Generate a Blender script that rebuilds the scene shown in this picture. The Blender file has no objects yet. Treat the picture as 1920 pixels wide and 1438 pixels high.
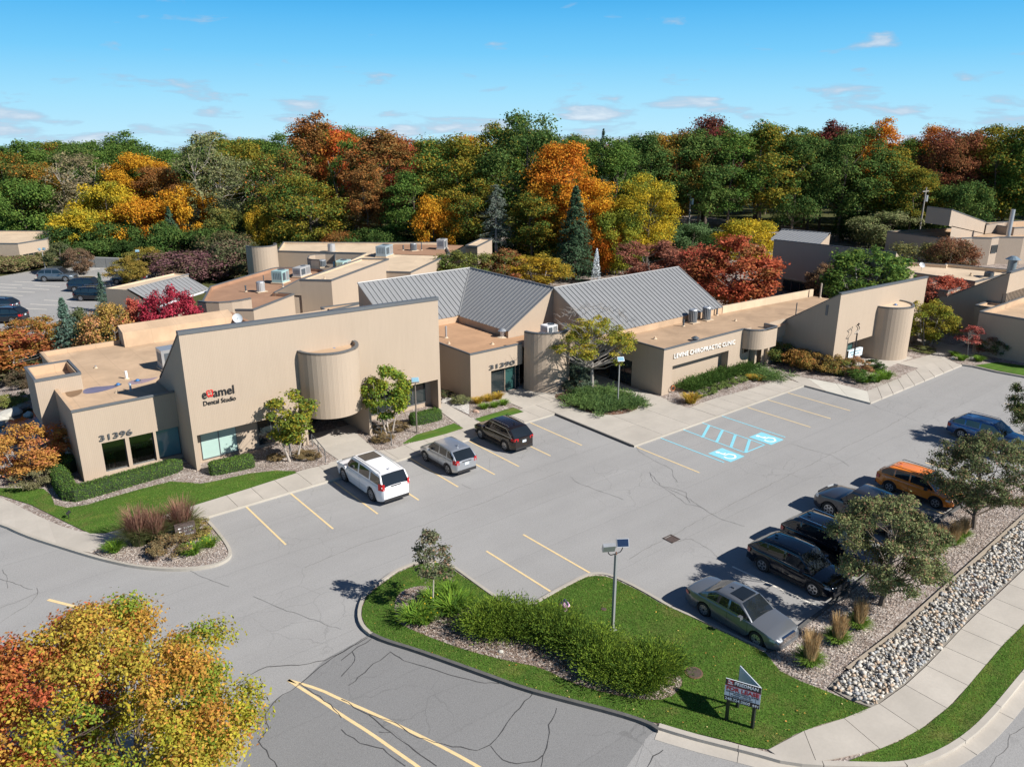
import bpy, math, random
import numpy as np
from mathutils import Vector, Matrix, noise as mnoise

random.seed(7)
C = bpy.context.scene.collection
R = math.radians

# ------------------------------------------------------------------ camera
CAMH = 21.0; PITCH = 0.3208; YAW = 0.6765; FPX = 1480.0
cam_d = bpy.data.cameras.new('camera'); cam = bpy.data.objects.new('camera', cam_d); C.objects.link(cam)
cam_d.sensor_width = 36.0; cam_d.lens = FPX / 1920 * 36.0
cam_d.clip_start = 0.5; cam_d.clip_end = 6000
cam.location = (0, 0, CAMH)
cam.rotation_euler = (math.pi / 2 - PITCH, 0, -YAW)
bpy.context.scene.camera = cam

# ------------------------------------------------------------------ daylight
SUN_EL = R(37.5); SUN_AZ = math.atan2(0.44, -0.898)      # the sun stands at (0.44, -0.898) in plan
world = bpy.data.worlds.new("World"); bpy.context.scene.world = world
world.use_nodes = True
wn = world.node_tree.nodes; wl = world.node_tree.links
wn.clear()
w_out = wn.new('ShaderNodeOutputWorld'); w_bg = wn.new('ShaderNodeBackground')
sky = wn.new('ShaderNodeTexSky'); sky.sky_type = 'NISHITA'; sky.sun_disc = False
sky.sun_elevation = SUN_EL; sky.sun_rotation = SUN_AZ
sky.air_density = 1.0; sky.dust_density = 0.15; sky.ozone_density = 4.0; sky.altitude = 200
w_bg.inputs['Strength'].default_value = 0.10
geo = wn.new('ShaderNodeTexCoord')
sep = wn.new('ShaderNodeSeparateXYZ'); wl.new(geo.outputs['Generated'], sep.inputs[0])
def wmath(op, a, b=None, c=None, clamp=False):
    n = wn.new('ShaderNodeMath'); n.operation = op; n.use_clamp = clamp
    for i, v in enumerate((a, b, c)):
        if v is None: continue
        if isinstance(v, (int, float)): n.inputs[i].default_value = v
        else: wl.new(v, n.inputs[i])
    return n.outputs[0]
zc = wmath('MAXIMUM', wmath('ADD', sep.outputs['Z'], 0.045), 0.0)      # the country falls away behind the wood, so the sky reaches a little lower
az = wmath('MULTIPLY', wmath('ARCTAN2', sep.outputs['X'], sep.outputs['Y']), 5.2)
ev = wmath('MULTIPLY', wmath('POWER', zc, 0.8), 16.0)
comb = wn.new('ShaderNodeCombineXYZ'); wl.new(az, comb.inputs[0]); wl.new(ev, comb.inputs[1])
n1 = wn.new('ShaderNodeTexNoise'); n1.inputs['Scale'].default_value = 2.1; n1.inputs['Detail'].default_value = 7; n1.inputs['Roughness'].default_value = 0.55; n1.inputs['Distortion'].default_value = .25
wl.new(comb.outputs[0], n1.inputs['Vector'])
n2 = wn.new('ShaderNodeTexNoise'); n2.inputs['Scale'].default_value = 0.9; n2.inputs['Detail'].default_value = 2
wl.new(comb.outputs[0], n2.inputs['Vector'])
low = wmath('SUBTRACT', 1.0, wmath('MULTIPLY', zc, 7.5), clamp=True)           # fair-weather clouds crowd towards the horizon
dens = wmath('ADD', wmath('ADD', n1.outputs['Fac'], wmath('MULTIPLY', wmath('SUBTRACT', n2.outputs['Fac'], 0.5), 0.35)), wmath('MULTIPLY', low, 0.23))
cm = wmath('MULTIPLY', wmath('SUBTRACT', dens, 0.652), 9.0, clamp=True)
shade = wmath('MULTIPLY', wmath('SUBTRACT', dens, 0.70), 5.0, clamp=True)
ccol = wn.new('ShaderNodeMix'); ccol.data_type = 'RGBA'
ccol.inputs['A'].default_value = (2.5, 3.5, 4.7, 1); ccol.inputs['B'].default_value = (5.6, 6.0, 6.4, 1)
wl.new(shade, ccol.inputs['Factor'])
zr = wmath('MULTIPLY', zc, 1 / 0.5, clamp=True)
skyr = wn.new('ShaderNodeValToRGB'); wl.new(zr, skyr.inputs[0])         # autumn sky: pale at the horizon, azure a few degrees up
el = skyr.color_ramp.elements
el[0].position = 0.05; el[0].color = (.345, .55, .65, 1); el[1].position = 1.0; el[1].color = (.012, .10, .32, 1)
for p_, c_ in ((.148, (.235, .49, .65)), (.24, (.125, .40, .635)), (.352, (.05, .30, .585)), (.6, (.026, .20, .47))):
    e_ = el.new(p_); e_.color = (*c_, 1)
skyx = wn.new('ShaderNodeMix'); skyx.data_type = 'RGBA'; skyx.blend_type = 'MULTIPLY'; skyx.inputs['Factor'].default_value = 1.0; skyx.inputs['B'].default_value = (10, 10, 10, 1)
wl.new(skyr.outputs[0], skyx.inputs['A'])
skyd = wn.new('ShaderNodeMix'); skyd.data_type = 'RGBA'; skyd.blend_type = 'MULTIPLY'; skyd.inputs['Factor'].default_value = 1.0; skyd.inputs['B'].default_value = (.30, .36, .42, 1); wl.new(sky.outputs[0], skyd.inputs['A'])
skymul = wn.new('ShaderNodeMix'); skymul.data_type = 'RGBA'             # the Sky Texture takes over higher up
wl.new(wmath('MULTIPLY', wmath('SUBTRACT', zc, 0.16), 3.0, clamp=True), skymul.inputs['Factor'])
wl.new(skyx.outputs['Result'], skymul.inputs['A']); wl.new(skyd.outputs['Result'], skymul.inputs['B'])
mixc = wn.new('ShaderNodeMix'); mixc.data_type = 'RGBA'
wl.new(wmath('MULTIPLY', cm, 0.85), mixc.inputs['Factor']); wl.new(skymul.outputs['Result'], mixc.inputs['A']); wl.new(ccol.outputs['Result'], mixc.inputs['B'])
wl.new(mixc.outputs['Result'], w_bg.inputs['Color']); wl.new(w_bg.outputs[0], w_out.inputs['Surface'])

sun_d = bpy.data.lights.new('sun', 'SUN'); sun_d.energy = 5.0; sun_d.angle = R(0.53); sun_d.color = (1.0, 0.945, 0.87)
sun = bpy.data.objects.new('sun', sun_d); C.objects.link(sun)
sd = Vector((0.44, -0.898, math.tan(SUN_EL))).normalized()
sun.rotation_euler = sd.to_track_quat('Z', 'Y').to_euler(); sun.location = (0, 0, 60)

vs = bpy.context.scene.view_settings
vs.view_transform = 'Standard'; vs.look = 'None'; vs.exposure = 0.62; vs.gamma = 1.0; vs.use_curve_mapping = False

# ------------------------------------------------------------------ surveying: a point of the photograph taken to the plane z
_p, _y = PITCH, YAW
_fw = Vector((math.sin(_y) * math.cos(_p), math.cos(_y) * math.cos(_p), -math.sin(_p)))
_rt = Vector((math.cos(_y), -math.sin(_y), 0)); _up = _rt.cross(_fw)
def gp(x, y, z=0.0):
    d = _fw + _rt * ((x - 960) / FPX) - _up * ((y - 719) / FPX)
    t = (z - CAMH) / d.z
    return (d.x * t, d.y * t)
def gps(pts, z=0.0): return [gp(x, y, z) for x, y in pts]
def zs(ox, oy, s):                      # enlarged-view coordinates back to photograph coordinates
    return lambda pts: [(ox + a / s, oy + b / s) for a, b in pts]

# ------------------------------------------------------------------ materials
MATS = {}
def newmat(name):
    m = bpy.data.materials.new(name); m.use_nodes = True
    nt = m.node_tree; nt.nodes.clear()
    out = nt.nodes.new('ShaderNodeOutputMaterial')
    return m, nt, out
class NB:
    """small node builder"""
    def __init__(s, nt): s.nt = nt
    def n(s, t, **kw):
        n = s.nt.nodes.new(t)
        for k, v in kw.items():
            if k in n.inputs: 
                if hasattr(v, 'is_linked') or isinstance(v, bpy.types.NodeSocket): s.nt.links.new(v, n.inputs[k])
                else: n.inputs[k].default_value = v
            else: setattr(n, k, v)
        return n
    def math(s, op, a, b=None, clamp=False):
        n = s.nt.nodes.new('ShaderNodeMath'); n.operation = op; n.use_clamp = clamp
        for i, v in enumerate((a, b)):
            if v is None: continue
            if isinstance(v, (int, float)): n.inputs[i].default_value = v
            else: s.nt.links.new(v, n.inputs[i])
        return n.outputs[0]
    def mix(s, f, a, b, bt='MIX'):
        n = s.nt.nodes.new('ShaderNodeMix'); n.data_type = 'RGBA'; n.blend_type = bt
        for k, v in (('Factor', f), ('A', a), ('B', b)):
            if isinstance(v, bpy.types.NodeSocket): s.nt.links.new(v, n.inputs[k])
            elif isinstance(v, (tuple, list)): n.inputs[k].default_value = (*v[:3], 1)
            else: n.inputs[k].default_value = v
        return n.outputs['Result']
    def noise(s, scale, detail=4, rough=.55, vec=None, dist=0):
        n = s.nt.nodes.new('ShaderNodeTexNoise'); n.inputs['Scale'].default_value = scale
        n.inputs['Detail'].default_value = detail; n.inputs['Roughness'].default_value = rough; n.inputs['Distortion'].default_value = dist
        if vec is not None: s.nt.links.new(vec, n.inputs['Vector'])
        return n.outputs['Fac']
    def ramp(s, f, lo, hi):
        n = s.nt.nodes.new('ShaderNodeMapRange'); n.inputs['From Min'].default_value = lo; n.inputs['From Max'].default_value = hi
        s.nt.links.new(f, n.inputs['Value']); return n.outputs['Result']
    def pos(s): return s.nt.nodes.new('ShaderNodeNewGeometry').outputs['Position']
    def bump(s, h, strength, dist):
        n = s.nt.nodes.new('ShaderNodeBump'); n.inputs['Strength'].default_value = strength; n.inputs['Distance'].default_value = dist
        s.nt.links.new(h, n.inputs['Height']); return n.outputs[0]
def col4(c): return (*c[:3], 1)
def simple(name, color, rough=.7, metal=0, var=.12, scale=3.0, spec=.5, coat=0, bump=0, bscale=40):
    if name in MATS: return MATS[name]
    m, nt, out = newmat(name); b = NB(nt)
    p = nt.nodes.new('ShaderNodeBsdfPrincipled')
    p.inputs['Roughness'].default_value = rough; p.inputs['Metallic'].default_value = metal
    p.inputs['Specular IOR Level'].default_value = spec; p.inputs['Coat Weight'].default_value = coat
    if coat: p.inputs['Coat Roughness'].default_value = .04
    if var:
        f = b.noise(scale, 4, .6, b.pos())
        c = b.mix(f, tuple(x * (1 - var) for x in color), tuple(min(1, x * (1 + var)) for x in color))
        nt.links.new(c, p.inputs['Base Color'])
    else: p.inputs['Base Color'].default_value = col4(color)
    if bump: nt.links.new(b.bump(b.noise(bscale, 3, .6, b.pos()), bump, .01), p.inputs['Normal'])
    nt.links.new(p.outputs[0], out.inputs[0]); MATS[name] = m; return m

def siding_mat(name, c):
    m, nt, out = newmat(name); b = NB(nt)
    uv = nt.nodes.new('ShaderNodeUVMap'); sp = nt.nodes.new('ShaderNodeSeparateXYZ'); nt.links.new(uv.outputs[0], sp.inputs[0])
    f = b.math('FRACT', b.math('MULTIPLY', sp.outputs[0], 1 / 0.102))
    g = b.math('ABSOLUTE', b.math('SUBTRACT', f, .5))                       # 0.5 at the groove
    groove = b.ramp(g, .42, .47)
    cid = b.math('FLOOR', b.math('MULTIPLY', sp.outputs[0], 1 / 0.102))
    wnn = nt.nodes.new('ShaderNodeTexWhiteNoise'); wnn.noise_dimensions = '1D'; nt.links.new(cid, wnn.inputs['W'])
    cmb = nt.nodes.new('ShaderNodeCombineXYZ'); nt.links.new(b.math('MULTIPLY', sp.outputs[0], 1.6), cmb.inputs[0]); nt.links.new(b.math('MULTIPLY', sp.outputs[1], .16), cmb.inputs[1])
    streak = b.noise(2.2, 5, .65, cmb.outputs[0])
    big = b.noise(.22, 3, .5, b.pos())
    k = b.math('ADD', b.math('MULTIPLY', streak, .17), b.math('ADD', b.math('MULTIPLY', wnn.outputs[0], .02), b.math('MULTIPLY', big, .20)))
    colr = b.mix(b.ramp(k, .1, .34), tuple(x * .90 for x in c), tuple(x * 1.06 for x in c))
    colr = b.mix(b.math('MULTIPLY', groove, .30), colr, tuple(x * .5 for x in c))
    p = nt.nodes.new('ShaderNodeBsdfPrincipled'); p.inputs['Roughness'].default_value = .85; p.inputs['Specular IOR Level'].default_value = .2
    nt.links.new(colr, p.inputs['Base Color'])
    nt.links.new(b.bump(b.math('MULTIPLY', groove, -1), .5, .01), p.inputs['Normal'])
    nt.links.new(p.outputs[0], out.inputs[0]); MATS[name] = m; return m

def roof_mat(name, c, stain=.35):
    m, nt, out = newmat(name); b = NB(nt); P = b.pos()
    n1 = b.noise(.35, 5, .6, P, .6); n2 = b.noise(2.6, 5, .7, P); n3 = b.noise(.12, 3, .5, P)
    colr = b.mix(b.ramp(n1, .3, .72), tuple(x * (1 - stain) for x in c), tuple(x * 1.12 for x in c))
    colr = b.mix(b.math('MULTIPLY', b.ramp(n2, .4, .75), .22), colr, tuple(x * .62 for x in c))
    # membrane laps every 1.9 m
    sp = nt.nodes.new('ShaderNodeSeparateXYZ'); nt.links.new(P, sp.inputs[0])
    fr = b.math('ABSOLUTE', b.math('SUBTRACT', b.math('FRACT', b.math('MULTIPLY', sp.outputs[0], 1 / 1.95)), .5))
    colr = b.mix(b.math('MULTIPLY', b.ramp(fr, .485, .497), .35), colr, tuple(x * .5 for x in c))
    p = nt.nodes.new('ShaderNodeBsdfPrincipled'); p.inputs['Roughness'].default_value = .9; p.inputs['Specular IOR Level'].default_value = .25
    nt.links.new(colr, p.inputs['Base Color']); nt.links.new(b.bump(b.noise(9, 4, .6, P), .25, .02), p.inputs['Normal'])
    nt.links.new(p.outputs[0], out.inputs[0]); MATS[name] = m; return m

def asphalt_mat(name, c, patch=.16):
    m, nt, out = newmat(name); b = NB(nt); P = b.pos()
    big = b.noise(.075, 4, .55, P, .8); mid = b.noise(.55, 5, .65, P); fine = b.noise(34, 3, .75, P); agg = b.noise(11, 4, .8, P)
    mp = nt.nodes.new('ShaderNodeMapping'); mp.inputs['Scale'].default_value = (.05, .9, 1); nt.links.new(P, mp.inputs[0])
    lane = b.noise(.6, 4, .6, mp.outputs[0])
    k = b.math('ADD', b.math('ADD', b.math('MULTIPLY', big, .5), b.math('MULTIPLY', mid, .25)), b.math('MULTIPLY', lane, .45))
    colr = b.mix(b.ramp(k, .38, .82), tuple(x * (1 - patch) for x in c), tuple(x * (1 + patch) for x in c))
    band = nt.nodes.new('ShaderNodeSeparateXYZ'); nt.links.new(P, band.inputs[0])
    wob = b.math('ADD', band.outputs[1], b.math('MULTIPLY', mid, .35))
    pav = b.math('FRACT', b.math('MULTIPLY', wob, 1 / 3.9)); cell = b.math('FLOOR', b.math('MULTIPLY', wob, 1 / 3.9))
    wn_ = nt.nodes.new('ShaderNodeTexWhiteNoise'); wn_.noise_dimensions = '1D'; nt.links.new(cell, wn_.inputs['W'])
    colr = b.mix(b.math('MULTIPLY', wn_.outputs[0], .22), colr, tuple(x * .66 for x in c))
    colr = b.mix(b.math('MULTIPLY', b.ramp(b.math('ABSOLUTE', b.math('SUBTRACT', pav, .5)), .487, .498), .35), colr, tuple(x * .5 for x in c))
    colr = b.mix(b.ramp(fine, .25, .8), b.mix(.5, colr, (0, 0, 0)), b.mix(.22, colr, (.75, .74, .72)))
    colr = b.mix(b.math('MULTIPLY', b.ramp(agg, .35, .7), .3), colr, tuple(x * 1.35 for x in c))
    st = b.ramp(b.noise(.9, 3, .5, P), .70, .82)
    colr = b.mix(b.math('MULTIPLY', st, .25), colr, tuple(x * .6 for x in c))
    vo = nt.nodes.new('ShaderNodeTexVoronoi'); vo.feature = 'DISTANCE_TO_EDGE'; vo.inputs['Scale'].default_value = .42
    wv = nt.nodes.new('ShaderNodeVectorMath'); wv.operation = 'ADD'; nt.links.new(P, wv.inputs[0])
    nz = nt.nodes.new('ShaderNodeTexNoise'); nz.inputs['Scale'].default_value = .9; nz.inputs['Detail'].default_value = 6; nt.links.new(P, nz.inputs['Vector'])
    nt.links.new(nz.outputs['Color'], wv.inputs[1]); nt.links.new(wv.outputs[0], vo.inputs['Vector'])
    hair = b.math('MULTIPLY', b.ramp(vo.outputs['Distance'], .012, .002), b.ramp(b.noise(.11, 2, .5, P), .5, .6))
    colr = b.mix(b.math('MULTIPLY', hair, .28, True), colr, tuple(x * .35 for x in c))
    p = nt.nodes.new('ShaderNodeBsdfPrincipled'); p.inputs['Roughness'].default_value = .88; p.inputs['Specular IOR Level'].default_value = .3
    nt.links.new(colr, p.inputs['Base Color']); nt.links.new(b.bump(agg, .35, .01), p.inputs['Normal'])
    nt.links.new(p.outputs[0], out.inputs[0]); MATS[name] = m; return m

def concrete_mat(name, c, per_obj=.09):
    m, nt, out = newmat(name); b = NB(nt); P = b.pos()
    n1 = b.noise(.5, 5, .6, P); n2 = b.noise(7, 4, .7, P)
    colr = b.mix(b.ramp(n1, .3, .7), tuple(x * .88 for x in c), tuple(x * 1.08 for x in c))
    colr = b.mix(b.math('MULTIPLY', b.ramp(n2, .4, .8), .3), colr, tuple(x * .72 for x in c))
    oi = nt.nodes.new('ShaderNodeObjectInfo')
    colr = b.mix(b.math('MULTIPLY', oi.outputs['Random'], per_obj * 2), colr, tuple(x * .55 for x in c))
    p = nt.nodes.new('ShaderNodeBsdfPrincipled'); p.inputs['Roughness'].default_value = .9; p.inputs['Specular IOR Level'].default_value = .2
    nt.links.new(colr, p.inputs['Base Color']); nt.links.new(b.bump(n2, .2, .01), p.inputs['Normal'])
    nt.links.new(p.outputs[0], out.inputs[0]); MATS[name] = m; return m

def grass_mat(name, c1, c2, dry=(.22, .17, .07), dry_amt=.5):
    m, nt, out = newmat(name); b = NB(nt); P = b.pos()
    mp = nt.nodes.new('ShaderNodeMapping'); mp.inputs['Rotation'].default_value = (0, 0, .12); mp.inputs['Scale'].default_value = (.12, 1.0, 1); nt.links.new(P, mp.inputs[0])
    stripe = b.noise(1.5, 3, .5, mp.outputs[0])
    mid = b.noise(1.2, 5, .65, P); fine = b.noise(26, 3, .7, P)
    colr = b.mix(b.ramp(b.math('ADD', b.math('MULTIPLY', stripe, .6), b.math('MULTIPLY', mid, .4)), .36, .64), c1, c2)
    colr = b.mix(b.math('MULTIPLY', b.ramp(b.noise(.55, 4, .6, P, .5), .54, .72), dry_amt), colr, dry)
    colr = b.mix(b.math('MULTIPLY', b.ramp(fine, .35, .75), .55), colr, tuple(x * .38 for x in c1))
    p = nt.nodes.new('ShaderNodeBsdfPrincipled'); p.inputs['Roughness'].default_value = .95; p.inputs['Specular IOR Level'].default_value = .1
    nt.links.new(colr, p.inputs['Base Color']); nt.links.new(b.bump(fine, .8, .03), p.inputs['Normal'])
    nt.links.new(p.outputs[0], out.inputs[0]); MATS[name] = m; return m

def mulch_mat(name, c1, c2, c3):
    m, nt, out = newmat(name); b = NB(nt); P = b.pos()
    vo = nt.nodes.new('ShaderNodeTexVoronoi'); vo.inputs['Scale'].default_value = 11; vo.inputs['Randomness'].default_value = 1; nt.links.new(P, vo.inputs['Vector'])
    sp = nt.nodes.new('ShaderNodeSeparateColor'); nt.links.new(vo.outputs['Color'], sp.inputs[0])
    colr = b.mix(sp.outputs[0], c1, c2)
    colr = b.mix(b.ramp(sp.outputs[1], .6, .95), colr, c3)
    colr = b.mix(b.math('MULTIPLY', b.ramp(b.noise(.8, 4, .6, P), .45, .7), .6), colr, tuple(x * .55 for x in c1))
    p = nt.nodes.new('ShaderNodeBsdfPrincipled'); p.inputs['Roughness'].default_value = .95; p.inputs['Specular IOR Level'].default_value = .1
    nt.links.new(colr, p.inputs['Base Color']); nt.links.new(b.bump(vo.outputs['Distance'], .9, .04), p.inputs['Normal'])
    nt.links.new(p.outputs[0], out.inputs[0]); MATS[name] = m; return m

LEAF = {}
def leaf_mat(c1, c2, c3=None, bright=1.0, trans=.36):
    """c1 and c2 mix clump by clump, c3 speckles single leaves"""
    def lift(c):
        if c is None: return None
        l_ = .3 * c[0] + .6 * c[1] + .1 * c[2]; f_ = 1.24 + 1.55 * math.exp(-l_ * 9); d_ = .14 if l_ < .13 else .04; return tuple(min(.8, (v * (1 - d_) + l_ * k_ * d_) * f_) for v, k_ in zip(c, (1.15, 1.05, .75)))
    c1, c2, c3 = lift(c1), lift(c2), lift(c3)
    key = (c1, c2, c3, bright, trans)
    if key in LEAF: return LEAF[key]
    m, nt, out = newmat('leaves'); b = NB(nt)
    a1 = nt.nodes.new('ShaderNodeAttribute'); a1.attribute_name = 'clump'
    a2 = nt.nodes.new('ShaderNodeAttribute'); a2.attribute_name = 'tone'
    oi = nt.nodes.new('ShaderNodeObjectInfo')
    f = b.math('FRACT', b.math('ADD', a1.outputs['Fac'], b.math('MULTIPLY', oi.outputs['Random'], .999)))
    # neighbouring clumps of one object differ; the same mesh differs from copy to copy
    colr = b.mix(b.ramp(f, .25, .75), c1, c2)
    if c3: colr = b.mix(b.ramp(a2.outputs['Fac'], .72, .95), colr, c3)
    br = b.ramp(a2.outputs['Fac'], 0, 1)
    fr2 = b.math('FRACT', b.math('MULTIPLY', a2.outputs['Fac'], 7.3))
    colr = b.mix(1.0, colr, b.mix(fr2, (.62 * bright, .62 * bright, .62 * bright), (1.25 * bright, 1.25 * bright, 1.2 * bright)), 'MULTIPLY')
    d = nt.nodes.new('ShaderNodeBsdfDiffuse'); nt.links.new(colr, d.inputs[0])
    t = nt.nodes.new('ShaderNodeBsdfTranslucent'); nt.links.new(colr, t.inputs[0])
    ms = nt.nodes.new('ShaderNodeMixShader'); ms.inputs[0].default_value = trans
    nt.links.new(d.outputs[0], ms.inputs[1]); nt.links.new(t.outputs[0], ms.inputs[2])
    nt.links.new(ms.outputs[0], out.inputs[0]); LEAF[key] = m; return m

def glass_mat(name, c=(.02, .03, .035), rough=.06, tint_refl=1.0):
    m, nt, out = newmat(name); b = NB(nt)
    p = nt.nodes.new('ShaderNodeBsdfPrincipled'); p.inputs['Roughness'].default_value = rough
    f = b.noise(.8, 2, .5, b.pos()); nt.links.new(b.mix(f, tuple(x * .7 for x in c), tuple(x * 1.3 for x in c)), p.inputs['Base Color'])
    p.inputs['Specular IOR Level'].default_value = .8 * tint_refl; p.inputs['IOR'].default_value = 1.5
    nt.links.new(p.outputs[0], out.inputs[0]); MATS[name] = m; return m

siding = siding_mat('beige siding', (.42, .34, .262))
siding_b = siding_mat('greyer siding', (.41, .335, .265))  # the same siding in a slightly greyer tone
roof_tan = roof_mat('tan roof membrane', (.50, .36, .24), .24)
roof_pale = roof_mat('pale roof membrane', (.58, .46, .33), .15)
roof_brown = roof_mat('brown roof membrane', (.33, .195, .125), .15)
coping_m = simple('grey metal coping', (.13, .14, .15), .5, .3)
metal_roof = simple('grey standing seam metal', (.255, .262, .268), .42, .15, .10, 1.2)
seam_m = simple('seam metal', (.22, .225, .23), .5, .2)
asphalt = asphalt_mat('aged asphalt', (.325, .322, .318), .24)
asphalt2 = asphalt_mat('road asphalt', (.198, .20, .203), .12)
concrete = concrete_mat('sidewalk concrete', (.46, .425, .375))
concrete_new = concrete_mat('new concrete', (.55, .53, .47))
kerb_m = concrete_mat('kerb concrete', (.42, .39, .34))
kerb_dark = simple('tarred kerb', (.10, .098, .095), .9, 0, .3, 4)
lawn_m = grass_mat('lawn', (.065, .135, .022), (.105, .20, .03))
turf_far = grass_mat('far ground', (.07, .085, .03), (.11, .11, .045), (.15, .11, .06), .7)
mulch = mulch_mat('grey bark mulch', (.20, .155, .13), (.34, .29, .26), (.50, .46, .43))
mulch_dark = mulch_mat('dark bark mulch', (.085, .05, .035), (.17, .11, .08), (.25, .18, .14))
paint_y = simple('yellow paint', (.70, .53, .28), .8, 0, .22, 5)
paint_w = simple('white paint', (.74, .70, .62), .8, 0, .2, 5)
paint_b = simple('pale blue paint', (.22, .56, .68), .8, 0, .16, 5)
crack_m = simple('crack filler', (.05, .05, .052), .8, 0, .2, 6)
bark = simple('bark', (.12, .095, .075), .95, 0, .35, 3, bump=.6)
bark_pale = simple('pale bark', (.42, .37, .32), .9, 0, .25, 5, bump=.4)
bark_grey = simple('grey bark', (.26, .24, .22), .95, 0, .3, 4, bump=.5)
dark_m = simple('black enamel', (.02, .02, .022), .4, 0, .1)
black_rubber = simple('tyre rubber', (.022, .022, .022), .85, 0, .2)
pole_m = simple('bronze pole', (.20, .17, .15), .5, .3)
pole_g = simple('grey pole', (.30, .31, .31), .5, .3)
lampglass = simple('lamp glass', (.20, .36, .45), .15, 0, .1)
white_m = simple('white gloss', (.80, .80, .80), .4, 0, .05)
steel = simple('galvanised steel', (.48, .50, .52), .4, .6)
unit_grey = simple('air unit grey', (.42, .43, .44), .55, .2, .15, 2)
unit_dark = simple('air unit dark', (.08, .10, .12), .6, .2, .2, 6)
unit_teal = simple('air unit teal', (.35, .52, .52), .55, .2, .15, 2)
glass_dark = glass_mat('dark window glass', (.02, .028, .03))
glass_blue = glass_mat('blue green window glass', (.10, .23, .25))
blind_m = simple('pale window blind', (.36, .50, .46), .35, 0, .08, 2)
door_m = simple('dark green door', (.02, .07, .065), .4)
rust_m = simple('rusty iron', (.16, .085, .06), .9, 0, .35, 8)

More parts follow.
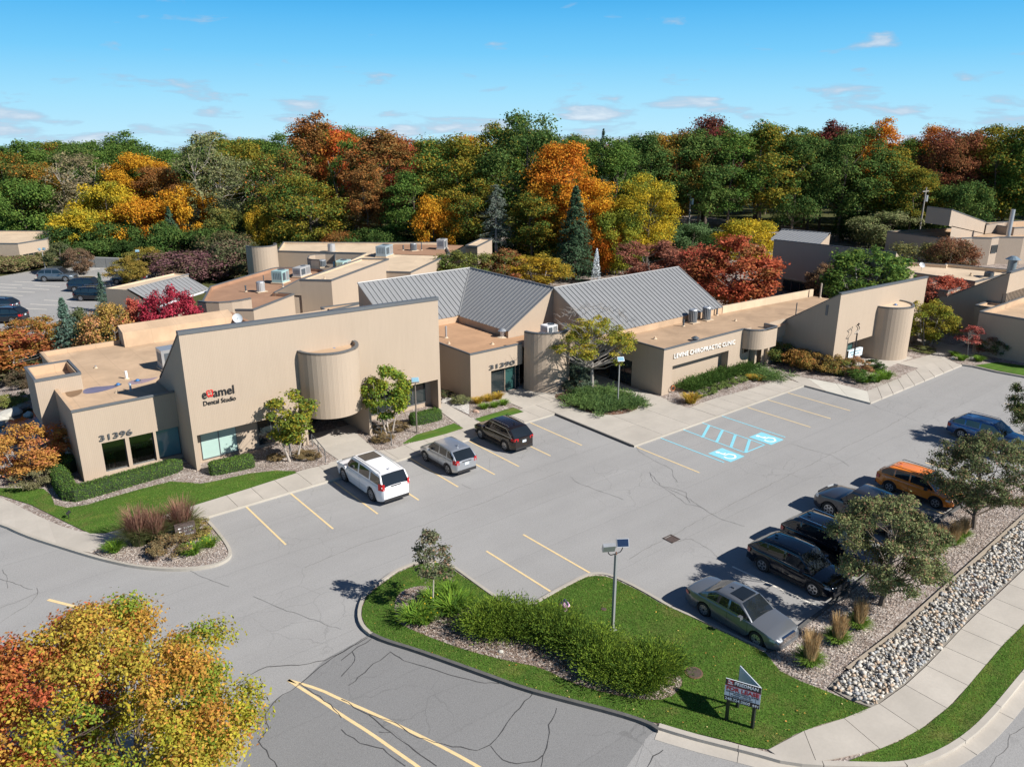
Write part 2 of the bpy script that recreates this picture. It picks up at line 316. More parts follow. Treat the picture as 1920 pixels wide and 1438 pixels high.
# ------------------------------------------------------------------ objects
def tag(o, label=None, cat=None, group=None, kind=None):
    if label: o['label'] = label
    if cat: o['category'] = cat
    if group: o['group'] = group
    if kind: o['kind'] = kind
    return o
def thing(name, label, cat, loc=(0, 0, 0), rz=0, group=None):
    o = bpy.data.objects.new(name, None); C.objects.link(o); o.empty_display_size = .3
    o.location = loc; o.rotation_euler = (0, 0, rz)
    return tag(o, label, cat, group)
def wloc(o):
    v = Vector((0, 0, 0))
    while o is not None: v += o.location; o = o.parent
    return v
class MB:
    def __init__(s): s.v = []; s.f = []; s.m = []; s.uv = []
    def face(s, pts, mi=0, uv=None):
        b = len(s.v); s.v += [tuple(p) for p in pts]; s.f.append(tuple(range(b, b + len(pts)))); s.m.append(mi)
        s.uv.append(uv if uv else [(0, 0)] * len(pts)); return s
    def raw(s, verts, faces, mi=0):
        b = len(s.v); s.v += [tuple(p) for p in verts]
        for f in faces: s.f.append(tuple(b + i for i in f)); s.m.append(mi); s.uv.append([(0, 0)] * len(f))
        return s
    def box(s, x0, y0, z0, x1, y1, z1, mi=0, M=None):
        V = [(x0, y0, z0), (x1, y0, z0), (x1, y1, z0), (x0, y1, z0), (x0, y0, z1), (x1, y0, z1), (x1, y1, z1), (x0, y1, z1)]
        if M is not None: V = [tuple(M @ Vector(v)) for v in V]
        b = len(s.v); s.v += V
        for f in ((0, 3, 2, 1), (4, 5, 6, 7), (0, 1, 5, 4), (1, 2, 6, 5), (2, 3, 7, 6), (3, 0, 4, 7)):
            s.f.append(tuple(b + i for i in f)); s.m.append(mi)
            q = [V[i] for i in f]
            ax = 0 if abs(q[0][0] - q[2][0]) > abs(q[0][1] - q[2][1]) else 1
            s.uv.append([(p[ax], p[2]) for p in q])
        return s
    def cyl(s, p0, p1, r0, r1=None, n=10, mi=0, caps=True):
        r1 = r0 if r1 is None else r1
        p0 = Vector(p0); p1 = Vector(p1); d = (p1 - p0)
        if d.length < 1e-6: return s
        d.normalize(); a = d.orthogonal().normalized(); c = d.cross(a)
        b = len(s.v)
        for p, r in ((p0, r0), (p1, r1)):
            for i in range(n):
                t = 2 * math.pi * i / n; s.v.append(tuple(p + a * (r * math.cos(t)) + c * (r * math.sin(t))))
        for i in range(n):
            j = (i + 1) % n; s.f.append((b + i, b + j, b + n + j, b + n + i)); s.m.append(mi); s.uv.append([(0, 0)] * 4)
        if caps:
            s.f.append(tuple(b + i for i in reversed(range(n)))); s.m.append(mi); s.uv.append([(0, 0)] * n)
            s.f.append(tuple(b + n + i for i in range(n))); s.m.append(mi); s.uv.append([(0, 0)] * n)
        return s
    def tube(s, pts, r, n=6, mi=0):
        rs = r if isinstance(r, (list, tuple)) else [r] * len(pts)
        for i in range(len(pts) - 1): s.cyl(pts[i], pts[i + 1], rs[i], rs[i + 1], n, mi, True)
        return s
    def prism(s, poly, z0, z1, mi=0, mtop=None, bottom=False, top=True):
        n = len(poly); z1s = z1 if isinstance(z1, (list, tuple)) else [z1] * n
        a = sum(poly[i][0] * poly[(i + 1) % n][1] - poly[(i + 1) % n][0] * poly[i][1] for i in range(n))
        if a < 0: poly = poly[::-1]; z1s = list(z1s)[::-1]
        u = 0
        for i in range(n):
            j = (i + 1) % n; L = math.hypot(poly[j][0] - poly[i][0], poly[j][1] - poly[i][1])
            s.face([(*poly[i], z0), (*poly[j], z0), (*poly[j], z1s[j]), (*poly[i], z1s[i])], mi, [(u, z0), (u + L, z0), (u + L, z1s[j]), (u, z1s[i])])
            u += L
        if top: s.face([(*poly[i], z1s[i]) for i in range(n)], mi if mtop is None else mtop)
        if bottom: s.face([(*poly[i], z0) for i in reversed(range(n))], mi)
        return s
    def wall(s, a, b, z0, z1, z1b=None, mi=0, flip=False):
        """vertical sheet from a to b"""
        z1b = z1 if z1b is None else z1b; L = math.hypot(b[0] - a[0], b[1] - a[1])
        u0 = a[0] if abs(a[0] - b[0]) > abs(a[1] - b[1]) else a[1]
        sgn = 1 if (b[0] - a[0] + b[1] - a[1]) > 0 else -1
        return s.face([(*a, z0), (*b, z0), (*b, z1b), (*a, z1)], mi, [(u0, z0), (u0 + sgn * L, z0), (u0 + sgn * L, z1b), (u0, z1)])
    def mesh(s, name, mats, smooth=False, off=None):
        me = bpy.data.meshes.new(name)
        v = s.v if off is None else [(a - off[0], b - off[1], c - off[2]) for a, b, c in s.v]
        me.from_pydata(v, [], s.f)
        for m in (mats if isinstance(mats, (list, tuple)) else [mats]): me.materials.append(m)
        me.polygons.foreach_set('material_index', s.m)
        uvl = me.uv_layers.new(name='UVMap'); flat = [c for f in s.uv for uv in f for c in uv]
        if len(flat) == 2 * len(me.loops): uvl.data.foreach_set('uv', flat)
        if smooth:
            me.polygons.foreach_set('use_smooth', [True] * len(me.polygons)); me.set_sharp_from_angle(angle=R(38 if smooth is True else smooth))
        me.update(); return me
    def comps(s):
        """separate pieces that stand clear of each other"""
        par = list(range(len(s.f)))
        def fd(i):
            while par[i] != i: par[i] = par[par[i]]; i = par[i]
            return i
        bb = []
        for f in s.f:
            q = [s.v[i] for i in f]; bb.append([min(p[k] for p in q) - .03 for k in range(3)] + [max(p[k] for p in q) + .03 for k in range(3)])
        for i in range(len(s.f)):
            for j in range(i):
                if fd(i) != fd(j) and all(bb[i][k] <= bb[j][k + 3] and bb[j][k] <= bb[i][k + 3] for k in range(3)): par[fd(i)] = fd(j)
        g_ = {}
        for i in range(len(s.f)): g_.setdefault(fd(i), []).append(i)
        return list(g_.values())
    def build(s, name, mats, parent=None, smooth=False, world=False, kind=None):
        if world and kind is None and len(s.f) < 90 and (name.endswith('wall') or name in ('coping', 'parapet', 'roof_curb', 'rake_trim', 'roof_edge', 'soffit')):
            cs = s.comps()
            if len(cs) > 1:
                for fs in cs:
                    t_ = MB()
                    for i in fs: t_.face([s.v[k] for k in s.f[i]], s.m[i], s.uv[i])
                    o = t_._build(name, mats, parent, smooth, world, kind)
                return o
        return s._build(name, mats, parent, smooth, world, kind)
    def _build(s, name, mats, parent=None, smooth=False, world=False, kind=None):
        off = wloc(parent) if (world and parent is not None) else None
        o = bpy.data.objects.new(name, s.mesh(name, mats, smooth, off)); C.objects.link(o)
        if parent is not None: o.parent = parent
        if kind: o['kind'] = kind
        return o
def link(name, me, parent=None, loc=(0, 0, 0), rz=0, scale=1.0):
    o = bpy.data.objects.new(name, me); C.objects.link(o); o.parent = parent
    o.location = loc; o.rotation_euler = (0, 0, rz); o.scale = (scale,) * 3 if isinstance(scale, (int, float)) else scale
    return o
def copy_tree(o, parent=None):
    c = o.copy(); C.objects.link(c)
    if parent is not None: c.parent = parent
    for ch in list(o.children): copy_tree(ch, c)
    return c
def inset(poly, d):
    n = len(poly); a = sum(poly[i][0] * poly[(i + 1) % n][1] - poly[(i + 1) % n][0] * poly[i][1] for i in range(n))
    s = 1 if a > 0 else -1; out = []
    for i in range(n):
        p0, p1, p2 = Vector(poly[i - 1]), Vector(poly[i]), Vector(poly[(i + 1) % n])
        e1 = (p1 - p0).normalized(); e2 = (p2 - p1).normalized()
        n1_ = Vector((-e1.y, e1.x)) * s; n2_ = Vector((-e2.y, e2.x)) * s
        bis = (n1_ + n2_); k = d / max(.35, 1 + n1_.dot(n2_)) 
        out.append(tuple(p1 + bis * k))
    return out
def smooth_poly(pts, closed=True, it=2):
    for _ in range(it):
        q = []; n = len(pts)
        rng = range(n) if closed else range(n - 1)
        if not closed: q.append(pts[0])
        for i in rng:
            a, b = pts[i], pts[(i + 1) % n]
            q.append((a[0] * .75 + b[0] * .25, a[1] * .75 + b[1] * .25)); q.append((a[0] * .25 + b[0] * .75, a[1] * .25 + b[1] * .75))
        if not closed: q.append(pts[-1])
        pts = q
    return pts
def ribbon(mb, pts, w, z, mi=0, h=None):
    """flat strip of width w along pts (with thickness when h is given)"""
    n = len(pts); L = []; Rr = []
    for i in range(n):
        a = Vector(pts[max(0, i - 1)]); b = Vector(pts[min(n - 1, i + 1)]); d = (b - a).normalized(); nn = Vector((-d.y, d.x))
        p = Vector(pts[i]); ww = w[i] if isinstance(w, (list, tuple)) else w
        L.append(p + nn * ww / 2); Rr.append(p - nn * ww / 2)
    for i in range(n - 1):
        if h is None: mb.face([(*Rr[i], z), (*Rr[i + 1], z), (*L[i + 1], z), (*L[i], z)], mi)
        else:
            mb.face([(*Rr[i], h), (*Rr[i + 1], h), (*L[i + 1], h), (*L[i], h)], mi)
            mb.face([(*Rr[i], z), (*Rr[i + 1], z), (*Rr[i + 1], h), (*Rr[i], h)], mi)
            mb.face([(*L[i + 1], z), (*L[i], z), (*L[i], h), (*L[i + 1], h)], mi)
    return mb
def flat(name, poly, z, mat, parent=None, kind=None, z0=None):
    mb = MB()
    if z0 is None: mb.face([(*p, z) for p in (poly if sum(poly[i][0] * poly[(i + 1) % len(poly)][1] - poly[(i + 1) % len(poly)][0] * poly[i][1] for i in range(len(poly))) > 0 else poly[::-1])])
    else: mb.prism(poly, z0, z)
    return mb.build(name, mat, parent, kind=kind)
def in_poly(x, y, poly):
    c = False; n = len(poly); j = n - 1
    for i in range(n):
        xi, yi = poly[i]; xj, yj = poly[j]
        if (yi > y) != (yj > y) and x < (xj - xi) * (y - yi) / (yj - yi) + xi: c = not c
        j = i
    return c
def in_poly_np(X, Y, poly):
    c = np.zeros(X.shape, bool); n = len(poly); j = n - 1
    for i in range(n):
        xi, yi = poly[i]; xj, yj = poly[j]
        if abs(yj - yi) > 1e-9: c ^= ((yi > Y) != (yj > Y)) & (X < (xj - xi) * (Y - yi) / (yj - yi) + xi)
        j = i
    return c
def scatter(poly, dens, rng):
    xs = [p[0] for p in poly]; ys = [p[1] for p in poly]
    A = (max(xs) - min(xs)) * (max(ys) - min(ys)); n = int(A * dens)
    X = rng.uniform(min(xs), max(xs), n); Y = rng.uniform(min(ys), max(ys), n)
    k = in_poly_np(X, Y, poly); return X[k], Y[k]
def npmesh(name, V, nv, mats, attrs=None):
    """V: (n, nv, 3) separate polygons of nv corners"""
    n = V.shape[0]; me = bpy.data.meshes.new(name)
    me.vertices.add(n * nv); me.vertices.foreach_set('co', V.astype(np.float32).ravel())
    me.loops.add(n * nv); me.loops.foreach_set('vertex_index', np.arange(n * nv, dtype=np.int32))
    me.polygons.add(n); me.polygons.foreach_set('loop_start', np.arange(0, n * nv, nv, dtype=np.int32))
    try: me.polygons.foreach_set('loop_total', np.full(n, nv, dtype=np.int32))
    except Exception: pass
    for m in (mats if isinstance(mats, (list, tuple)) else [mats]): me.materials.append(m)
    for k, a in (attrs or {}).items():
        at = me.attributes.new(k, 'FLOAT', 'FACE'); at.data.foreach_set('value', a.astype(np.float32))
    me.update(calc_edges=True); return me

# ------------------------------------------------------------------ vegetation
def unit_rand(rng, n):
    v = rng.normal(size=(n, 3)); return v / np.linalg.norm(v, axis=1, keepdims=True)
def leaf_quads(rng, P, Nrm, size, aspect=.62, jitter=.35):
    n = len(P); t = np.cross(Nrm, unit_rand(rng, n)); t /= np.linalg.norm(t, axis=1, keepdims=True) + 1e-9
    b = np.cross(Nrm, t); s = (size * rng.uniform(1 - jitter, 1 + jitter, n))[:, None]
    V = np.empty((n, 4, 3)); V[:, 0] = P - t * s * .5; V[:, 1] = P + b * s * aspect * .5; V[:, 2] = P + t * s * .5; V[:, 3] = P - b * s * aspect * .5
    return V
def clumps(rng, Cn, Rd, per, size, squash=.75, up=.35, shell=.5):
    Cn = np.asarray(Cn, float); Rd = np.asarray(Rd, float); k = len(Cn)
    cnt = np.maximum(8, (per * (Rd / Rd.mean()) ** 2).astype(int)); idx = np.repeat(np.arange(k), cnt); n = len(idx)
    d = unit_rand(rng, n); d[:, 2] = np.where((d[:, 2] < -.3) & (rng.random(n) < .6), -d[:, 2], d[:, 2])
    rad = Rd[idx] * rng.random(n) ** shell * (1 + .18 * rng.normal(size=n))
    P = Cn[idx] + d * rad[:, None] * np.array([1, 1, squash])
    N = d * .7 + unit_rand(rng, n) * .75; N[:, 2] += up; N /= np.linalg.norm(N, axis=1, keepdims=True)
    V = leaf_quads(rng, P, N, size)
    cl = rng.random(k)[idx]; cl = np.clip(cl + rng.normal(size=n) * .08, 0, .999)
    return V, cl, rng.random(n)
def merge(*parts):
    return np.concatenate([p[0] for p in parts]), np.concatenate([p[1] for p in parts]), np.concatenate([p[2] for p in parts])
def leafmesh(name, data, mat):
    V, cl, to = data; return npmesh(name, V, 4, mat, {'clump': cl, 'tone': to})
def trunk_mesh(rng, H, r0, targets, base, mat, stems=1, lean=.06, n=7, name='trunk'):
    mb = MB()
    for st in range(stems):
        a = rng.uniform(0, 6.28); off = 0 if stems == 1 else .10 + .05 * stems
        sx, sy = math.cos(st * 6.28 / stems) * off, math.sin(st * 6.28 / stems) * off
        ln = lean if stems == 1 else .20
        dx, dy = (rng.uniform(-1, 1) * ln, rng.uniform(-1, 1) * ln) if stems == 1 else (sx / off * ln, sy / off * ln)
        pts = []; rs = []
        for i in range(6):
            t = i / 5; pts.append((sx + dx * H * t + rng.uniform(-.02, .02) * H * t, sy + dy * H * t + rng.uniform(-.02, .02) * H * t, H * .88 * t)); rs.append(r0 * (1.25 if i == 0 else 1) * (1 - .8 * t) / (1 if stems == 1 else 1.5))
        mb.tube(pts, rs, n)
        tg = targets[st::stems]
        for c in tg:
            c = Vector(c); zz = max(base * .75, min(H * .7, c.z - (Vector((c.x, c.y)).length) * rng.uniform(.5, .9)))
            t = zz / (H * .88); k = min(4, int(t * 5)); u = t * 5 - k
            q = Vector(pts[k]).lerp(Vector(pts[k + 1]), min(1, max(0, u)))
            mid = q.lerp(c, .5) + Vector((rng.uniform(-.1, .1), rng.uniform(-.1, .1), -.06)) * (c - q).length
            rr = max(.018, r0 * .38 * (1 - t * .6)) / (1 if stems == 1 else 1.6)
            mb.tube([tuple(q), tuple(mid), tuple(c)], [rr, rr * .62, rr * .22], 5)
    return mb.mesh(name, mat, True)
def broadleaf(seed, H, Rc, base, k, cr, per, size, mat, bk=None, stems=1, shape='round', r0=None, squash=.75, limbs=16, inner=.55, up=.35, shell=.5):
    rng = np.random.default_rng(seed); cen = []; rad = []
    hc = (H - base) / 2; zc_ = base + hc
    lobes = unit_rand(rng, 6); la = rng.uniform(.75, 1.15, 6)
    for i in range(k):
        d = unit_rand(rng, 1)[0]
        f = rng.uniform(inner, 1.0) ** .6
        g = 1.0 + .16 * sum(a * max(0, float(d @ l)) ** 3 * (1 if j % 2 else -1) for j, (l, a) in enumerate(zip(lobes, la)))
        x, y, z = d[0] * Rc * f * g, d[1] * Rc * f * g, d[2]
        if shape == 'oval': w = (1 - .35 * max(0, z) ** 1.5)
        elif shape == 'vase': w = .55 + .45 * (z + 1) / 2 + .1
        elif shape == 'cone': w = 1.15 - .8 * (z * f + 1) / 2
        elif shape == 'flat': w = 1.1 - .25 * abs(z)
        else: w = 1
        r_ = cr * rng.uniform(.65, 1.25)
        cen.append((x * w, y * w, zc_ + z * f * (hc - r_ * .4) * g)); rad.append(r_)
    tr = trunk_mesh(rng, H * .9, r0 or H * .018, [cen[i] for i in rng.choice(k, min(limbs, k), False)], base, bk or bark, stems)
    return tr, leafmesh('crown', clumps(rng, cen, rad, per, size, squash, up, shell), mat)
def conifer(seed, H, Rc, mat, base=.3, dens=1.0, size=.22, droop=.25, bk=None, power=1.0, sparse=0.0, upturn=0):
    rng = np.random.default_rng(seed); P = []; N = []; cl = []; mb = MB()
    mb.tube([(0, 0, 0), (0, 0, H * .5), (0, 0, H * .97)], [H * .022, H * .012, .02], 6)
    z = base
    while z < H * .98:
        t = (z - base) / (H - base); rr = Rc * (1 - t) ** power * (.85 + .3 * rng.random()) + .06
        nb = max(4, int((7 + 5 * (1 - t)) * dens))
        for i in range(nb):
            if rng.random() < sparse: continue
            a = rng.uniform(0, 6.28); L = rr * rng.uniform(.72, 1.12); c = rng.random()
            d = np.array([math.cos(a), math.sin(a), 0])
            if L > .8: mb.tube([(0, 0, z), tuple(d * L * .85 + np.array([0, 0, z - droop * L * .6]))], [.025, .008], 4)
            m = int(26 * dens * max(.35, L / Rc) * (L / size) * .06 + 14)
            s = rng.uniform(.1, 1, m) ** .7
            side = rng.normal(size=m) * .16 * L * (1.1 - s * .7)
            q = d[None] * (s * L)[:, None] + np.stack([-d[1] * side, d[0] * side, np.zeros(m)], 1)
            q[:, 2] = z - droop * L * s ** 1.3 + upturn * L * s ** 3 + rng.normal(size=m) * .05 * (1 + L * .3)
            P.append(q); nn = unit_rand(rng, m) * .7 + np.array([0, 0, .8]) + d * .3; N.append(nn / np.linalg.norm(nn, axis=1, keepdims=True)); cl.append(np.full(m, c))
        z += (.20 + .16 * (1 - t)) * (H / 8) ** .4 / max(.6, dens ** .3)
    P = np.concatenate(P); N = np.concatenate(N); cl = np.concatenate(cl)
    V = leaf_quads(rng, P, N, size, .42)
    return mb.mesh('trunk', bk or bark, True), npmesh('crown', V, 4, mat, {'clump': np.clip(cl, 0, .999), 'tone': rng.random(len(cl))})
def sprays(rng, roots, L, spread, per, size, droop=.15, needles=10):
    """arching juniper-like sprays from each root"""
    P = []; N = []; cl = []; TD = []
    for r_ in roots:
        c = rng.random(); m = per
        d = unit_rand(rng, m); d[:, 2] = np.abs(d[:, 2]) * (1 - spread) + .25; d /= np.linalg.norm(d, axis=1, keepdims=True)
        ln = L * rng.uniform(.5, 1.15, m)
        s = rng.uniform(.15, 1, (m, needles))
        q = np.array(r_)[None, None] + d[:, None] * (ln[:, None] * s)[..., None]
        q[..., 2] -= droop * (s ** 2) * ln[:, None] * .5
        q += rng.normal(size=q.shape) * .026 * L
        TD.append(np.repeat(d[:, None], needles, 1).reshape(-1, 3))
        P.append(q.reshape(-1, 3)); dd = np.repeat(d[:, None], needles, 1).reshape(-1, 3)
        nn = unit_rand(rng, len(dd)) + dd * .25 + np.array([0, 0, .4]); N.append(nn / np.linalg.norm(nn, axis=1, keepdims=True)); cl.append(np.clip(s.reshape(-1) * .75 + c * .2 + rng.normal(size=len(dd)) * .05, 0, .999))       # fresher colour towards the shoot tips
    P = np.concatenate(P); N = np.concatenate(N); cl = np.concatenate(cl); T_ = np.concatenate(TD) + unit_rand(rng, len(P)) * .35
    P[:, 2] = np.maximum(P[:, 2], .03)
    T_ /= np.linalg.norm(T_, axis=1, keepdims=True); B_ = np.cross(N, T_); B_ /= np.linalg.norm(B_, axis=1, keepdims=True) + 1e-9
    sz_ = (size * rng.uniform(.7, 1.3, len(P)))[:, None]; V = np.empty((len(P), 4, 3)); V[:, 0] = P - T_ * sz_ * .6; V[:, 1] = P + B_ * sz_ * .17; V[:, 2] = P + T_ * sz_ * .6; V[:, 3] = P - B_ * sz_ * .17
    return V, cl, rng.random(len(P))
def blades(rng, n, h, spread, w, R0=.15, arch=.6, two=False):
    """fountain of grass blades; 3 quads per blade"""
    a = rng.uniform(0, 2 * np.pi, n); r_ = R0 * np.sqrt(rng.random(n)); hh = h * rng.uniform(.6, 1.1, n); sp = spread * rng.uniform(.2, 1.1, n)
    bx, by = r_ * np.cos(a), r_ * np.sin(a); a2 = a + rng.normal(size=n) * .5; dx, dy = np.cos(a2), np.sin(a2)
    T = [0, .4, .75, 1.0]; pts = []
    for t in T:
        out = sp * t ** 1.8; zz_ = hh * (t - arch * .45 * t ** 3)
        pts.append(np.stack([bx + dx * out, by + dy * out, np.maximum(.01, zz_)], 1))
    perp = np.stack([-dy, dx, np.zeros(n)], 1); Vs = []
    for i in range(3):
        w0 = w * (1 - T[i] * .6); w1 = w * (1 - T[i + 1] * .8)
        Vs.append(np.stack([pts[i] - perp * w0 / 2, pts[i] + perp * w0 / 2, pts[i + 1] + perp * w1 / 2, pts[i + 1] - perp * w1 / 2], 1))
    V = np.concatenate(Vs); to = np.tile(rng.random(n), 3); cl = np.tile(rng.random(n), 3)
    return V, cl, to
def plant(name, label, cat, loc, parts, group=None, rz=0, scale=1.0):
    """parts: list of (part name, mesh)"""
    t = thing(name, label, cat, (*loc[:2], loc[2] if len(loc) > 2 else GZ), rz, group)
    t.scale = (scale,) * 3 if isinstance(scale, (int, float)) else scale
    for n_, me in parts: link(n_, me, t)
    return t
def recrown(t, mat):
    for ch in t.children:
        if ch.name.split('.')[0] == 'crown':
            ch.material_slots[0].link = 'OBJECT'; ch.material_slots[0].material = mat
GZ = .13           # level of the beds and walks above the asphalt
G1 = dict(green=((.040, .090, .016), (.070, .135, .022)), dark=((.018, .045, .012), (.032, .07, .018)), olive=((.06, .085, .02), (.11, .12, .03)),
          ygreen=((.10, .15, .02), (.22, .22, .025)), yellow=((.42, .26, .02), (.26, .21, .02)), orange=((.48, .19, .02), (.38, .12, .015)),
          rust=((.19, .075, .02), (.12, .07, .02)), red=((.28, .045, .03), (.18, .05, .02)), crimson=((.24, .016, .035), (.15, .012, .025)),
          salmon=((.45, .16, .09), (.36, .17, .06)), darkred=((.10, .022, .022), (.07, .03, .02)), palegreen=((.13, .17, .07), (.09, .13, .05)),
          blue=((.05, .10, .075), (.075, .13, .10)), purple=((.075, .03, .04), (.06, .05, .025)), grey=((.16, .14, .10), (.11, .12, .06)), brown=((.16, .10, .035), (.09, .085, .025)),
          greenorange=((.055, .10, .02), (.20, .09, .02)), greenyellow=((.05, .10, .02), (.26, .18, .02)), pear=((.05, .075, .025), (.09, .10, .035)))
SPEC = dict(green=(.10, .14, .02), olive=(.2, .14, .03), yellow=(.5, .34, .04), orange=(.5, .28, .03), red=(.42, .10, .04), crimson=(.34, .04, .06), rust=(.30, .11, .03), salmon=(.20, .16, .03), pear=(.15, .055, .04), purple=(.08, .09, .04), greenorange=(.3, .2, .03))
def lm(k, br=1.0): return leaf_mat(*G1[k], SPEC.get(k), br)

# ------------------------------------------------------------------ lettering
def text_mesh(body, size, depth, bold=0.0, xs=1.0):
    cu = bpy.data.curves.new('t', 'FONT'); cu.body = body; cu.size = size; cu.extrude = depth / 2; cu.offset = bold
    cu.resolution_u = 3; o = bpy.data.objects.new('t', cu); C.objects.link(o)
    dg = bpy.context.evaluated_depsgraph_get(); dg.update(); me = bpy.data.meshes.new_from_object(o.evaluated_get(dg))
    bpy.data.objects.remove(o); bpy.data.curves.remove(cu)
    if xs != 1.0:
        for v in me.vertices: v.co.x *= xs
    return me
def bbox(me):
    xs = [v.co.x for v in me.vertices]; ys = [v.co.y for v in me.vertices]; return min(xs), max(xs), min(ys), max(ys)
def letters(parent, body, width, height, origin, xdir, updir, depth, mat, bold=0.0, name='letter', spacing=None):
    """one mesh per character, the line scaled to width x height; origin = lower left in the parent's frame"""
    full = text_mesh(body, 1, .1, bold); x0, x1, y0, y1 = bbox(full); bpy.data.meshes.remove(full)
    sx = width / (x1 - x0); sy = height / (y1 - y0)
    X = Vector(xdir).normalized(); U = Vector(updir).normalized(); Z = X.cross(U)
    out = []
    for i, ch in enumerate(body):
        if ch == ' ': continue
        pre = text_mesh(body[:i + 1], 1, .1, bold); a = bbox(pre); bpy.data.meshes.remove(pre)
        me = text_mesh(ch, 1, .1, bold); b = bbox(me); sh = a[1] - b[1] - x0
        for v in me.vertices:
            q = Vector(origin) + X * ((v.co.x + sh) * sx) + U * ((v.co.y - y0) * sy) + Z * ((v.co.z / .1 + .5) * depth)
            v.co = q
        me.materials.clear(); me.materials.append(mat)
        o = bpy.data.objects.new(name, me); C.objects.link(o); o.parent = parent; out.append(o)
    return out

# ------------------------------------------------------------------ ground
z5 = zs(1180, 740, 2.5946); z3 = zs(560, 740, 3.423); z4b = zs(640, 960, 2.9091); z6b = zs(1200, 1100, 2.6667)
z1b = zs(0, 800, 3.4232); z8 = zs(1100, 560, 2.9953); z7 = zs(1400, 380, 3.687); zr2 = zs(1680, 500, 6.5375); r8b = zs(1200, 580, 5.99); r4b = zs(1400, 640, 5.99); r2b = zs(860, 740, 5.99); r6 = zs(0, 430, 7.9875)

# one sheet to the horizon; level round the site, falling away gently behind the wood
def land(r_): return -.06 if r_ < 205 else -.06 - (r_ - 205) * .044
g = MB(); rr_l = [0.001, 60, 120, 205, 260, 340, 460, 640, 900, 1400, 2200, 3400]; NA = 72
for i in range(len(rr_l) - 1):
    for k in range(NA):
        q = [(r_ * math.cos(t), r_ * math.sin(t), land(r_)) for r_, t in ((rr_l[i], k * 2 * math.pi / NA), (rr_l[i + 1], k * 2 * math.pi / NA), (rr_l[i + 1], (k + 1) * 2 * math.pi / NA), (rr_l[i], (k + 1) * 2 * math.pi / NA))]
        g.face(q if i else [q[0], q[1], q[2]])
tag(g.build('ground', turf_far), kind='structure')
lot = flat('parking_lot', [(-60, -25), (170, -25), (170, 34), (150, 52), (-60, 60)], 0.0, asphalt, kind='structure')
rear = flat('rear_parking_lot', gps([(0, 518), (86, 503), (165, 500), (235, 505), (330, 512), (330, 560), (230, 600), (120, 640), (0, 640)]) + [(-20, 60), (-30, 140)], -.02, asphalt, kind='structure')

# kerb line of the raised walks, from the west end of the front walk round the planting island to the east
kerb1 = smooth_poly(gps([(-160, 940), (0, 980), (50, 1004), (110, 1023), (165, 1040), (210, 1052), (260, 1062), (320, 1067), (370, 1065), (408, 1058), (428, 1047), (433, 1036), (425, 1019), (404, 992), (384, 971)], .1), False, 2)
kA = [kerb1[-1]] + gps([(437.6, 954.4), (1039.5, 776.7)]) + gps([(1190, 836.9), (1508.5, 722.3), (1632, 755.2), (1804, 683.8)])
kB = gps([(1827, 687), (1870, 697), (1920, 706)], .1) + [(150, 20)]
front = kerb1 + kA[1:] + kB
pad_poly = front + [(150, 60), (150, 120), (60, 118), (20, 78), (-30, 80)]
pad = flat('courtyard_ground', pad_poly, .10, mulch, kind='structure', z0=-.05)

# concrete walk built slab by slab along the row of stalls
walk = thing('sidewalk', None, None); walk['kind'] = 'structure'
def slab_row(parent, A, B, w0, w1, n, z=.13, mat=concrete, gap=.012, name='slab'):
    """slabs between the lines A (kerb side) and B (building side), both given as two points"""
    for i in range(n):
        t0, t1 = i / n, (i + 1) / n
        a0 = Vector(A[0]).lerp(Vector(A[1]), t0); a1 = Vector(A[0]).lerp(Vector(A[1]), t1); b0 = Vector(B[0]).lerp(Vector(B[1]), t0); b1 = Vector(B[0]).lerp(Vector(B[1]), t1)
        d = (a1 - a0).normalized() * gap
        MB().prism([tuple(a0 + d), tuple(a1 - d), tuple(b1 - d), tuple(b0 + d)], 0, z).build(name, mat, parent)
K1a, K1b = (kA[0][0] - .1, 41.42), (37.45, 41.52)           # row 1 kerb
WY1 = 43.75
x = K1a[0] + .5
while x < K1b[0] - .4:
    x2 = min(x + 1.52, K1b[0]); y = 41.45
    MB().prism([(x + .012, y), (x2 - .012, y), (x2 - .012, WY1), (x + .012, WY1)], 0, .13).build('slab', concrete, walk); x = x2
def quadslab(pts, z=.13, mat=concrete, nm='slab', px=True, parent=walk):
    return MB().prism(gps(pts, z) if px else pts, 0, z).build(nm, mat, parent)
# plaza in front of the entrances, laid in large slabs, and the walk by the second row
xs_ = [37.47, 39.6, 41.7]; 
def grid_slabs(x0, x1, y0, y1, nx, ny, mat=concrete, clip=None, z=.13):
    for i in range(nx):
        for j in range(ny):
            a, b_ = x0 + (x1 - x0) * i / nx, x0 + (x1 - x0) * (i + 1) / nx; c, d = y0 + (y1 - y0) * j / ny, y0 + (y1 - y0) * (j + 1) / ny
            MB().prism([(a + .012, c + .012), (b_ - .012, c + .012), (b_ - .012, d - .012), (a + .012, d - .012)], 0, z).build('slab', mat, walk)
grid_slabs(37.47, 46.4, 33.5, 43.75, 3, 4)
grid_slabs(36.2, 39.0, 43.78, 47.5, 1, 2)
grid_slabs(39.02, 46.6, 43.78, 48.5, 3, 2)
grid_slabs(46.42, 58.3, 33.42, 36.0, 7, 1)
grid_slabs(56.3, 60.4, 36.02, 39.4, 2, 2)
grid_slabs(60.42, 64.4, 30.2, 34.0, 2, 2) if False else None
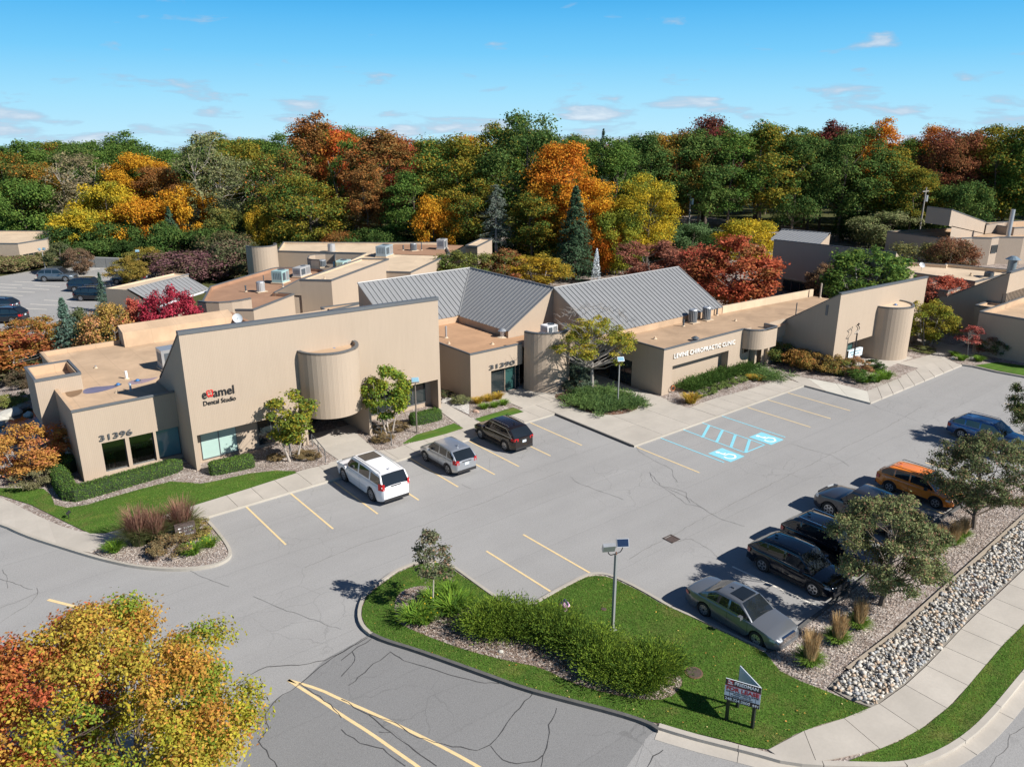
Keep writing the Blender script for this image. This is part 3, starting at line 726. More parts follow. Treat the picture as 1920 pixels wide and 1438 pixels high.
# strip beside the east bed, the new pale slabs at its corner and the walk beyond
e1 = gps([(1508.5, 722.3), (1632, 755.2)], .1); 
def strip_between(p0, p1, q0, q1, n, mats): 
    for i in range(n):
        t0, t1 = i / n + .002, (i + 1) / n - .002
        L = lambda a, b_, t: (a[0] + (b_[0] - a[0]) * t, a[1] + (b_[1] - a[1]) * t)
        MB().prism([L(p0, p1, t0), L(p0, p1, t1), L(q0, q1, t1), L(q0, q1, t0)], 0, .131).build('slab', mats[i] if isinstance(mats, list) else mats, walk)
c_in = gps(r4b([(350, 345), (1350, 535)]), .13); c_out = gps(r4b([(650, 493), (1390, 690)]), .13)
strip_between(c_out[0], c_out[1], c_in[0], (c_in[1][0], c_in[1][1]), 3, [concrete, concrete_new, concrete_new])
f_out = gps(r4b([(1390, 690), (1917, 462)]), .13); f_end = gp(1804, 684, .13)
f_in0 = gp(*r4b([(1350, 560)])[0], .13); f_in1 = (f_end[0] + .3, f_end[1] + 3.1)
f_in1 = (f_end[0] + f_in0[0] - f_out[0][0], f_end[1] + f_in0[1] - f_out[0][1] + .6)
strip_between(f_out[0], f_end, f_in0, f_in1, 9, concrete)
for a, b_ in (((f_in0[0] + 1.9, f_in0[1] + .55), (73.3, 30.3)),): pass
quadslab([(70.2, 28.6), (75.4, 28.3), (75.4, 31.0), (70.2, 31.6)], px=False, z=.128); quadslab([(75.42, 28.3), (80.6, 28.6), (80.6, 33.9), (75.42, 33.9)], px=False, z=.128); quadslab([(68.6, 31.6), (73.2, 31.6), (73.2, 34), (65.4, 34), (65.4, 33.2)], px=False, z=.127)
# the walk that leads north between the two buildings and the dental studio's forecourt
strip_between(gp(*z3([(1066, 220)])[0], .13), gp(*z3([(890, 92)])[0], .13), gp(*z3([(1172, 184)])[0], .13), gp(*z3([(925, 45)])[0], .13), 4, concrete)
for i, (a, b_) in enumerate(((43.78, 46.2), (46.22, 49.0))): quadslab([(20.7, a), (24.35, a), (24.35, b_), (20.7, b_)], px=False, nm='slab')
# curved walk at the west
wo = smooth_poly(gps([(-150, 945), (0, 981), (50, 1004), (110, 1023), (166, 1040), (195, 1022), (235, 998)], .12), False, 1)
wi = smooth_poly(gps([(-150, 890), (0, 930), (60, 962), (110, 985), (160, 1000), (190, 999), (232, 984)], .12), False, 1)
nn_ = min(len(wo), len(wi))
def resample(pts, n):
    L = [0]; 
    for i in range(len(pts) - 1): L.append(L[-1] + math.hypot(pts[i + 1][0] - pts[i][0], pts[i + 1][1] - pts[i][1]))
    out = []; k = 0
    for i in range(n + 1):
        s = L[-1] * i / n
        while k < len(L) - 2 and L[k + 1] < s: k += 1
        t = (s - L[k]) / max(1e-9, L[k + 1] - L[k]); out.append((pts[k][0] + (pts[k + 1][0] - pts[k][0]) * t, pts[k][1] + (pts[k + 1][1] - pts[k][1]) * t))
    return out
ro, ri = resample(wo, 14), resample(wi, 14)
for i in range(14):
    e = .006
    MB().prism([ro[i], ro[i + 1], ri[i + 1], ri[i]] if True else None, 0, .13 + e * 0).build('slab', concrete, walk)
# continuation behind the island to the stalls
a0, a1 = gp(232, 984, .12), (kA[0][0] + .45, 43.75); b0, b1 = gp(235, 998, .12), (kA[0][0] + .45, 41.45)
strip_between(b0, b1, a0, a1, 3, concrete)

# lawns, beds
def bed(name, pts, mat, z=.135, it=0, kind='structure', zplane=.13):
    poly = gps(pts, zplane)
    if it: poly = smooth_poly(poly, True, it)
    o = flat(name, poly, z, mat, kind=kind); return poly
L1 = bed('lawn', z1b([(-260, 330), (0, 393), (120, 395), (280, 398), (330, 440), (350, 500), (430, 520), (560, 500), (760, 440), (900, 400), (1100, 350), (1290, 365), (1400, 345), (1600, 300), (1760, 282), (1890, 285), (1905, 296), (1600, 395), (1260, 500), (830, 640), (680, 683), (580, 685), (440, 620), (200, 500), (0, 438), (-260, 370)]), lawn_m)
B1 = bed('mulch_bed', z1b([(-200, 300), (-200, 320), (0, 392), (280, 396), (340, 500), (430, 522), (760, 442), (1100, 350), (1290, 367), (1760, 284), (1890, 287), (2110, 240), (2070, 130), (1900, 100), (1500, 200), (1270, 280), (1170, 200), (560, 350), (520, 370), (480, 300), (300, 200), (0, 240)]), mulch, .132)
ISL = bed('mulch_bed', z1b([(610, 812), (700, 850), (850, 885), (1000, 900), (1150, 905), (1300, 893), (1400, 870), (1460, 835), (1470, 805), (1400, 715), (1300, 600), (1270, 580), (1230, 560), (1000, 600), (850, 640), (700, 730), (620, 790)]), mulch, .14, 1)
z3f = zs(320, 540, 3.55)
B2 = bed('mulch_bed', z3([(370, 245), (500, 358), (600, 350), (720, 310), (870, 270), (1060, 218), (985, 170), (900, 120), (640, 170), (420, 160)]), mulch, .134)
L2 = bed('lawn', z3([(660, 320), (700, 290), (760, 255), (870, 225), (1000, 183), (1058, 215), (950, 250), (800, 290)]), lawn_m, .139)
B3 = bed('gravel_bed', z3([(915, 45), (1100, 130), (1110, 150), (1180, 180), (1130, 150), (1130, 60), (1100, 20), (930, 10)]), mulch_mat('white gravel', (.52, .50, .47), (.62, .60, .57), (.35, .33, .31)), .136)
B3b = bed('mulch_bed', z3([(1095, 60), (1095, 140), (1130, 155), (1380, 80), (1320, 30), (1100, 20)]), mulch, .140)
L3 = bed('lawn', z3([(1130, 155), (1180, 182), (1445, 110), (1380, 82)]), lawn_m, .144)
s5z = zs(800, 480, 3.423)
B4 = bed('mulch_bed', s5z([(800, 895), (900, 950), (1000, 995), (1100, 1018), (1230, 1020), (1330, 995), (1362, 970), (1340, 920), (1250, 870), (1130, 850), (1060, 800), (910, 770), (905, 870)]), mulch_mat('red bark mulch', (.14, .065, .04), (.26, .16, .12), (.32, .28, .25)), .142, 1)
B5 = bed('mulch_bed', r8b([(310, 1025), (550, 1108), (800, 1010), (1200, 905), (1560, 790), (1380, 690), (1200, 670), (700, 830), (340, 900)]), mulch, .142)
B6 = bed('mulch_bed', r4b([(160, 270), (400, 360), (1050, 480), (1350, 558), (1745, 402), (1640, 320), (1300, 340), (980, 240), (300, 190)]), mulch, .142)
B7 = bed('mulch_bed', zr2([(90, 1030), (410, 1100), (520, 1020), (430, 960), (250, 930), (100, 920)]), mulch, .142, 1)
B8 = bed('mulch_bed', zr2([(600, 1110), (760, 1190), (960, 1210), (1260, 1200), (1180, 1150), (900, 1090), (650, 1080)]), mulch, .142, 0)
L4 = bed('lawn', zr2([(960, 1212), (1240, 1170), (1700, 1230), (1700, 1370), (1569, 1335), (1200, 1265)]), lawn_m, .144)
walk2 = bed('path', zr2([(410, 1100), (560, 1120), (640, 1080), (760, 1000), (900, 930), (830, 925), (640, 1000), (520, 1040)]), concrete, .146)

# kerbs (a real step)
kerb = thing('kerb', None, None); kerb['kind'] = 'structure'
mbk = MB(); ribbon(mbk, kerb1, .16, 0, 0, .15); mbk.build('kerb_run', kerb_m, kerb)
mbk = MB(); ribbon(mbk, [(p[0], p[1]) for p in gps([(1804, 683.8), (1827, 687), (1870, 697), (1920, 706), (2000, 722)], .1)], .16, 0, 0, .15); mbk.build('kerb_run', kerb_m, kerb)
for a, b_ in (((kA[0][0], 41.36), (37.4, 41.44)), ((37.42, 33.44), (58.3, 33.44))):
    mbk = MB(); ribbon(mbk, [a, b_], .14, 0, 0, .134); mbk.build('kerb_run', kerb_m, kerb)
mbk = MB(); ribbon(mbk, [(37.42, 41.4), (37.42, 33.5)], .12, 0, 0, .134); mbk.build('kerb_run', kerb_dark, kerb)
mbk = MB(); ribbon(mbk, gps([(1508.5, 722.3), (1632, 755.2)], .05), .10, 0, 0, .13); mbk.build('kerb_run', kerb_m, kerb)

# ---- south island with the lease sign
w_edge = z4b([(165, 665), (120, 628), (98, 580), (100, 520), (125, 455), (170, 410), (235, 365), (290, 325), (360, 292), (440, 268), (520, 262), (590, 285), (640, 318), (700, 362), (800, 435), (900, 503), (985, 532), (1040, 505), (1200, 412), (1330, 345), (1380, 335), (1440, 338), (1500, 358), (1620, 415), (1800, 520)])
s_edge = z4b([(165, 665), (240, 700), (400, 748), (600, 818), (800, 890), (1000, 962), (1200, 1015), (1500, 1092), (1680, 1150), (1735, 1187)])
gut = z6b([(95, 690), (260, 740), (440, 785), (600, 825), (700, 858), (860, 878), (1040, 882), (1260, 888), (1380, 872), (1500, 825), (1600, 765), (1670, 710), (1740, 640), (1810, 560), (1920, 425), (2150, 160)])
e_edge = z5([(-20, 915), (150, 1000), (400, 1120), (560, 1195), (670, 1248), (745, 1205), (820, 1140), (1000, 1005), (1090, 935), (1300, 770), (1500, 615), (1640, 525), (1920, 370), (2300, 150)])
island_poly = [gp(x, y, .1) for x, y in w_edge[:-1]] + gps(e_edge[1:], .1) + [(78, -5)] + list(reversed(gps(gut, .1))) + list(reversed(gps(s_edge[1:-1], .1)))
flat('verge_ground', island_poly, .10, mulch, kind='structure', z0=-.05)
def kb(pts, w, mat, h=.15, sm=1): m_ = MB(); ribbon(m_, smooth_poly(gps(pts, .1), False, sm), w, 0, 0, h); return m_.build('kerb_run', mat, kerb)
kb(w_edge + z5([(150, 1000), (400, 1120), (560, 1195), (670, 1248)])[0:0], .16, kerb_m)
kb(z5([(206, 1036), (400, 1120), (560, 1195), (668, 1246)]), .13, kerb_m)
kb(z5([(672, 1250), (745, 1205), (820, 1140), (1000, 1005), (1090, 935), (1300, 770), (1500, 615), (1640, 525), (1920, 370)]), .16, kerb_dark)
kb(s_edge, .16, kerb_dark)
# concrete kerb with its gutter at the street corner
gpl = smooth_poly(gps(gut, .1), False, 2)
def offset_line(pts, d):
    out = []
    for i in range(len(pts)):
        a = Vector(pts[max(0, i - 1)]); b_ = Vector(pts[min(len(pts) - 1, i + 1)]); t = (b_ - a).normalized(); out.append((pts[i][0] + t.y * d, pts[i][1] - t.x * d))
    return out
def chunks(pts, seg):
    L = [0]
    for i in range(len(pts) - 1): L.append(L[-1] + math.hypot(pts[i + 1][0] - pts[i][0], pts[i + 1][1] - pts[i][1]))
    n = max(1, int(L[-1] / seg)); r_ = resample(pts, n * 4); return [r_[i * 4:i * 4 + 5] for i in range(n)]
def shrink(c, e=.01):
    a, b_ = Vector(c[0]), Vector(c[1]); c = list(c); c[0] = tuple(a + (b_ - a).normalized() * e); a, b_ = Vector(c[-1]), Vector(c[-2]); c[-1] = tuple(a + (b_ - a).normalized() * e); return c
for ch in chunks(offset_line(gpl, .06), 2.6): m_ = MB(); ribbon(m_, shrink(ch), .22, 0, 0, .155); m_.build('kerb_stone', concrete, kerb)
for ch in chunks(offset_line(gpl, .42), 2.6): m_ = MB(); ribbon(m_, shrink(ch), .50, 0, 0, .02); m_.build('gutter_slab', concrete, kerb)
# lawn of the island, split round the beds
LI = gps(z4b([(165, 655), (135, 620), (112, 570), (115, 520), (140, 460), (185, 418), (245, 375), (300, 335), (370, 303), (450, 280), (520, 274), (580, 296), (700, 375), (800, 447), (900, 515), (985, 545), (1040, 517), (1200, 423), (1330, 357), (1380, 347), (1440, 350), (1500, 370), (1620, 427), (1800, 532)]), .13)
LI += gps(z5([(150, 1010), (400, 1130), (560, 1205), (665, 1258)]), .13) + gps(z6b([(700, 420), (800, 470), (930, 520), (1050, 570), (1150, 607), (1110, 632), (905, 688), (780, 735), (640, 812), (560, 800), (440, 768), (260, 728), (95, 680)]), .13)
LI += list(reversed(gps(z4b([(240, 690), (400, 738), (600, 808), (800, 880), (1000, 952), (1200, 1005), (1500, 1082), (1680, 1140)]), .13)))
flat('lawn', LI, .14, lawn_m, kind='structure')
BI1 = gps(z4b([(300, 600), (290, 520), (300, 460), (350, 420), (440, 400), (520, 410), (640, 450), (720, 560), (760, 600), (900, 600), (1000, 700), (1300, 780), (1500, 900), (1700, 900), (1800, 880), (1860, 900), (1855, 960), (1780, 1020), (1650, 1025), (1450, 990), (1250, 930), (1100, 850), (900, 810), (700, 760), (500, 690), (380, 640)]), .13)
BI1 = smooth_poly(BI1, True, 1); flat('mulch_bed', BI1, .148, mulch_mat('brown bark mulch', (.12, .075, .055), (.27, .22, .19), (.44, .40, .37)), kind='structure')
LV = gps(z6b([(1045, 868), (1290, 775), (1430, 695), (1570, 580), (1690, 440), (1830, 275), (1920, 190), (2150, -60), (2150, 145), (1920, 405), (1810, 545), (1740, 625), (1670, 695), (1600, 750), (1500, 810), (1380, 858), (1260, 874), (1100, 876)]), .13)
flat('lawn', LV, .14, lawn_m, kind='structure')
# lower walk, slab by slab
wi_ = smooth_poly(gps(z6b([(640, 815), (770, 740), (905, 688), (1120, 632), (1170, 605), (1240, 555), (1320, 500), (1420, 410), (1520, 305), (1640, 175), (1760, 65), (1830, 0), (2100, -260)]), .13), False, 1)
wo_ = smooth_poly(gps(z6b([(700, 855), (860, 880), (1040, 872), (1290, 772), (1360, 735), (1430, 692), (1570, 575), (1690, 435), (1760, 350), (1830, 270), (1920, 185), (2150, -60)]), .13), False, 1)
lowwalk = thing('sidewalk', None, None); lowwalk['kind'] = 'structure'
ni = 22; ri_ = resample(wi_, ni); ro_ = resample(wo_, ni)
# cross joints stay square to the walk: match by nearest point on the outer line
def nearest(p, line):
    fine = resample(line, 600); return min(fine, key=lambda q: (q[0] - p[0]) ** 2 + (q[1] - p[1]) ** 2)
prev_o = ro_[0]
inner_js = chunks(wi_, 1.75)
js = [c[0] for c in inner_js] + [inner_js[-1][-1]]
os_ = [nearest(p, wo_) for p in js]
for i in range(len(js) - 1):
    a, b_, c, d = Vector(js[i]), Vector(js[i + 1]), Vector(os_[i + 1]), Vector(os_[i])
    if (c - d).length < .05: continue
    e = (b_ - a).normalized() * .012; e2 = (c - d).normalized() * .012
    MB().prism([tuple(a + e), tuple(b_ - e), tuple(c - e2), tuple(d + e2)], 0, .15).build('slab', concrete, lowwalk)
# stone bed polygon, edging board
SB = gps(z6b([(940, 502), (1000, 440), (1040, 415), (1150, 330), (1280, 232), (1400, 122), (1535, 0), (1640, -95), (1900, -330), (2150, -560), (2150, -310), (1830, -10), (1640, 170), (1520, 300), (1420, 402), (1320, 492), (1240, 548), (1175, 600), (1150, 600), (1050, 565)]), .13)
flat('stone_bed', SB, .142, simple('bed soil', (.24, .22, .19), .95, 0, .3, 5), kind='structure')
edg = gps(z6b([(1035, 412), (1150, 325), (1280, 226), (1400, 116), (1535, -6), (1640, -101), (1900, -336), (2150, -566)]), .15)
m_ = MB(); ribbon(m_, edg, .14, .05, 0, .21); tag(m_.build('edging_board', simple('weathered edging', (.33, .28, .22), .9, 0, .25, 5)), kind='structure')

# streets
flat('entrance_road', gps([(690, 1192), (755, 1212), (900, 1260), (1050, 1305), (1180, 1345), (1236, 1365), (1215, 1380), (1170, 1445), (1150, 1500), (420, 1520), (470, 1390), (488, 1330), (560, 1285), (610, 1235)], 0), .004, asphalt2, kind='structure')
flat('street', gps([(1210, 1385), (1236, 1368), (1400, 1430), (1560, 1470), (1750, 1440), (1840, 1380), (1920, 1290), (2100, 1100), (2300, 1200), (2300, 1700), (1100, 1700)], 0), .006, asphalt, kind='structure')
# paint
def stripe(pts, w, mat, z=.008, nm='parking_line', it=0):
    p = gps(pts, 0) 
    if it: p = smooth_poly(p, False, it)
    m_ = MB(); ribbon(m_, p, w, z); return m_.build(nm, mat, lot)
def stripe_w(a, b_, w, mat, z=.008): m_ = MB(); ribbon(m_, [a, b_], w, z); return m_.build('parking_line', mat, lot)
yy0, yy1 = 41.3, 35.85
for xx in (13.63, 16.33, 19.08, 21.8, 24.6, 27.4, 29.35, 32.05, 34.9): stripe_w((xx, yy0 if xx > 14 else 41.3), (xx - .0, yy1), .105, paint_y)
for k_, xx in enumerate((50.1, 52.83, 55.57)): stripe_w((xx, 33.3), (xx + .02, 27.95), .105, paint_w if False else paint_y)
stripe_w((37.6, 33.3), (37.62, 28.0), .105, paint_y)
for xx, e in ((40.1, 28.0), (47.0, 28.0)): stripe_w((xx, 33.35), (xx + .02, e), .11, paint_b)
hA = gps(r2b([(0, 0)]) , 0)
q3 = zs(1160, 720, 5.99)
Bp = gps(q3([(720, 510), (1420, 772), (1640, 682), (935, 435)]))
stripe_w(Bp[0], Bp[1], .11, paint_b); stripe_w(Bp[3], Bp[2], .11, paint_b); stripe_w(Bp[1], Bp[2], .11, paint_b)
for a, b_ in (((1015, 465), (940, 600)), ((1165, 520), (1100, 650)), ((1310, 572), (1260, 712)), ((1470, 628), (1425, 770))):
    p = gps(q3([a, b_])); stripe_w(p[0], p[1], .2, paint_b, .0085)
def isa(cx, cy):
    t = thing('accessible_parking_symbol', None, None, (cx, cy, .0)); t['kind'] = 'structure'; t.parent = lot
    m_ = MB(); m_.face([(-.75, -.9, .008), (.75, -.9, .008), (.75, .9, .008), (-.75, .9, .008)]); m_.build('symbol_field', paint_b, t)
    # white wheelchair figure; its top points towards the stall head (+y)
    m_ = MB()
    arc = [(-.02 + .38 * math.cos(a), -.28 + .38 * math.sin(a)) for a in [R(x) for x in range(150, 400, 18)]]
    ribbon(m_, arc, .12, .0115); ribbon(m_, [(-.08, .45), (-.05, .02), (.26, .0), (.42, -.42)], .15, .012); ribbon(m_, [(-.07, .22), (.22, .20)], .10, .0125)
    m_.face([(-.09 + .15 * math.cos(6.283 * k / 10), .62 + .15 * math.sin(6.283 * k / 10), .013) for k in range(10)])
    m_.build('symbol_figure', simple('white marking', (.82, .84, .82), .7, 0, .08), t); t.rotation_euler[2] = R(0)
for c in (((1165, 730), (1360, 805), (1245, 862), (1065, 790)), ((1610, 555), (1805, 620), (1690, 665), (1530, 605))):
    p = gps(q3(list(c))); isa(sum(a[0] for a in p) / 4, sum(a[1] for a in p) / 4)
for pts in (((912, 1033), (1036, 1111)), ((981, 1002), (1108, 1075))): stripe(list(pts), .11, paint_y)
for pts in (((500, 835), (940, 1040)), ((700, 720), (1100, 935)), ((905, 580), (1250, 740)), ((1200, 470), (1560, 590)), ((1440, 330), (1800, 440)), ((1570, 197), (1650, 220)), ((1690, 130), (1900, 190)), ((1825, 42), (1920, 65))): stripe(z5(list(pts)), .11, paint_w if pts[0][0] == 500 else paint_y)
stripe([(90, 1124), (172, 1145), (260, 1170)], .16, paint_y)
stripe(z4b([(-290, 915), (-120, 965), (0, 1022), (180, 1100), (400, 1205), (600, 1305), (760, 1395), (900, 1480)]), .13, paint_y, .009, it=1)
stripe(z4b([(-290, 915), (-220, 960), (-100, 1035), (0, 1105), (160, 1205), (300, 1305), (430, 1395), (560, 1500)]), .13, paint_y, .009, it=1)
# cracks and their filler
def crack(pts, w=.03, jit=.09, it=5, mat=crack_m, z=.0115, seed=0):
    rg = random.Random(hash(str(pts)) % 99991 if False else int(sum(a * 7 + b_ * 3 for a, b_ in pts)) + seed); p = gps(pts, 0); q = [p[0]]
    for i in range(len(p) - 1):
        L = math.hypot(p[i + 1][0] - p[i][0], p[i + 1][1] - p[i][1]); n = max(2, int(L / .28))
        for k in range(1, n + 1):
            t = k / n; q.append((p[i][0] + (p[i + 1][0] - p[i][0]) * t + rg.uniform(-jit, jit) * (k < n), p[i][1] + (p[i + 1][1] - p[i][1]) * t + rg.uniform(-jit, jit) * (k < n)))
    ws = [w * rg.uniform(.5, 1.25) for _ in q]
    m_ = MB(); ribbon(m_, q, ws, z); return m_.build('crack_seal', mat, lot)
zq = z4b
for i, pts in enumerate([zq([(265, 760), (340, 810), (480, 850), (600, 890), (740, 925), (860, 935)]), zq([(265, 765), (150, 850), (40, 945)]), zq([(165, 690), (60, 760), (0, 808)]), zq([(1050, 980), (950, 1090), (880, 1190), (810, 1270), (740, 1300), (560, 1265), (420, 1230), (300, 1150), (140, 1100), (0, 1020)]),
     zq([(1175, 1068), (1130, 1160), (1128, 1240), (1100, 1330), (1090, 1390)]), zq([(815, 1275), (880, 1350), (960, 1372), (1050, 1360), (1100, 1325)]), zq([(150, 1105), (270, 1200), (400, 1300), (520, 1385)]), zq([(0, 1185), (100, 1260), (230, 1290), (350, 1385)]), zq([(205, 1198), (270, 1200)]), zq([(1755, 1298), (1700, 1330), (1670, 1390)]),
     [(690, 1192), (655, 1215), (600, 1250), (565, 1280), (520, 1310), (497, 1340), (505, 1365), (485, 1390), (520, 1438)], [(430, 1300), (470, 1265), (500, 1250), (560, 1247), (610, 1238), (690, 1195)], [(560, 1280), (620, 1320), (640, 1345)], zq([(0, 895), (60, 830), (75, 790), (60, 760)])]):
    crack(pts, .038, .05)
for pts in [[(0, 1140), (40, 1125), (75, 1110)], [(0, 1085), (30, 1095), (62, 1105)], [(5, 1068), (14, 1085), (15, 1103)], [(69, 1102), (70, 1115), (58, 1130), (0, 1168)], [(350, 1068), (380, 1082), (430, 1100)], [(475, 1118), (520, 1138), (580, 1160), (640, 1180)], q3([(200, 705), (230, 760), (400, 860), (600, 960), (610, 1030), (660, 1100)]), q3([(345, 985), (385, 1090), (500, 1160), (620, 1240), (760, 1350), (880, 1370), (1000, 1420)]),
     q3([(500, 1150), (640, 1180), (760, 1220), (770, 1290), (800, 1330)]), r4b([(1390, 700), (1500, 760), (1700, 820), (1917, 895)]), r4b([(500, 1150), (650, 1200), (800, 1240), (960, 1280), (1080, 1350), (1150, 1400)]), r2b([(1250, 920), (1330, 985), (1500, 1050), (1700, 1120), (1850, 1180)]), r2b([(35, 1005), (150, 1060)]),
     z5([(0, 800), (60, 760), (200, 690), (320, 620), (450, 560), (600, 480), (760, 400), (900, 330), (1060, 250), (1250, 160), (1420, 60)]), z5([(100, 380), (150, 440), (280, 500), (400, 580), (460, 610), (560, 640)]), z5([(200, 720), (300, 700), (400, 760), (440, 800)]), z3([(40, 1110), (200, 1040), (400, 960), (600, 900), (820, 830), (960, 770), (1200, 690), (1400, 600), (1700, 490)]), z6b([(1920, 700), (1850, 740), (1840, 800), (1780, 850), (1750, 901)])]:
    crack(pts, .018, .05, mat=simple('hairline crack', (.11, .108, .105), .9, 0, .2, 6))
# drain, manholes
def manhole(px, py, r_, label, z=.012, square=False, rz=0):
    c = gp(px, py, z); t = thing('drain_grate' if square else 'manhole_cover', label, 'drain' if square else 'manhole cover', (*c, z), rz)
    m_ = MB()
    if square:
        m_.box(-r_, -r_, 0, r_, -r_ + .06, .02).box(-r_, r_ - .06, 0, r_, r_, .02).box(-r_, -r_, 0, -r_ + .06, r_, .02).box(r_ - .06, -r_, 0, r_, r_, .02); m_.build('frame', simple('dark cast iron', (.07, .05, .045), .8), t)
        for k in range(7): MB().box(-r_ + .07, -r_ + .09 + k * (2 * r_ - .18) / 7, -.02, r_ - .07, -r_ + .09 + (k + .5) * (2 * r_ - .18) / 7, .016).build('bar', MATS['dark cast iron'], t)
    else:
        m_.cyl((0, 0, 0), (0, 0, .02), r_, r_, 24); m_.build('frame', rust_m, t); MB().cyl((0, 0, .0), (0, 0, .03), r_ * .84, r_ * .84, 24).build('lid', simple('iron lid', (.10, .075, .065), .8, .3, .3, 9), t)
    return t
manhole(1259, 1010, .33, 'rusty square drain grate in the middle of the parking lot', .012, True)
manhole(1301, 1261, .36, 'round iron manhole cover in the grass by the lease sign', .145)
manhole(1132, 1103 + 39, .12, 'small round cover in the grass right of the pink hydrant', .145)
manhole(1833, 1102, .42, 'rusty round manhole cover among the river stones', .19)
manhole(290, 1049, .22, 'rusty round cover in the mulch of the monument sign island', .145)

# ------------------------------------------------------------------ buildings
r3 = zs(460, 430, 4); r4 = zs(180, 480, 3.6923); r1 = zs(1680, 380, 7.9875); s5z = zs(800, 480, 3.423)
def ring_coping(parent, poly, z, w=.12, h=.09, mat=coping_m, closed=True):
    n = len(poly); inn = inset(poly, w); out = inset(poly, -.03); m_ = MB()
    for i in range(n if closed else n - 1):
        j = (i + 1) % n; a, b_, c, d = out[i], out[j], inn[j], inn[i]
        m_.face([(*a, z + h), (*b_, z + h), (*c, z + h), (*d, z + h)]); m_.face([(*a, z - .08), (*b_, z - .08), (*b_, z + h), (*a, z + h)]); m_.face([(*c, z - .02), (*d, z - .02), (*d, z + h), (*c, z + h)])
    return m_.build('coping', mat, parent, world=True)
def block(parent, poly, ztop, roofz, roofm=roof_tan, z0=0, wallm=siding, cop=True, pw=.22, nm='wall', inner=None):
    """walls with a parapet, the membrane roof sunk behind it"""
    a = sum(poly[i][0] * poly[(i + 1) % len(poly)][1] - poly[(i + 1) % len(poly)][0] * poly[i][1] for i in range(len(poly)))
    if a < 0: poly = poly[::-1]
    m_ = MB(); m_.prism(poly, z0, ztop, top=False, bottom=z0 > .5); m_.build(nm, wallm, parent, world=True)
    inn = inset(poly, pw); n = len(poly); m_ = MB()
    for i in range(n):
        j = (i + 1) % n
        m_.face([(*inn[j], roofz), (*inn[i], roofz), (*inn[i], ztop), (*inn[j], ztop)]); m_.face([(*poly[i], ztop), (*poly[j], ztop), (*inn[j], ztop), (*inn[i], ztop)])
    m_.face([(*p, roofz) for p in inn]); m_.build('roof', roofm, parent, world=True)
    if cop: ring_coping(parent, poly, ztop)
def sheet(parent, a, b_, z0, z1, z1b=None, nm='wall', mat=siding): 
    return MB().wall(a, b_, z0, z1, z1b).build(nm, mat, parent, world=True)
def wallmb(parent, quads, nm='wall', mat=siding):
    """several sheets of one wall: (a, b, z0, z1) or (a, b, z0, z1, z1b)"""
    m_ = MB()
    for q in quads: m_.wall(*q)
    return m_.build(nm, mat, parent, world=True)
def window(parent, a, b_, z0, z1, n=1, glass=None, fr=None, depth=.06, frame_w=.05, nm='window'):
    """framed window in the vertical plane a-b, n lights, facing right-hand normal"""
    A = Vector((*a, 0)); B = Vector((*b_, 0)); d = (B - A); L = d.length; d.normalize(); nn = Vector((d.y, -d.x, 0))
    M = Matrix(((d.x, nn.x, 0, A.x), (d.y, nn.y, 0, A.y), (0, 0, 1, 0), (0, 0, 0, 1)))
    m_ = MB(); f = frame_w
    m_.box(0, 0, z0, L, depth, z0 + f, M=M).box(0, 0, z1 - f, L, depth, z1, M=M)
    for i in range(n + 1): x = L * i / n; m_.box(max(0, x - f / 2), 0, z0 + f, min(L, x + f / 2), depth, z1 - f, M=M)
    w = m_.build(nm, fr or coping_m, parent, world=True)
    for i in range(n):
        MB().box(L * i / n + f / 2, .01, z0 + f, L * (i + 1) / n - f / 2, .025, z1 - f, M=M).build('pane', glass or glass_dark, w, world=True)
    return w
def arc(cx, cy, r_, a0, a1, n=14): return [(cx + r_ * math.cos(R(a0 + (a1 - a0) * i / n)), cy + r_ * math.sin(R(a0 + (a1 - a0) * i / n))) for i in range(n + 1)]
def curve_wall(parent, pts, z0, z1, nm='curved_wall', mat=siding, thick=.2, inner_mat=None):
    m_ = MB(); u = 0; n = len(pts)
    inn = []
    for i in range(n):
        a = Vector(pts[max(0, i - 1)]); b_ = Vector(pts[min(n - 1, i + 1)]); t = (b_ - a).normalized(); inn.append((pts[i][0] - t.y * thick, pts[i][1] + t.x * thick))
    for i in range(n - 1):
        L = math.hypot(pts[i + 1][0] - pts[i][0], pts[i + 1][1] - pts[i][1])
        m_.face([(*pts[i], z0), (*pts[i + 1], z0), (*pts[i + 1], z1), (*pts[i], z1)], 0, [(u, z0), (u + L, z0), (u + L, z1), (u, z1)])
        m_.face([(*inn[i + 1], z0), (*inn[i], z0), (*inn[i], z1), (*inn[i + 1], z1)], 1, [(u, z0)] * 4)
        u += L
    o = m_.build(nm, [mat, inner_mat or mat], parent, world=True, smooth=True)
    m_ = MB()
    for i in range(n - 1):
        m_.face([(*pts[i], z1 + .06), (*pts[i + 1], z1 + .06), (*inn[i + 1], z1 + .06), (*inn[i], z1 + .06)])
        m_.face([(*pts[i], z1 - .08), (*pts[i + 1], z1 - .08), (*pts[i + 1], z1 + .06), (*pts[i], z1 + .06)])
        m_.face([(*inn[i + 1], z1), (*inn[i], z1), (*inn[i], z1 + .06), (*inn[i + 1], z1 + .06)])
    m_.build('coping', coping_m, parent, world=True); return o
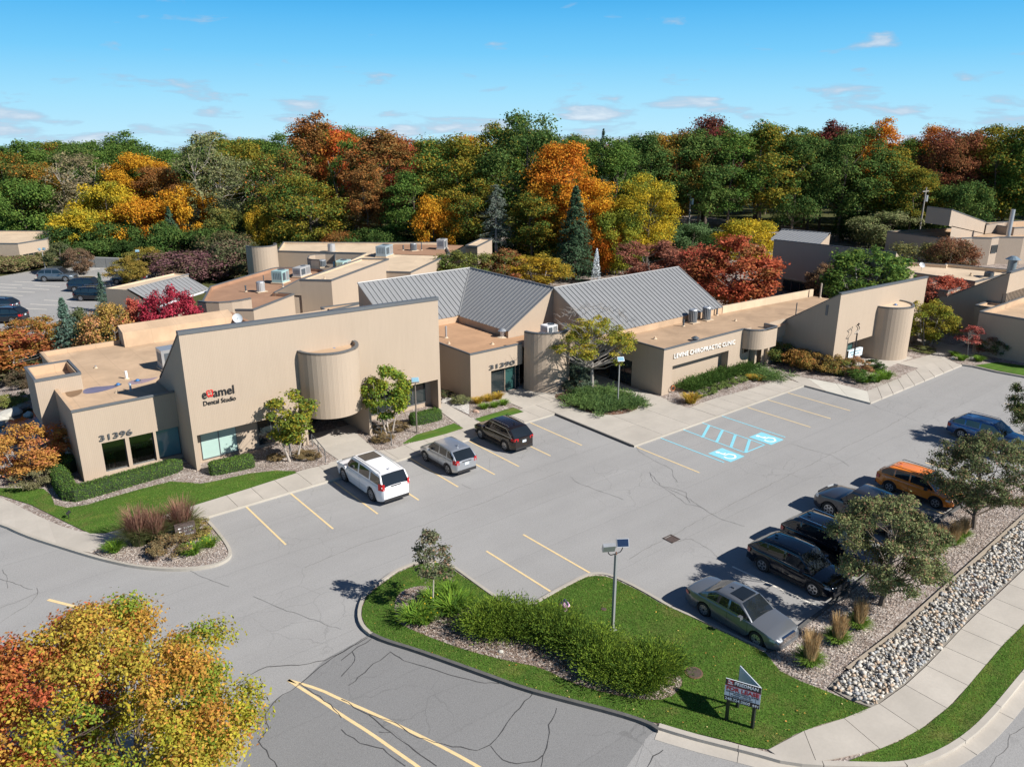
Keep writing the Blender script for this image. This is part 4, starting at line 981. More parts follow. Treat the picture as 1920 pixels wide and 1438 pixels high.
def seam_roof(parent, P0, P1, Q0, Q1, step=.5, lo=None, hi=None):
    """standing seam plane; P0-P1 the eave, Q0-Q1 the ridge; one mesh per panel"""
    P0, P1, Q0, Q1 = map(Vector, (P0, P1, Q0, Q1)); L = max((P1 - P0).length, (Q1 - Q0).length); n = max(2, int(round(L / step)))
    # panels run straight up the slope, cut by the sloping ends
    e = (P1 - P0).normalized() if (P1 - P0).length > .5 else (Q1 - Q0).normalized()
    nrm = e.cross(((Q0 + Q1) / 2 - (P0 + P1) / 2)).normalized()
    if nrm.z < 0: nrm = -nrm
    up = nrm.cross(e); up = up if up.z > 0 else -up
    co = [((p - P0).dot(e), (p - P0).dot(up)) for p in (P0, P1, Q1, Q0)]
    s0 = min(c[0] for c in co); s1 = max(c[0] for c in co); n = int(round((s1 - s0) / step))
    def clip(s):
        ts = []
        for i in range(4):
            a, b_ = co[i], co[(i + 1) % 4]
            if abs(a[0] - b_[0]) < 1e-6: continue
            t = (s - a[0]) / (b_[0] - a[0])
            if -1e-6 <= t <= 1 + 1e-6: ts.append(a[1] + (b_[1] - a[1]) * t)
        return (min(ts), max(ts)) if ts else None
    W = lambda s, t, h=0: tuple(P0 + e * s + up * t + nrm * h)
    for i in range(n):
        a = s0 + (s1 - s0) * i / n + 1e-4; b_ = s0 + (s1 - s0) * (i + 1) / n - 1e-4; ca, cb = clip(a), clip(b_)
        if not ca or not cb or (ca[1] - ca[0] < .05 and cb[1] - cb[0] < .05): continue
        m_ = MB(); m_.face([W(a, ca[0]), W(b_, cb[0]), W(b_, cb[1]), W(a, ca[1])], 0)
        m_.face([W(a, ca[0], .05), W(a + .035, ca[0], .05), W(a + .035, ca[1], .05), W(a, ca[1], .05)], 1)
        m_.face([W(a, ca[0]), W(a, ca[0], .05), W(a, ca[1], .05), W(a, ca[1])], 1); m_.face([W(a + .035, ca[0]), W(a + .035, ca[1]), W(a + .035, ca[1], .05), W(a + .035, ca[0], .05)], 1)
        m_.build('roof_panel', [metal_roof, seam_m], parent, world=True)
    m_ = MB(); m_.tube([tuple(Q0 + nrm * .03), tuple(Q1 + nrm * .03)], .07, 5); m_.build('ridge_cap', seam_m, parent, world=True)

# ---- the dental studio
D = thing('office_building', 'long beige dental studio with tall slanted front wall and half-round bay over its entrance', 'office building', (12.98, 47.8, 0))
X0, X1, YF, YR = 12.98, 31.4, 47.8, 48.9; HB = 2.45
def htop(x): return 9.05 + (x - X0) / (X1 - X0) * (-.4)
m_ = MB(); m_.face([(X0, YF, HB), (X1, YF, HB), (X1, YF, htop(X1)), (X0, YF, htop(X0))], 0, [(X0, HB), (X1, HB), (X1, 9), (X0, 9)])
m_.wall((X0, YF), (13.24, YF), 0, HB); m_.wall((31.18, YF), (X1, YF), 0, HB)
m_.build('front_wall', siding, D, world=True)
m_ = MB(); m_.face([(X0, YR + .1, HB), (X1, YR + .1, HB), (X1, YF, HB), (X0, YF, HB)]); m_.build('soffit', siding, D, world=True)
m_ = MB(); m_.face([(X0, YF, 0), (X0, YF, htop(X0)), (X0, 53.35, 4.85), (X0, 54.4, 4.4), (X0, 54.4, 0)], 0, [(YF, 0), (YF, 9), (53.35, 4.8), (54.4, 4.4), (54.4, 0)]); m_.build('side_wall', siding, D, world=True)
m_ = MB(); m_.face([(X1, 54.4, 0), (X1, 54.4, 4.0), (X1, 53.35, 4.4), (X1, YF, htop(X1)), (X1, YF, 0)], 0, [(54.4, 0), (54.4, 4), (53.35, 4.4), (YF, 8.6), (YF, 0)]); m_.build('side_wall', siding, D, world=True)
m_ = MB(); m_.face([(X0, YF + .3, htop(X0) - .05), (X1, YF + .3, htop(X1) - .05), (X1, 54.2, 4.35), (X0, 54.2, 4.35)]); m_.build('sloped_roof', roof_tan, D, world=True)
m_ = MB()
for a, b_ in ((X0 - .04, X1 + .04),):
    za, zb = htop(X0), htop(X1)
    m_.raw([(a, YF - .05, za - .12), (b_, YF - .05, zb - .12), (b_, YF - .05, zb + .1), (a, YF - .05, za + .1), (a, YF + .34, za - .12), (b_, YF + .34, zb - .12), (b_, YF + .34, zb + .1), (a, YF + .34, za + .1)], [(0, 1, 2, 3), (3, 2, 6, 7), (4, 7, 6, 5), (0, 3, 7, 4), (1, 5, 6, 2)])
m_.build('coping', coping_m, D, world=True)
m_ = MB(); m_.tube([(X0 - .01, YF, htop(X0) + .02), (X0 - .01, 53.4, 4.92)], .05, 4); m_.build('rake_trim', coping_m, D, world=True)
# recessed ground floor
wallmb(D, [((13.24, YF), (13.24, YR), 0, HB), ((13.24, YR), (13.72, YR), 0, HB), ((13.72, YR), (16.02, YR), 0, .3), ((16.02, YR), (17.45, YR), 0, HB), ((17.45, YR), (20.2, YR), 0, .3), ((20.2, YR), (20.4, YR), 0, HB), ((24.5, YR), (24.9, YR), 0, HB), ((24.9, YR), (30.7, YR), 0, .45), ((30.7, YR), (31.2, YR), 0, HB), ((31.2, YR), (31.2, YF), 0, HB)], 'ground_floor_wall')
window(D, (13.72, YR), (16.02, YR), .3, HB, 2, blind_m)
window(D, (17.45, YR), (20.2, YR), .3, HB, 3, glass_dark)
window(D, (24.9, YR), (30.7, YR), .45, HB, 5, glass_dark)
# entrance under the bay
wallmb(D, [((20.4, YR), (20.4, 51.2), 0, HB), ((24.5, 51.2), (24.5, 46.1), 0, HB), ((24.3, 46.1), (24.3, 51.2), 0, HB), ((24.3, 46.1), (24.5, 46.1), 0, HB), ((19.9, 47.3), (20.3, 47.3), 0, HB), ((20.3, 47.3), (20.3, 47.8), 0, HB), ((19.9, 47.8), (19.9, 47.3), 0, HB)], 'entrance_wall')
window(D, (20.4, 51.2), (24.3, 51.2), .05, HB, 4, glass_dark, dark_m)
bay = arc(22.36, YF, 2.12, 180, 360, 20)
curve_wall(D, bay, HB - .3, 6.62, 'bay_wall', siding, .22)
m_ = MB(); m_.face([(*p, 6.42) for p in arc(22.36, YF, 2.0, 180, 360, 16)]); m_.build('bay_roof', roof_tan, D, world=True)
m_ = MB(); m_.face([(*p, HB - .29) for p in reversed(arc(22.36, YF, 2.1, 180, 360, 16))]); m_.build('bay_soffit', siding, D, world=True)
# western low wing
W1 = [(7.1, 50.48), (12.975, 50.48)]
wallmb(D, [((7.1, 50.48), (8.36, 50.48), 0, 4.7), ((8.36, 50.48), (12.975, 50.48), 2.32, 4.7), ((8.36, 50.48), (12.975, 50.48), 0, .36), ((9.70, 50.48), (9.93, 50.48), .36, 2.32), ((11.36, 50.48), (11.52, 50.48), .36, 2.32), ((8.36, 50.48), (8.36, 50.7), .36, 2.32), ((9.93, 50.48), (9.93, 50.7), .36, 2.32), ((11.52, 50.48), (11.52, 50.7), .36, 2.32)], 'front_wall')
m_ = MB(); m_.face([(8.36, 50.7, .36), (12.97, 50.7, .36), (12.97, 50.48, .36), (8.36, 50.48, .36)][::-1]); m_.build('sill', siding, D, world=True)
def clear_glass():
    m, nt, out = newmat('clear window glass'); b = NB(nt)
    gl = nt.nodes.new('ShaderNodeBsdfGlossy'); gl.inputs['Roughness'].default_value = .03; gl.inputs['Color'].default_value = (.8, .85, .85, 1)
    tr = nt.nodes.new('ShaderNodeBsdfTransparent'); tr.inputs[0].default_value = (.78, .84, .82, 1)
    fr = nt.nodes.new('ShaderNodeFresnel'); fr.inputs[0].default_value = 1.9
    ms = nt.nodes.new('ShaderNodeMixShader'); nt.links.new(fr.outputs[0], ms.inputs[0]); nt.links.new(tr.outputs[0], ms.inputs[1]); nt.links.new(gl.outputs[0], ms.inputs[2])
    nt.links.new(ms.outputs[0], out.inputs[0]); return m
gclear = clear_glass()
window(D, (8.37, 50.72), (9.69, 50.72), .36, 2.32, 1, gclear)
window(D, (9.94, 50.72), (11.35, 50.72), .36, 2.32, 1, gclear)
window(D, (11.53, 50.72), (12.95, 50.72), .36, 2.32, 1, glass_blue)
for nm_, lab, cat_, bx_, col_, pos_ in (('planter_box', 'brown planter box with leafy plants behind the middle studio window', 'planter', (.45, .2, .75), (.13, .06, .04), (10.85, 51.25, .32)), ('plant_stand', 'small orange wooden plant stand behind the left studio window', 'plant stand', (.22, .18, .55), (.42, .15, .04), (8.85, 51.1, .32))):
    t_ = thing(nm_, lab, cat_, pos_)
    if nm_ == 'planter_box': MB().box(-bx_[0], -bx_[1], 0, bx_[0], bx_[1], bx_[2]).build('box', simple(nm_, col_, .6), t_)
    else:
        MB().box(-bx_[0], -bx_[1], .5, bx_[0], bx_[1], .55).build('top', simple(nm_, col_, .6), t_)
        for sx_ in (-1, 1):
            for sy_ in (-1, 1): MB().box(sx_ * .18 - .02, sy_ * .14 - .02, 0, sx_ * .18 + .02, sy_ * .14 + .02, .5).build('leg', simple(nm_, col_, .6), t_)
    rg_ = np.random.default_rng(17); nl = 260; P_l = np.stack([rg_.normal(size=nl) * bx_[0] * .5, rg_.normal(size=nl) * bx_[1] * .6, bx_[2] + .12 + rg_.random(nl) * .28], 1)
    link('plants', npmesh('plants', leaf_quads(rg_, P_l, unit_rand(rg_, nl), .11), 4, leaf_mat((.08, .18, .04), (.22, .30, .16), None), {'clump': rg_.random(nl), 'tone': rg_.random(nl)}), t_)
m_ = MB(); m_.face([(7.3, 50.8, .3), (12.9, 50.8, .3), (12.9, 54, .3), (7.3, 54, .3)]); m_.face([(7.3, 54, .3), (12.9, 54, .3), (12.9, 54, 3), (7.3, 54, 3)]); m_.face([(7.3, 50.75, 2.6), (7.3, 54, 2.6), (12.9, 54, 2.6), (12.9, 50.75, 2.6)]); m_.build('interior', simple('dim interior', (.22, .16, .12), .8, 0, .3, 2), D, world=True)
# west wall with the low wing's roof, then the rear roof
wallmb(D, [((7.1, 55.8), (7.1, 50.48), 0, 4.7), ((8.0, 66.0), (8.0, 59.3), 0, 4.7), ((7.6, 59.3), (7.6, 55.8), 0, 4.7), ((31.4, 66.0), (13.5, 66.0), 0, 4.6), ((13.5, 66.0), (8.0, 66.0), 0, 4.7)], 'wall')
rp = [(7.3, 50.7), (31.3, 50.7), (31.3, 65.9), (8.1, 65.9), (8.1, 56), (7.3, 56)]
m_ = MB(); m_.face([(*p, 4.38) for p in rp]); m_.build('roof', roof_tan, D, world=True)
m_ = MB()
for a, b_ in (((7.1, 50.48), (12.97, 50.48)), ((7.1, 55.8), (7.1, 50.48))):
    t = (Vector(b_) - Vector(a)).normalized(); nx, ny = -t.y * .2, t.x * .2
    m_.face([(*a, 4.7), (*b_, 4.7), (b_[0] + nx, b_[1] + ny, 4.7), (a[0] + nx, a[1] + ny, 4.7)]); m_.face([(b_[0] + nx, b_[1] + ny, 4.38), (a[0] + nx, a[1] + ny, 4.38), (a[0] + nx, a[1] + ny, 4.7), (b_[0] + nx, b_[1] + ny, 4.7)])
m_.build('parapet', roof_tan, D, world=True)
m_ = MB(); m_.box(7.06, 50.42, 4.62, 12.97, 50.52, 4.76); m_.build('coping', coping_m, D, world=True)
m_ = MB(); m_.box(7.95, 59.3, 4.3, 8.2, 66.05, 4.68); m_.box(8.2, 65.85, 4.3, 13.45, 66.05, 4.68); m_.build('roof_edge', roof_tan, D, world=True)
# overhanging box on the west side
block(D, [(6.1, 55.65), (8.75, 55.65), (8.75, 59.3), (6.1, 59.3)], 5.45, 4.9, roof_tan, 2.35, nm='box_wall')
# raised rear parapet
m_ = MB(); P_ = [(64.65, 4.36), (64.8, 5.5), (66.1, 5.85), (66.12, 0)]
for i in range(3): m_.face([(13.5, *P_[i]), (22.2, *P_[i]), (22.2, *P_[i + 1]), (13.5, *P_[i + 1])])
m_.face([(22.2, *p) for p in P_]); m_.build('rear_parapet', roof_tan, D, world=True)
m_ = MB(); m_.face([(13.5, *p) for p in reversed(P_)], 0, [(p[0], p[1]) for p in reversed(P_)]); m_.build('parapet_end', siding, D, world=True)
m_ = MB(); m_.box(22.2, 60.5, 4.3, 22.5, 66.1, 5.6); m_.build('roof_upstand', roof_brown, D, world=True)  # brown in place of tan puts the west face's shade into the colour
# ponding stains and patched lap on the low roof
m_ = MB(); rgs = random.Random(3)
def blotch(pts, z, nm, mat): m_ = MB(); m_.face([(*p, z) for p in smooth_poly(gps(pts, z), True, 2)][::1]); return m_.build(nm, mat, D, world=True)
zw = zs(0, 560, 3.994)
blotch(zw([(620, 680), (700, 660), (800, 655), (900, 640), (890, 655), (820, 680), (720, 705), (620, 715)]), 4.386, 'roof_stain', simple('purple grey stain', (.16, .14, .20), .35, 0, .4, 2))
blotch(zw([(955, 625), (1010, 605), (1120, 598), (1200, 580), (1130, 615), (1060, 635), (960, 645)]), 4.386, 'roof_stain', simple('lilac stain', (.30, .22, .24), .4, 0, .3, 2))
blotch(zw([(475, 680), (612, 652), (618, 712), (510, 748)]), 4.386, 'roof_stain', simple('brown stain', (.20, .125, .07), .7, 0, .3, 3))
letters(D, '31396', 1.88, .37, (8.29 - 12.98, 50.42 - 47.8, 2.50), (1, 0, 0), (0, 0, 1), .035, simple('dark grey numerals', (.075, .08, .085), .5, 0, .1), .012, 'numeral')
black_l = simple('black lettering', (.012, .012, .014), .5, 0, .05); red_l = simple('red lettering', (.62, .03, .025), .5, 0, .05)
letters(D, 'e', .27, .40, (13.86 - 12.98, -.04, 4.72), (1, 0, -.02), (0, 0, 1), .025, black_l, .012)
letters(D, 'amel', 1.32, .56, (14.53 - 12.98, -.04, 4.71), (1, 0, -.02), (0, 0, 1), .025, black_l, .012)
letters(D, 'Dental Studio', 2.02, .30, (13.88 - 12.98, -.04, 4.28), (1, 0, -.03), (0, 0, 1), .02, black_l, .004)
tooth = [(-.18, .20), (-.17, .30), (-.08, .33), (0, .27), (.08, .33), (.16, .29), (.18, .20), (.17, .06), (.11, -.08), (.07, -.13), (.03, -.02), (0, .05), (-.03, -.02), (-.07, -.13), (-.11, -.08), (-.17, .06)]
m_ = MB(); tp = smooth_poly(tooth, True, 1)
for i in range(len(tp)):
    a, b_ = Vector(tp[i]), Vector(tp[(i + 1) % len(tp)]); t = (b_ - a).normalized(); nx, nz = -t.y * .035, t.x * .035
    m_.face([(14.35 + a.x - nx, 47.76, 4.88 + a.y - nz), (14.35 + b_.x - nx, 47.76, 4.88 + b_.y - nz), (14.35 + b_.x + nx, 47.76, 4.88 + b_.y + nz), (14.35 + a.x + nx, 47.76, 4.88 + a.y + nz)])
m_.tube([(14.25, 47.73, 5.06), (14.31, 47.73, 5.10), (14.39, 47.73, 5.04), (14.47, 47.73, 5.10)], .02, 4)
m_.build('tooth_emblem', red_l, D, world=True)

# ---- the building with the folded metal roof and half-round tower (31390)
E_ = thing('office_building', 'low beige building numbered 31390 with half-round tower and folded grey metal roofs behind', 'office building', (34.1, 47.5, 0))
wallmb(E_, [((34.05, 58.0), (34.05, 47.55), 0, 3.95), ((34.05, 47.55), (36.05, 47.55), 0, 3.95), ((36.05, 47.55), (39.25, 47.55), 2.2, 3.95), ((36.05, 47.55), (36.05, 48.0), 0, 2.2), ((36.05, 48.0), (39.25, 48.0), 2.2, 2.3)])
window(E_, (36.1, 47.95), (37.7, 47.95), .05, 2.2, 1, glass_dark, siding)
dr = window(E_, (37.72, 47.95), (38.8, 47.95), .05, 2.2, 1, door_m, siding, nm='door'); MB().box(38.6, 47.85, 1.0, 38.63, 47.93, 1.3).build('handle', steel, dr, world=True)
window(E_, (38.82, 47.95), (39.24, 47.95), .05, 2.2, 1, glass_dark, siding)
qt = arc(41.28, 47.2, 2.14, 180, 360, 20)
curve_wall(E_, qt, 0, 5.0, 'tower_wall', siding, .25)
m_ = MB(); m_.face([(*p, 4.55) for p in arc(41.28, 47.2, 2.05, 180, 360, 16)]); m_.build('tower_roof', roof_tan, E_, world=True)
rp = [(34.2, 47.75), (39.3, 47.75), (39.3, 47.25), (43.3, 47.25), (43.3, 46.6), (46.8, 46.6), (46.8, 50.4), (40.3, 50.4), (40.3, 57.7), (34.2, 57.7)]
m_ = MB(); m_.face([(*p, 3.62) for p in rp]); m_.build('roof', roof_mat('orange tan roof membrane', (.46, .28, .165), .2), E_, world=True)
m_ = MB(); m_.box(34.06, 47.56, 3.4, 39.2, 47.76, 3.94); m_.box(34.06, 47.76, 3.4, 34.26, 57.7, 3.94); m_.box(43.4, 46.41, 3.3, 46.74, 46.6, 3.93); m_.build('parapet', roof_tan, E_, world=True)
m_ = MB(); m_.box(33.98, 47.49, 3.9, 39.2, 47.62, 4.02); m_.box(33.98, 47.62, 3.9, 34.1, 57.7, 4.02); m_.box(43.4, 46.34, 3.93, 46.74, 46.46, 4.02); m_.build('coping', coping_m, E_, world=True)
wallmb(E_, [((43.4, 46.4), (46.75, 46.4), 2.5, 3.94), ((42.3, 49.2), (43.6, 49.2), 0, 3.3), ((46.0, 49.2), (46.75, 49.2), 0, 3.3), ((43.6, 49.2), (46.0, 49.2), 2.2, 3.3)], 'entrance_wall')
window(E_, (43.6, 49.1), (46.0, 49.1), .05, 2.2, 3, glass_dark, dark_m)
# curb walls under the metal roofs, gables and roof planes
ZE, ZR = 4.2, 7.28
wallmb(E_, [((40.1, 57.7), (40.1, 50.45), 3.6, ZE), ((32.9, 57.7), (40.1, 57.7), 3.6, ZE), ((45.1, 44.8), (61.6, 44.8), 3.5, ZE)], 'roof_curb', roof_tan)
m_ = MB(); m_.face([(40.1, 50.45, 3.6), (45.12, 50.45, 3.6), (45.12, 50.45, ZR), (40.1, 50.45, ZE)], 0, [(40.1, 3.6), (45.1, 3.6), (45.1, ZR), (40.1, ZE)])
m_.face([(45.12, 50.45, 3.6), (45.12, 44.8, 3.6), (45.12, 44.8, ZE), (45.12, 50.45, ZR)], 0, [(50.4, 3.6), (44.8, 3.6), (44.8, ZE), (50.4, ZR)])
m_.face([(32.9, 62.9, 0), (32.9, 57.7, 0), (32.9, 57.7, ZE), (32.9, 62.9, ZR)], 0, [(62.9, 0), (57.7, 0), (57.7, ZE), (62.9, ZR)]); m_.build('gable_wall', siding, E_, world=True)
wallmb(E_, [((61.6, 50.4), (45.2, 50.5), 0, ZR), ((45.2, 50.5), (45.2, 62.95), 0, ZR), ((45.2, 62.95), (32.9, 62.95), 0, ZR), ((61.6, 44.8), (61.6, 50.4), 0, ZE, ZR)], 'rear_wall')
seam_roof(E_, (32.85, 57.65, ZE), (40.05, 57.65, ZE), (32.85, 62.9, ZR), (45.2, 62.9, ZR), .5)
seam_roof(E_, (40.05, 57.65, ZE), (40.05, 50.4, ZE), (45.2, 62.9, ZR), (45.2, 50.4, ZR), .5)
seam_roof(E_, (45.08, 44.75, ZE), (61.6, 44.75, ZE), (45.08, 50.4, ZR), (61.6, 50.4, ZR), .5)
m_ = MB(); m_.tube([(40.05, 57.65, ZE + .04), (45.2, 62.9, ZR + .04)], .06, 5); m_.tube([(40.06, 50.4, ZE + .03), (45.15, 50.4, ZR + .03)], .055, 4); m_.tube([(45.07, 44.78, ZE + .03), (45.07, 50.4, ZR + .03)], .055, 4); m_.tube([(61.62, 44.78, ZE + .03), (61.62, 50.4, ZR + .03)], .055, 4); m_.tube([(32.83, 57.68, ZE + .03), (32.83, 62.9, ZR + .03)], .055, 4); m_.build('rake_trim', seam_m, E_, world=True)
letters(E_, '31390', 2.55, .37, (35.85 - 34.1, -.02, 2.36), (1, 0, 0), (0, 0, 1), .035, MATS['dark grey numerals'], .012, 'numeral')

# ---- chiropractic clinic wing with its rounded canopy and the east tower
L_ = thing('office_building', 'beige clinic wing with white lettering, rounded canopy and tall slanted east tower', 'office building', (46.75, 39.1, 0))
YL = 39.1
wallmb(L_, [((46.75, 44.6), (46.75, YL), 0, 3.95) if False else ((46.75, 42.4), (46.75, YL), 0, 3.95), ((46.75, 44.9), (46.75, 42.4), 2.2, 3.95), ((46.75, YL), (47.9, YL), 0, 3.95), ((47.9, YL), (55.2, YL), 2.36, 3.95), ((55.2, YL), (58.2, YL), 0, 3.95), ((60.1, YL), (61.0, YL), 0, 2.4), ((61.0, YL), (63.2, YL), 0, 3.95)])
wallmb(L_, [((47.9, YL), (47.9, YL + .75), 0, 2.36), ((47.9, YL + .75), (55.2, YL + .75), 0, 2.1), ((55.2, YL + .75), (55.2, YL), 0, 2.36)], 'recess_wall')
window(L_, (47.95, YL + .70), (55.15, YL + .70), 2.1, 2.36, 5, glass_dark, siding)
m_ = MB(); m_.face([(47.9, YL + .75, 2.36), (55.2, YL + .75, 2.36), (55.2, YL, 2.36), (47.9, YL, 2.36)]); m_.build('soffit', siding, L_, world=True)
dr = window(L_, (46.8, 44.9), (46.8, 42.4), .05, 2.2, 3, glass_dark, dark_m, nm='door')
rp = [(46.95, 39.3), (58.0, 39.3), (59.9, 38.2), (63.1, 38.6), (63.2, 39.4), (76.0, 39.4), (75.5, 43.6), (61.6, 44.8), (46.95, 44.8)]
m_ = MB(); m_.face([(*p, 3.6) for p in rp]); m_.build('roof', roof_mat('worn roof membrane', (.44, .31, .205), .28), L_, world=True)
m_ = MB(); m_.box(46.76, 39.11, 3.4, 57.0, 39.3, 3.94); m_.box(46.76, 39.3, 3.4, 46.95, 44.8, 3.94); m_.build('parapet', roof_tan, L_, world=True)
m_ = MB(); m_.box(46.69, 39.04, 3.9, 57.0, 39.17, 4.02); m_.box(46.69, 39.17, 3.9, 46.8, 44.8, 4.02); m_.build('coping', coping_m, L_, world=True)
m_ = MB(); m_.prism([(61.65, 44.75), (75.6, 43.75), (75.6, 43.95), (61.65, 44.95)], 0, 4.3); m_.build('rear_parapet', roof_pale, L_, world=True)
can = arc(58.4, 39.1, 1.42, 180, 270, 10) + arc(59.9, 38.0, .32, 270, 360, 5) + [(60.22, 39.1)]
curve_wall(L_, can, 2.25, 3.95, 'canopy_wall', siding, .2)
m_ = MB(); m_.face([(*p, 2.27) for p in reversed(can)]); m_.build('canopy_soffit', siding, L_, world=True); m_ = MB(); m_.face([(*p, 3.61) for p in can]); m_.build('canopy_roof', roof_tan, L_, world=True)
wallmb(L_, [((60.22, 38.9), (63.2, 38.9), 2.4, 3.95), ((58.55, 38.6), (58.55, YL + 1.2), 0, 2.4), ((58.4, YL + 1.2), (58.4, 38.6), 0, 2.4), ((58.4, 38.6), (58.55, 38.6), 0, 2.4), ((58.55, YL + .05), (59.5, YL + .05), 0, 2.4), ((59.5, YL + .8), (60.6, YL + .8), 0, 2.4), ((60.6, YL - .3), (61.3, YL - .3), 0, 2.4), ((60.6, YL + .8), (60.6, YL - .3), 0, 2.4)], 'entrance_wall')
window(L_, (57.2, 39.04), (57.9, 39.04), 1.75, 2.2, 1, glass_dark, siding)
wl_ = simple('white sign letters', (.82, .82, .80), .4, 0, .03)
letters(L_, 'LEVINE CHIROPRACTIC CLINIC', 7.95, .37, (47.93 - 46.75, -.06, 3.02), (1, 0, -.021), (0, 0, 1), .05, wl_, .0)
# east tower
XT, YT = 63.2, 34.0
m_ = MB(); m_.face([(XT, 39.6, 0), (XT, YT, 0), (XT, YT, 7.05), (XT, 38.9, 3.85), (XT, 39.6, 3.5)], 0, [(39.6, 0), (34, 0), (34, 7.05), (38.9, 3.85), (39.6, 3.5)]); m_.build('tower_side_wall', siding, L_, world=True)
m_ = MB(); m_.face([(XT, YT, 2.3), (79.1, YT, 2.3), (79.1, YT, 6.62), (XT, YT, 7.05)], 0, [(XT, 2.3), (79.1, 2.3), (79.1, 6.6), (XT, 7.05)]); m_.wall((XT, YT), (65.5, YT), 0, 2.3); m_.build('tower_front_wall', siding, L_, world=True)
m_ = MB(); m_.face([(XT, YT + .1, 6.95), (79.1, YT + .1, 6.5), (79.1, 39.5, 3.5), (XT, 39.5, 3.5)]); m_.build('tower_roof', roof_tan, L_, world=True)
m_ = MB(); m_.face([(79.1, YT, 0), (79.1, 39.5, 0), (79.1, 39.5, 3.6), (79.1, YT, 6.62)]); m_.build('tower_end_wall', siding, L_, world=True)
m_ = MB(); m_.raw([(XT - .05, YT - .05, 6.98), (79.15, YT - .05, 6.55), (79.15, YT - .05, 6.70), (XT - .05, YT - .05, 7.13), (XT - .05, YT + .25, 7.13), (79.15, YT + .25, 6.70)], [(0, 1, 2, 3), (3, 2, 5, 4)]); m_.tube([(XT - .02, YT, 7.08), (XT - .02, 38.95, 3.88)], .05, 4); m_.build('coping', coping_m, L_, world=True)
m_ = MB(); m_.face([(65.5, 36.0, 2.3), (79.1, 36.0, 2.3), (79.1, YT, 2.3), (65.5, YT, 2.3)]); m_.build('soffit', siding, L_, world=True)
wallmb(L_, [((65.5, YT), (65.5, 34.6), 0, 2.3), ((65.5, 34.6), (66.5, 34.6), 0, 2.3), ((67.6, 35.4), (69.9, 35.4), 0, 2.3), ((69.9, 35.6), (69.9, 33.9), 0, 2.3), ((76.2, 35.2), (78.6, 35.2), 0, 2.3), ((74.2, 34.9), (76.2, 34.9), 0, 2.3), ((78.6, 35.2), (78.6, 34.2), 0, 2.3)], 'entrance_wall')
window(L_, (66.5, 34.7), (67.6, 34.7), .05, 2.3, 1, door_m, dark_m, nm='door')
qc = arc(72.05, YT, 2.14, 180, 360, 20)
curve_wall(L_, qc, 0, 5.0, 'cylinder_wall', siding, .2)
m_ = MB(); m_.face([(*p, 4.96) for p in arc(72.05, YT, 2.05, 180, 360, 16)]); m_.build('cylinder_roof', roof_pale, L_, world=True)
m_ = MB(); m_.box(63.14, 35.0, 5.0, 63.2, 35.2, 5.9); m_.build('wall_louver', coping_m, L_, world=True)

# ---- dark building with the overhanging wall in the north-east
Gb = thing('office_building', 'tall shaded grey-beige building with overhanging upper wall, small metal roof and one sunlit end', 'office building', (88, 41.6, 0))
m_ = MB(); m_.face([(88, 57.1, 2.3), (88, 41.6, 2.3), (88, 41.6, 7.15), (88, 57.1, 6.85)], 0, [(57, 2.3), (41.6, 2.3), (41.6, 7.1), (57, 6.8)])
m_.wall((88, 44.5), (88, 41.6), 0, 2.3); m_.build('upper_wall', siding, Gb, world=True)
m_ = MB(); m_.face([(88, 41.6, 0), (93.3, 41.6, 0), (93.3, 41.6, 4.15), (88, 41.6, 7.15)], 0, [(88, 0), (93.3, 0), (93.3, 4.15), (88, 7.15)]); m_.build('end_wall', siding, Gb, world=True)
m_ = MB(); m_.tube([(87.98, 57.1, 6.9), (87.98, 41.6, 7.2)], .07, 4); m_.build('coping', coping_m, Gb, world=True)
m_ = MB(); m_.face([(88.1, 41.7, 7.05), (93.3, 41.7, 4.1), (93.3, 52, 4.1), (88.1, 52, 7.0)]); m_.build('sloped_roof', roof_tan, Gb, world=True)
m_ = MB(); m_.face([(88, 57.1, 2.3), (90.9, 57.1, 2.3), (90.9, 44.5, 2.3), (88, 44.5, 2.3)]); m_.build('soffit', siding, Gb, world=True)
wallmb(Gb, [((90.9, 60), (90.9, 57.0), 0, 2.4), ((90.9, 53.4), (90.9, 44.5), 0, 2.4), ((90.9, 44.5), (88, 44.5), 0, 2.4), ((88, 57.1), (97, 57.1), 2.3, 6.8)], 'lower_wall')
window(Gb, (90.9, 57.0), (90.9, 53.4), .1, 2.35, 3, glass_dark)
seam_roof(Gb, (88.2, 58.0, 6.7), (88.2, 51.0, 6.95), (93, 59.4, 7.55), (93, 52.5, 7.7), .55)
m_ = MB(); m_.face([(88.2, 51.0, 6.5), (93, 52.5, 6.2), (93, 52.5, 7.68), (88.2, 51.0, 6.93)]); m_.face([(93, 52.5, 0), (93, 59.4, 0), (93, 59.4, 7.5), (93, 52.5, 7.65)]); m_.build('gable_wall', siding, Gb, world=True)
# ---- flat roofed wing beyond
Hb = thing('office_building', 'flat pale-roofed wing with a low parapet between the dark building and the far wedge building', 'office building', (93.4, 34.5, 0))
block(Hb, [(93.3, 35.0), (104.6, 34.6), (104.0, 36.2), (102.6, 42.2), (101.8, 42.0), (100.2, 45.8), (93.4, 46.2)], 4.25, 3.9, roof_pale, pw=.25)
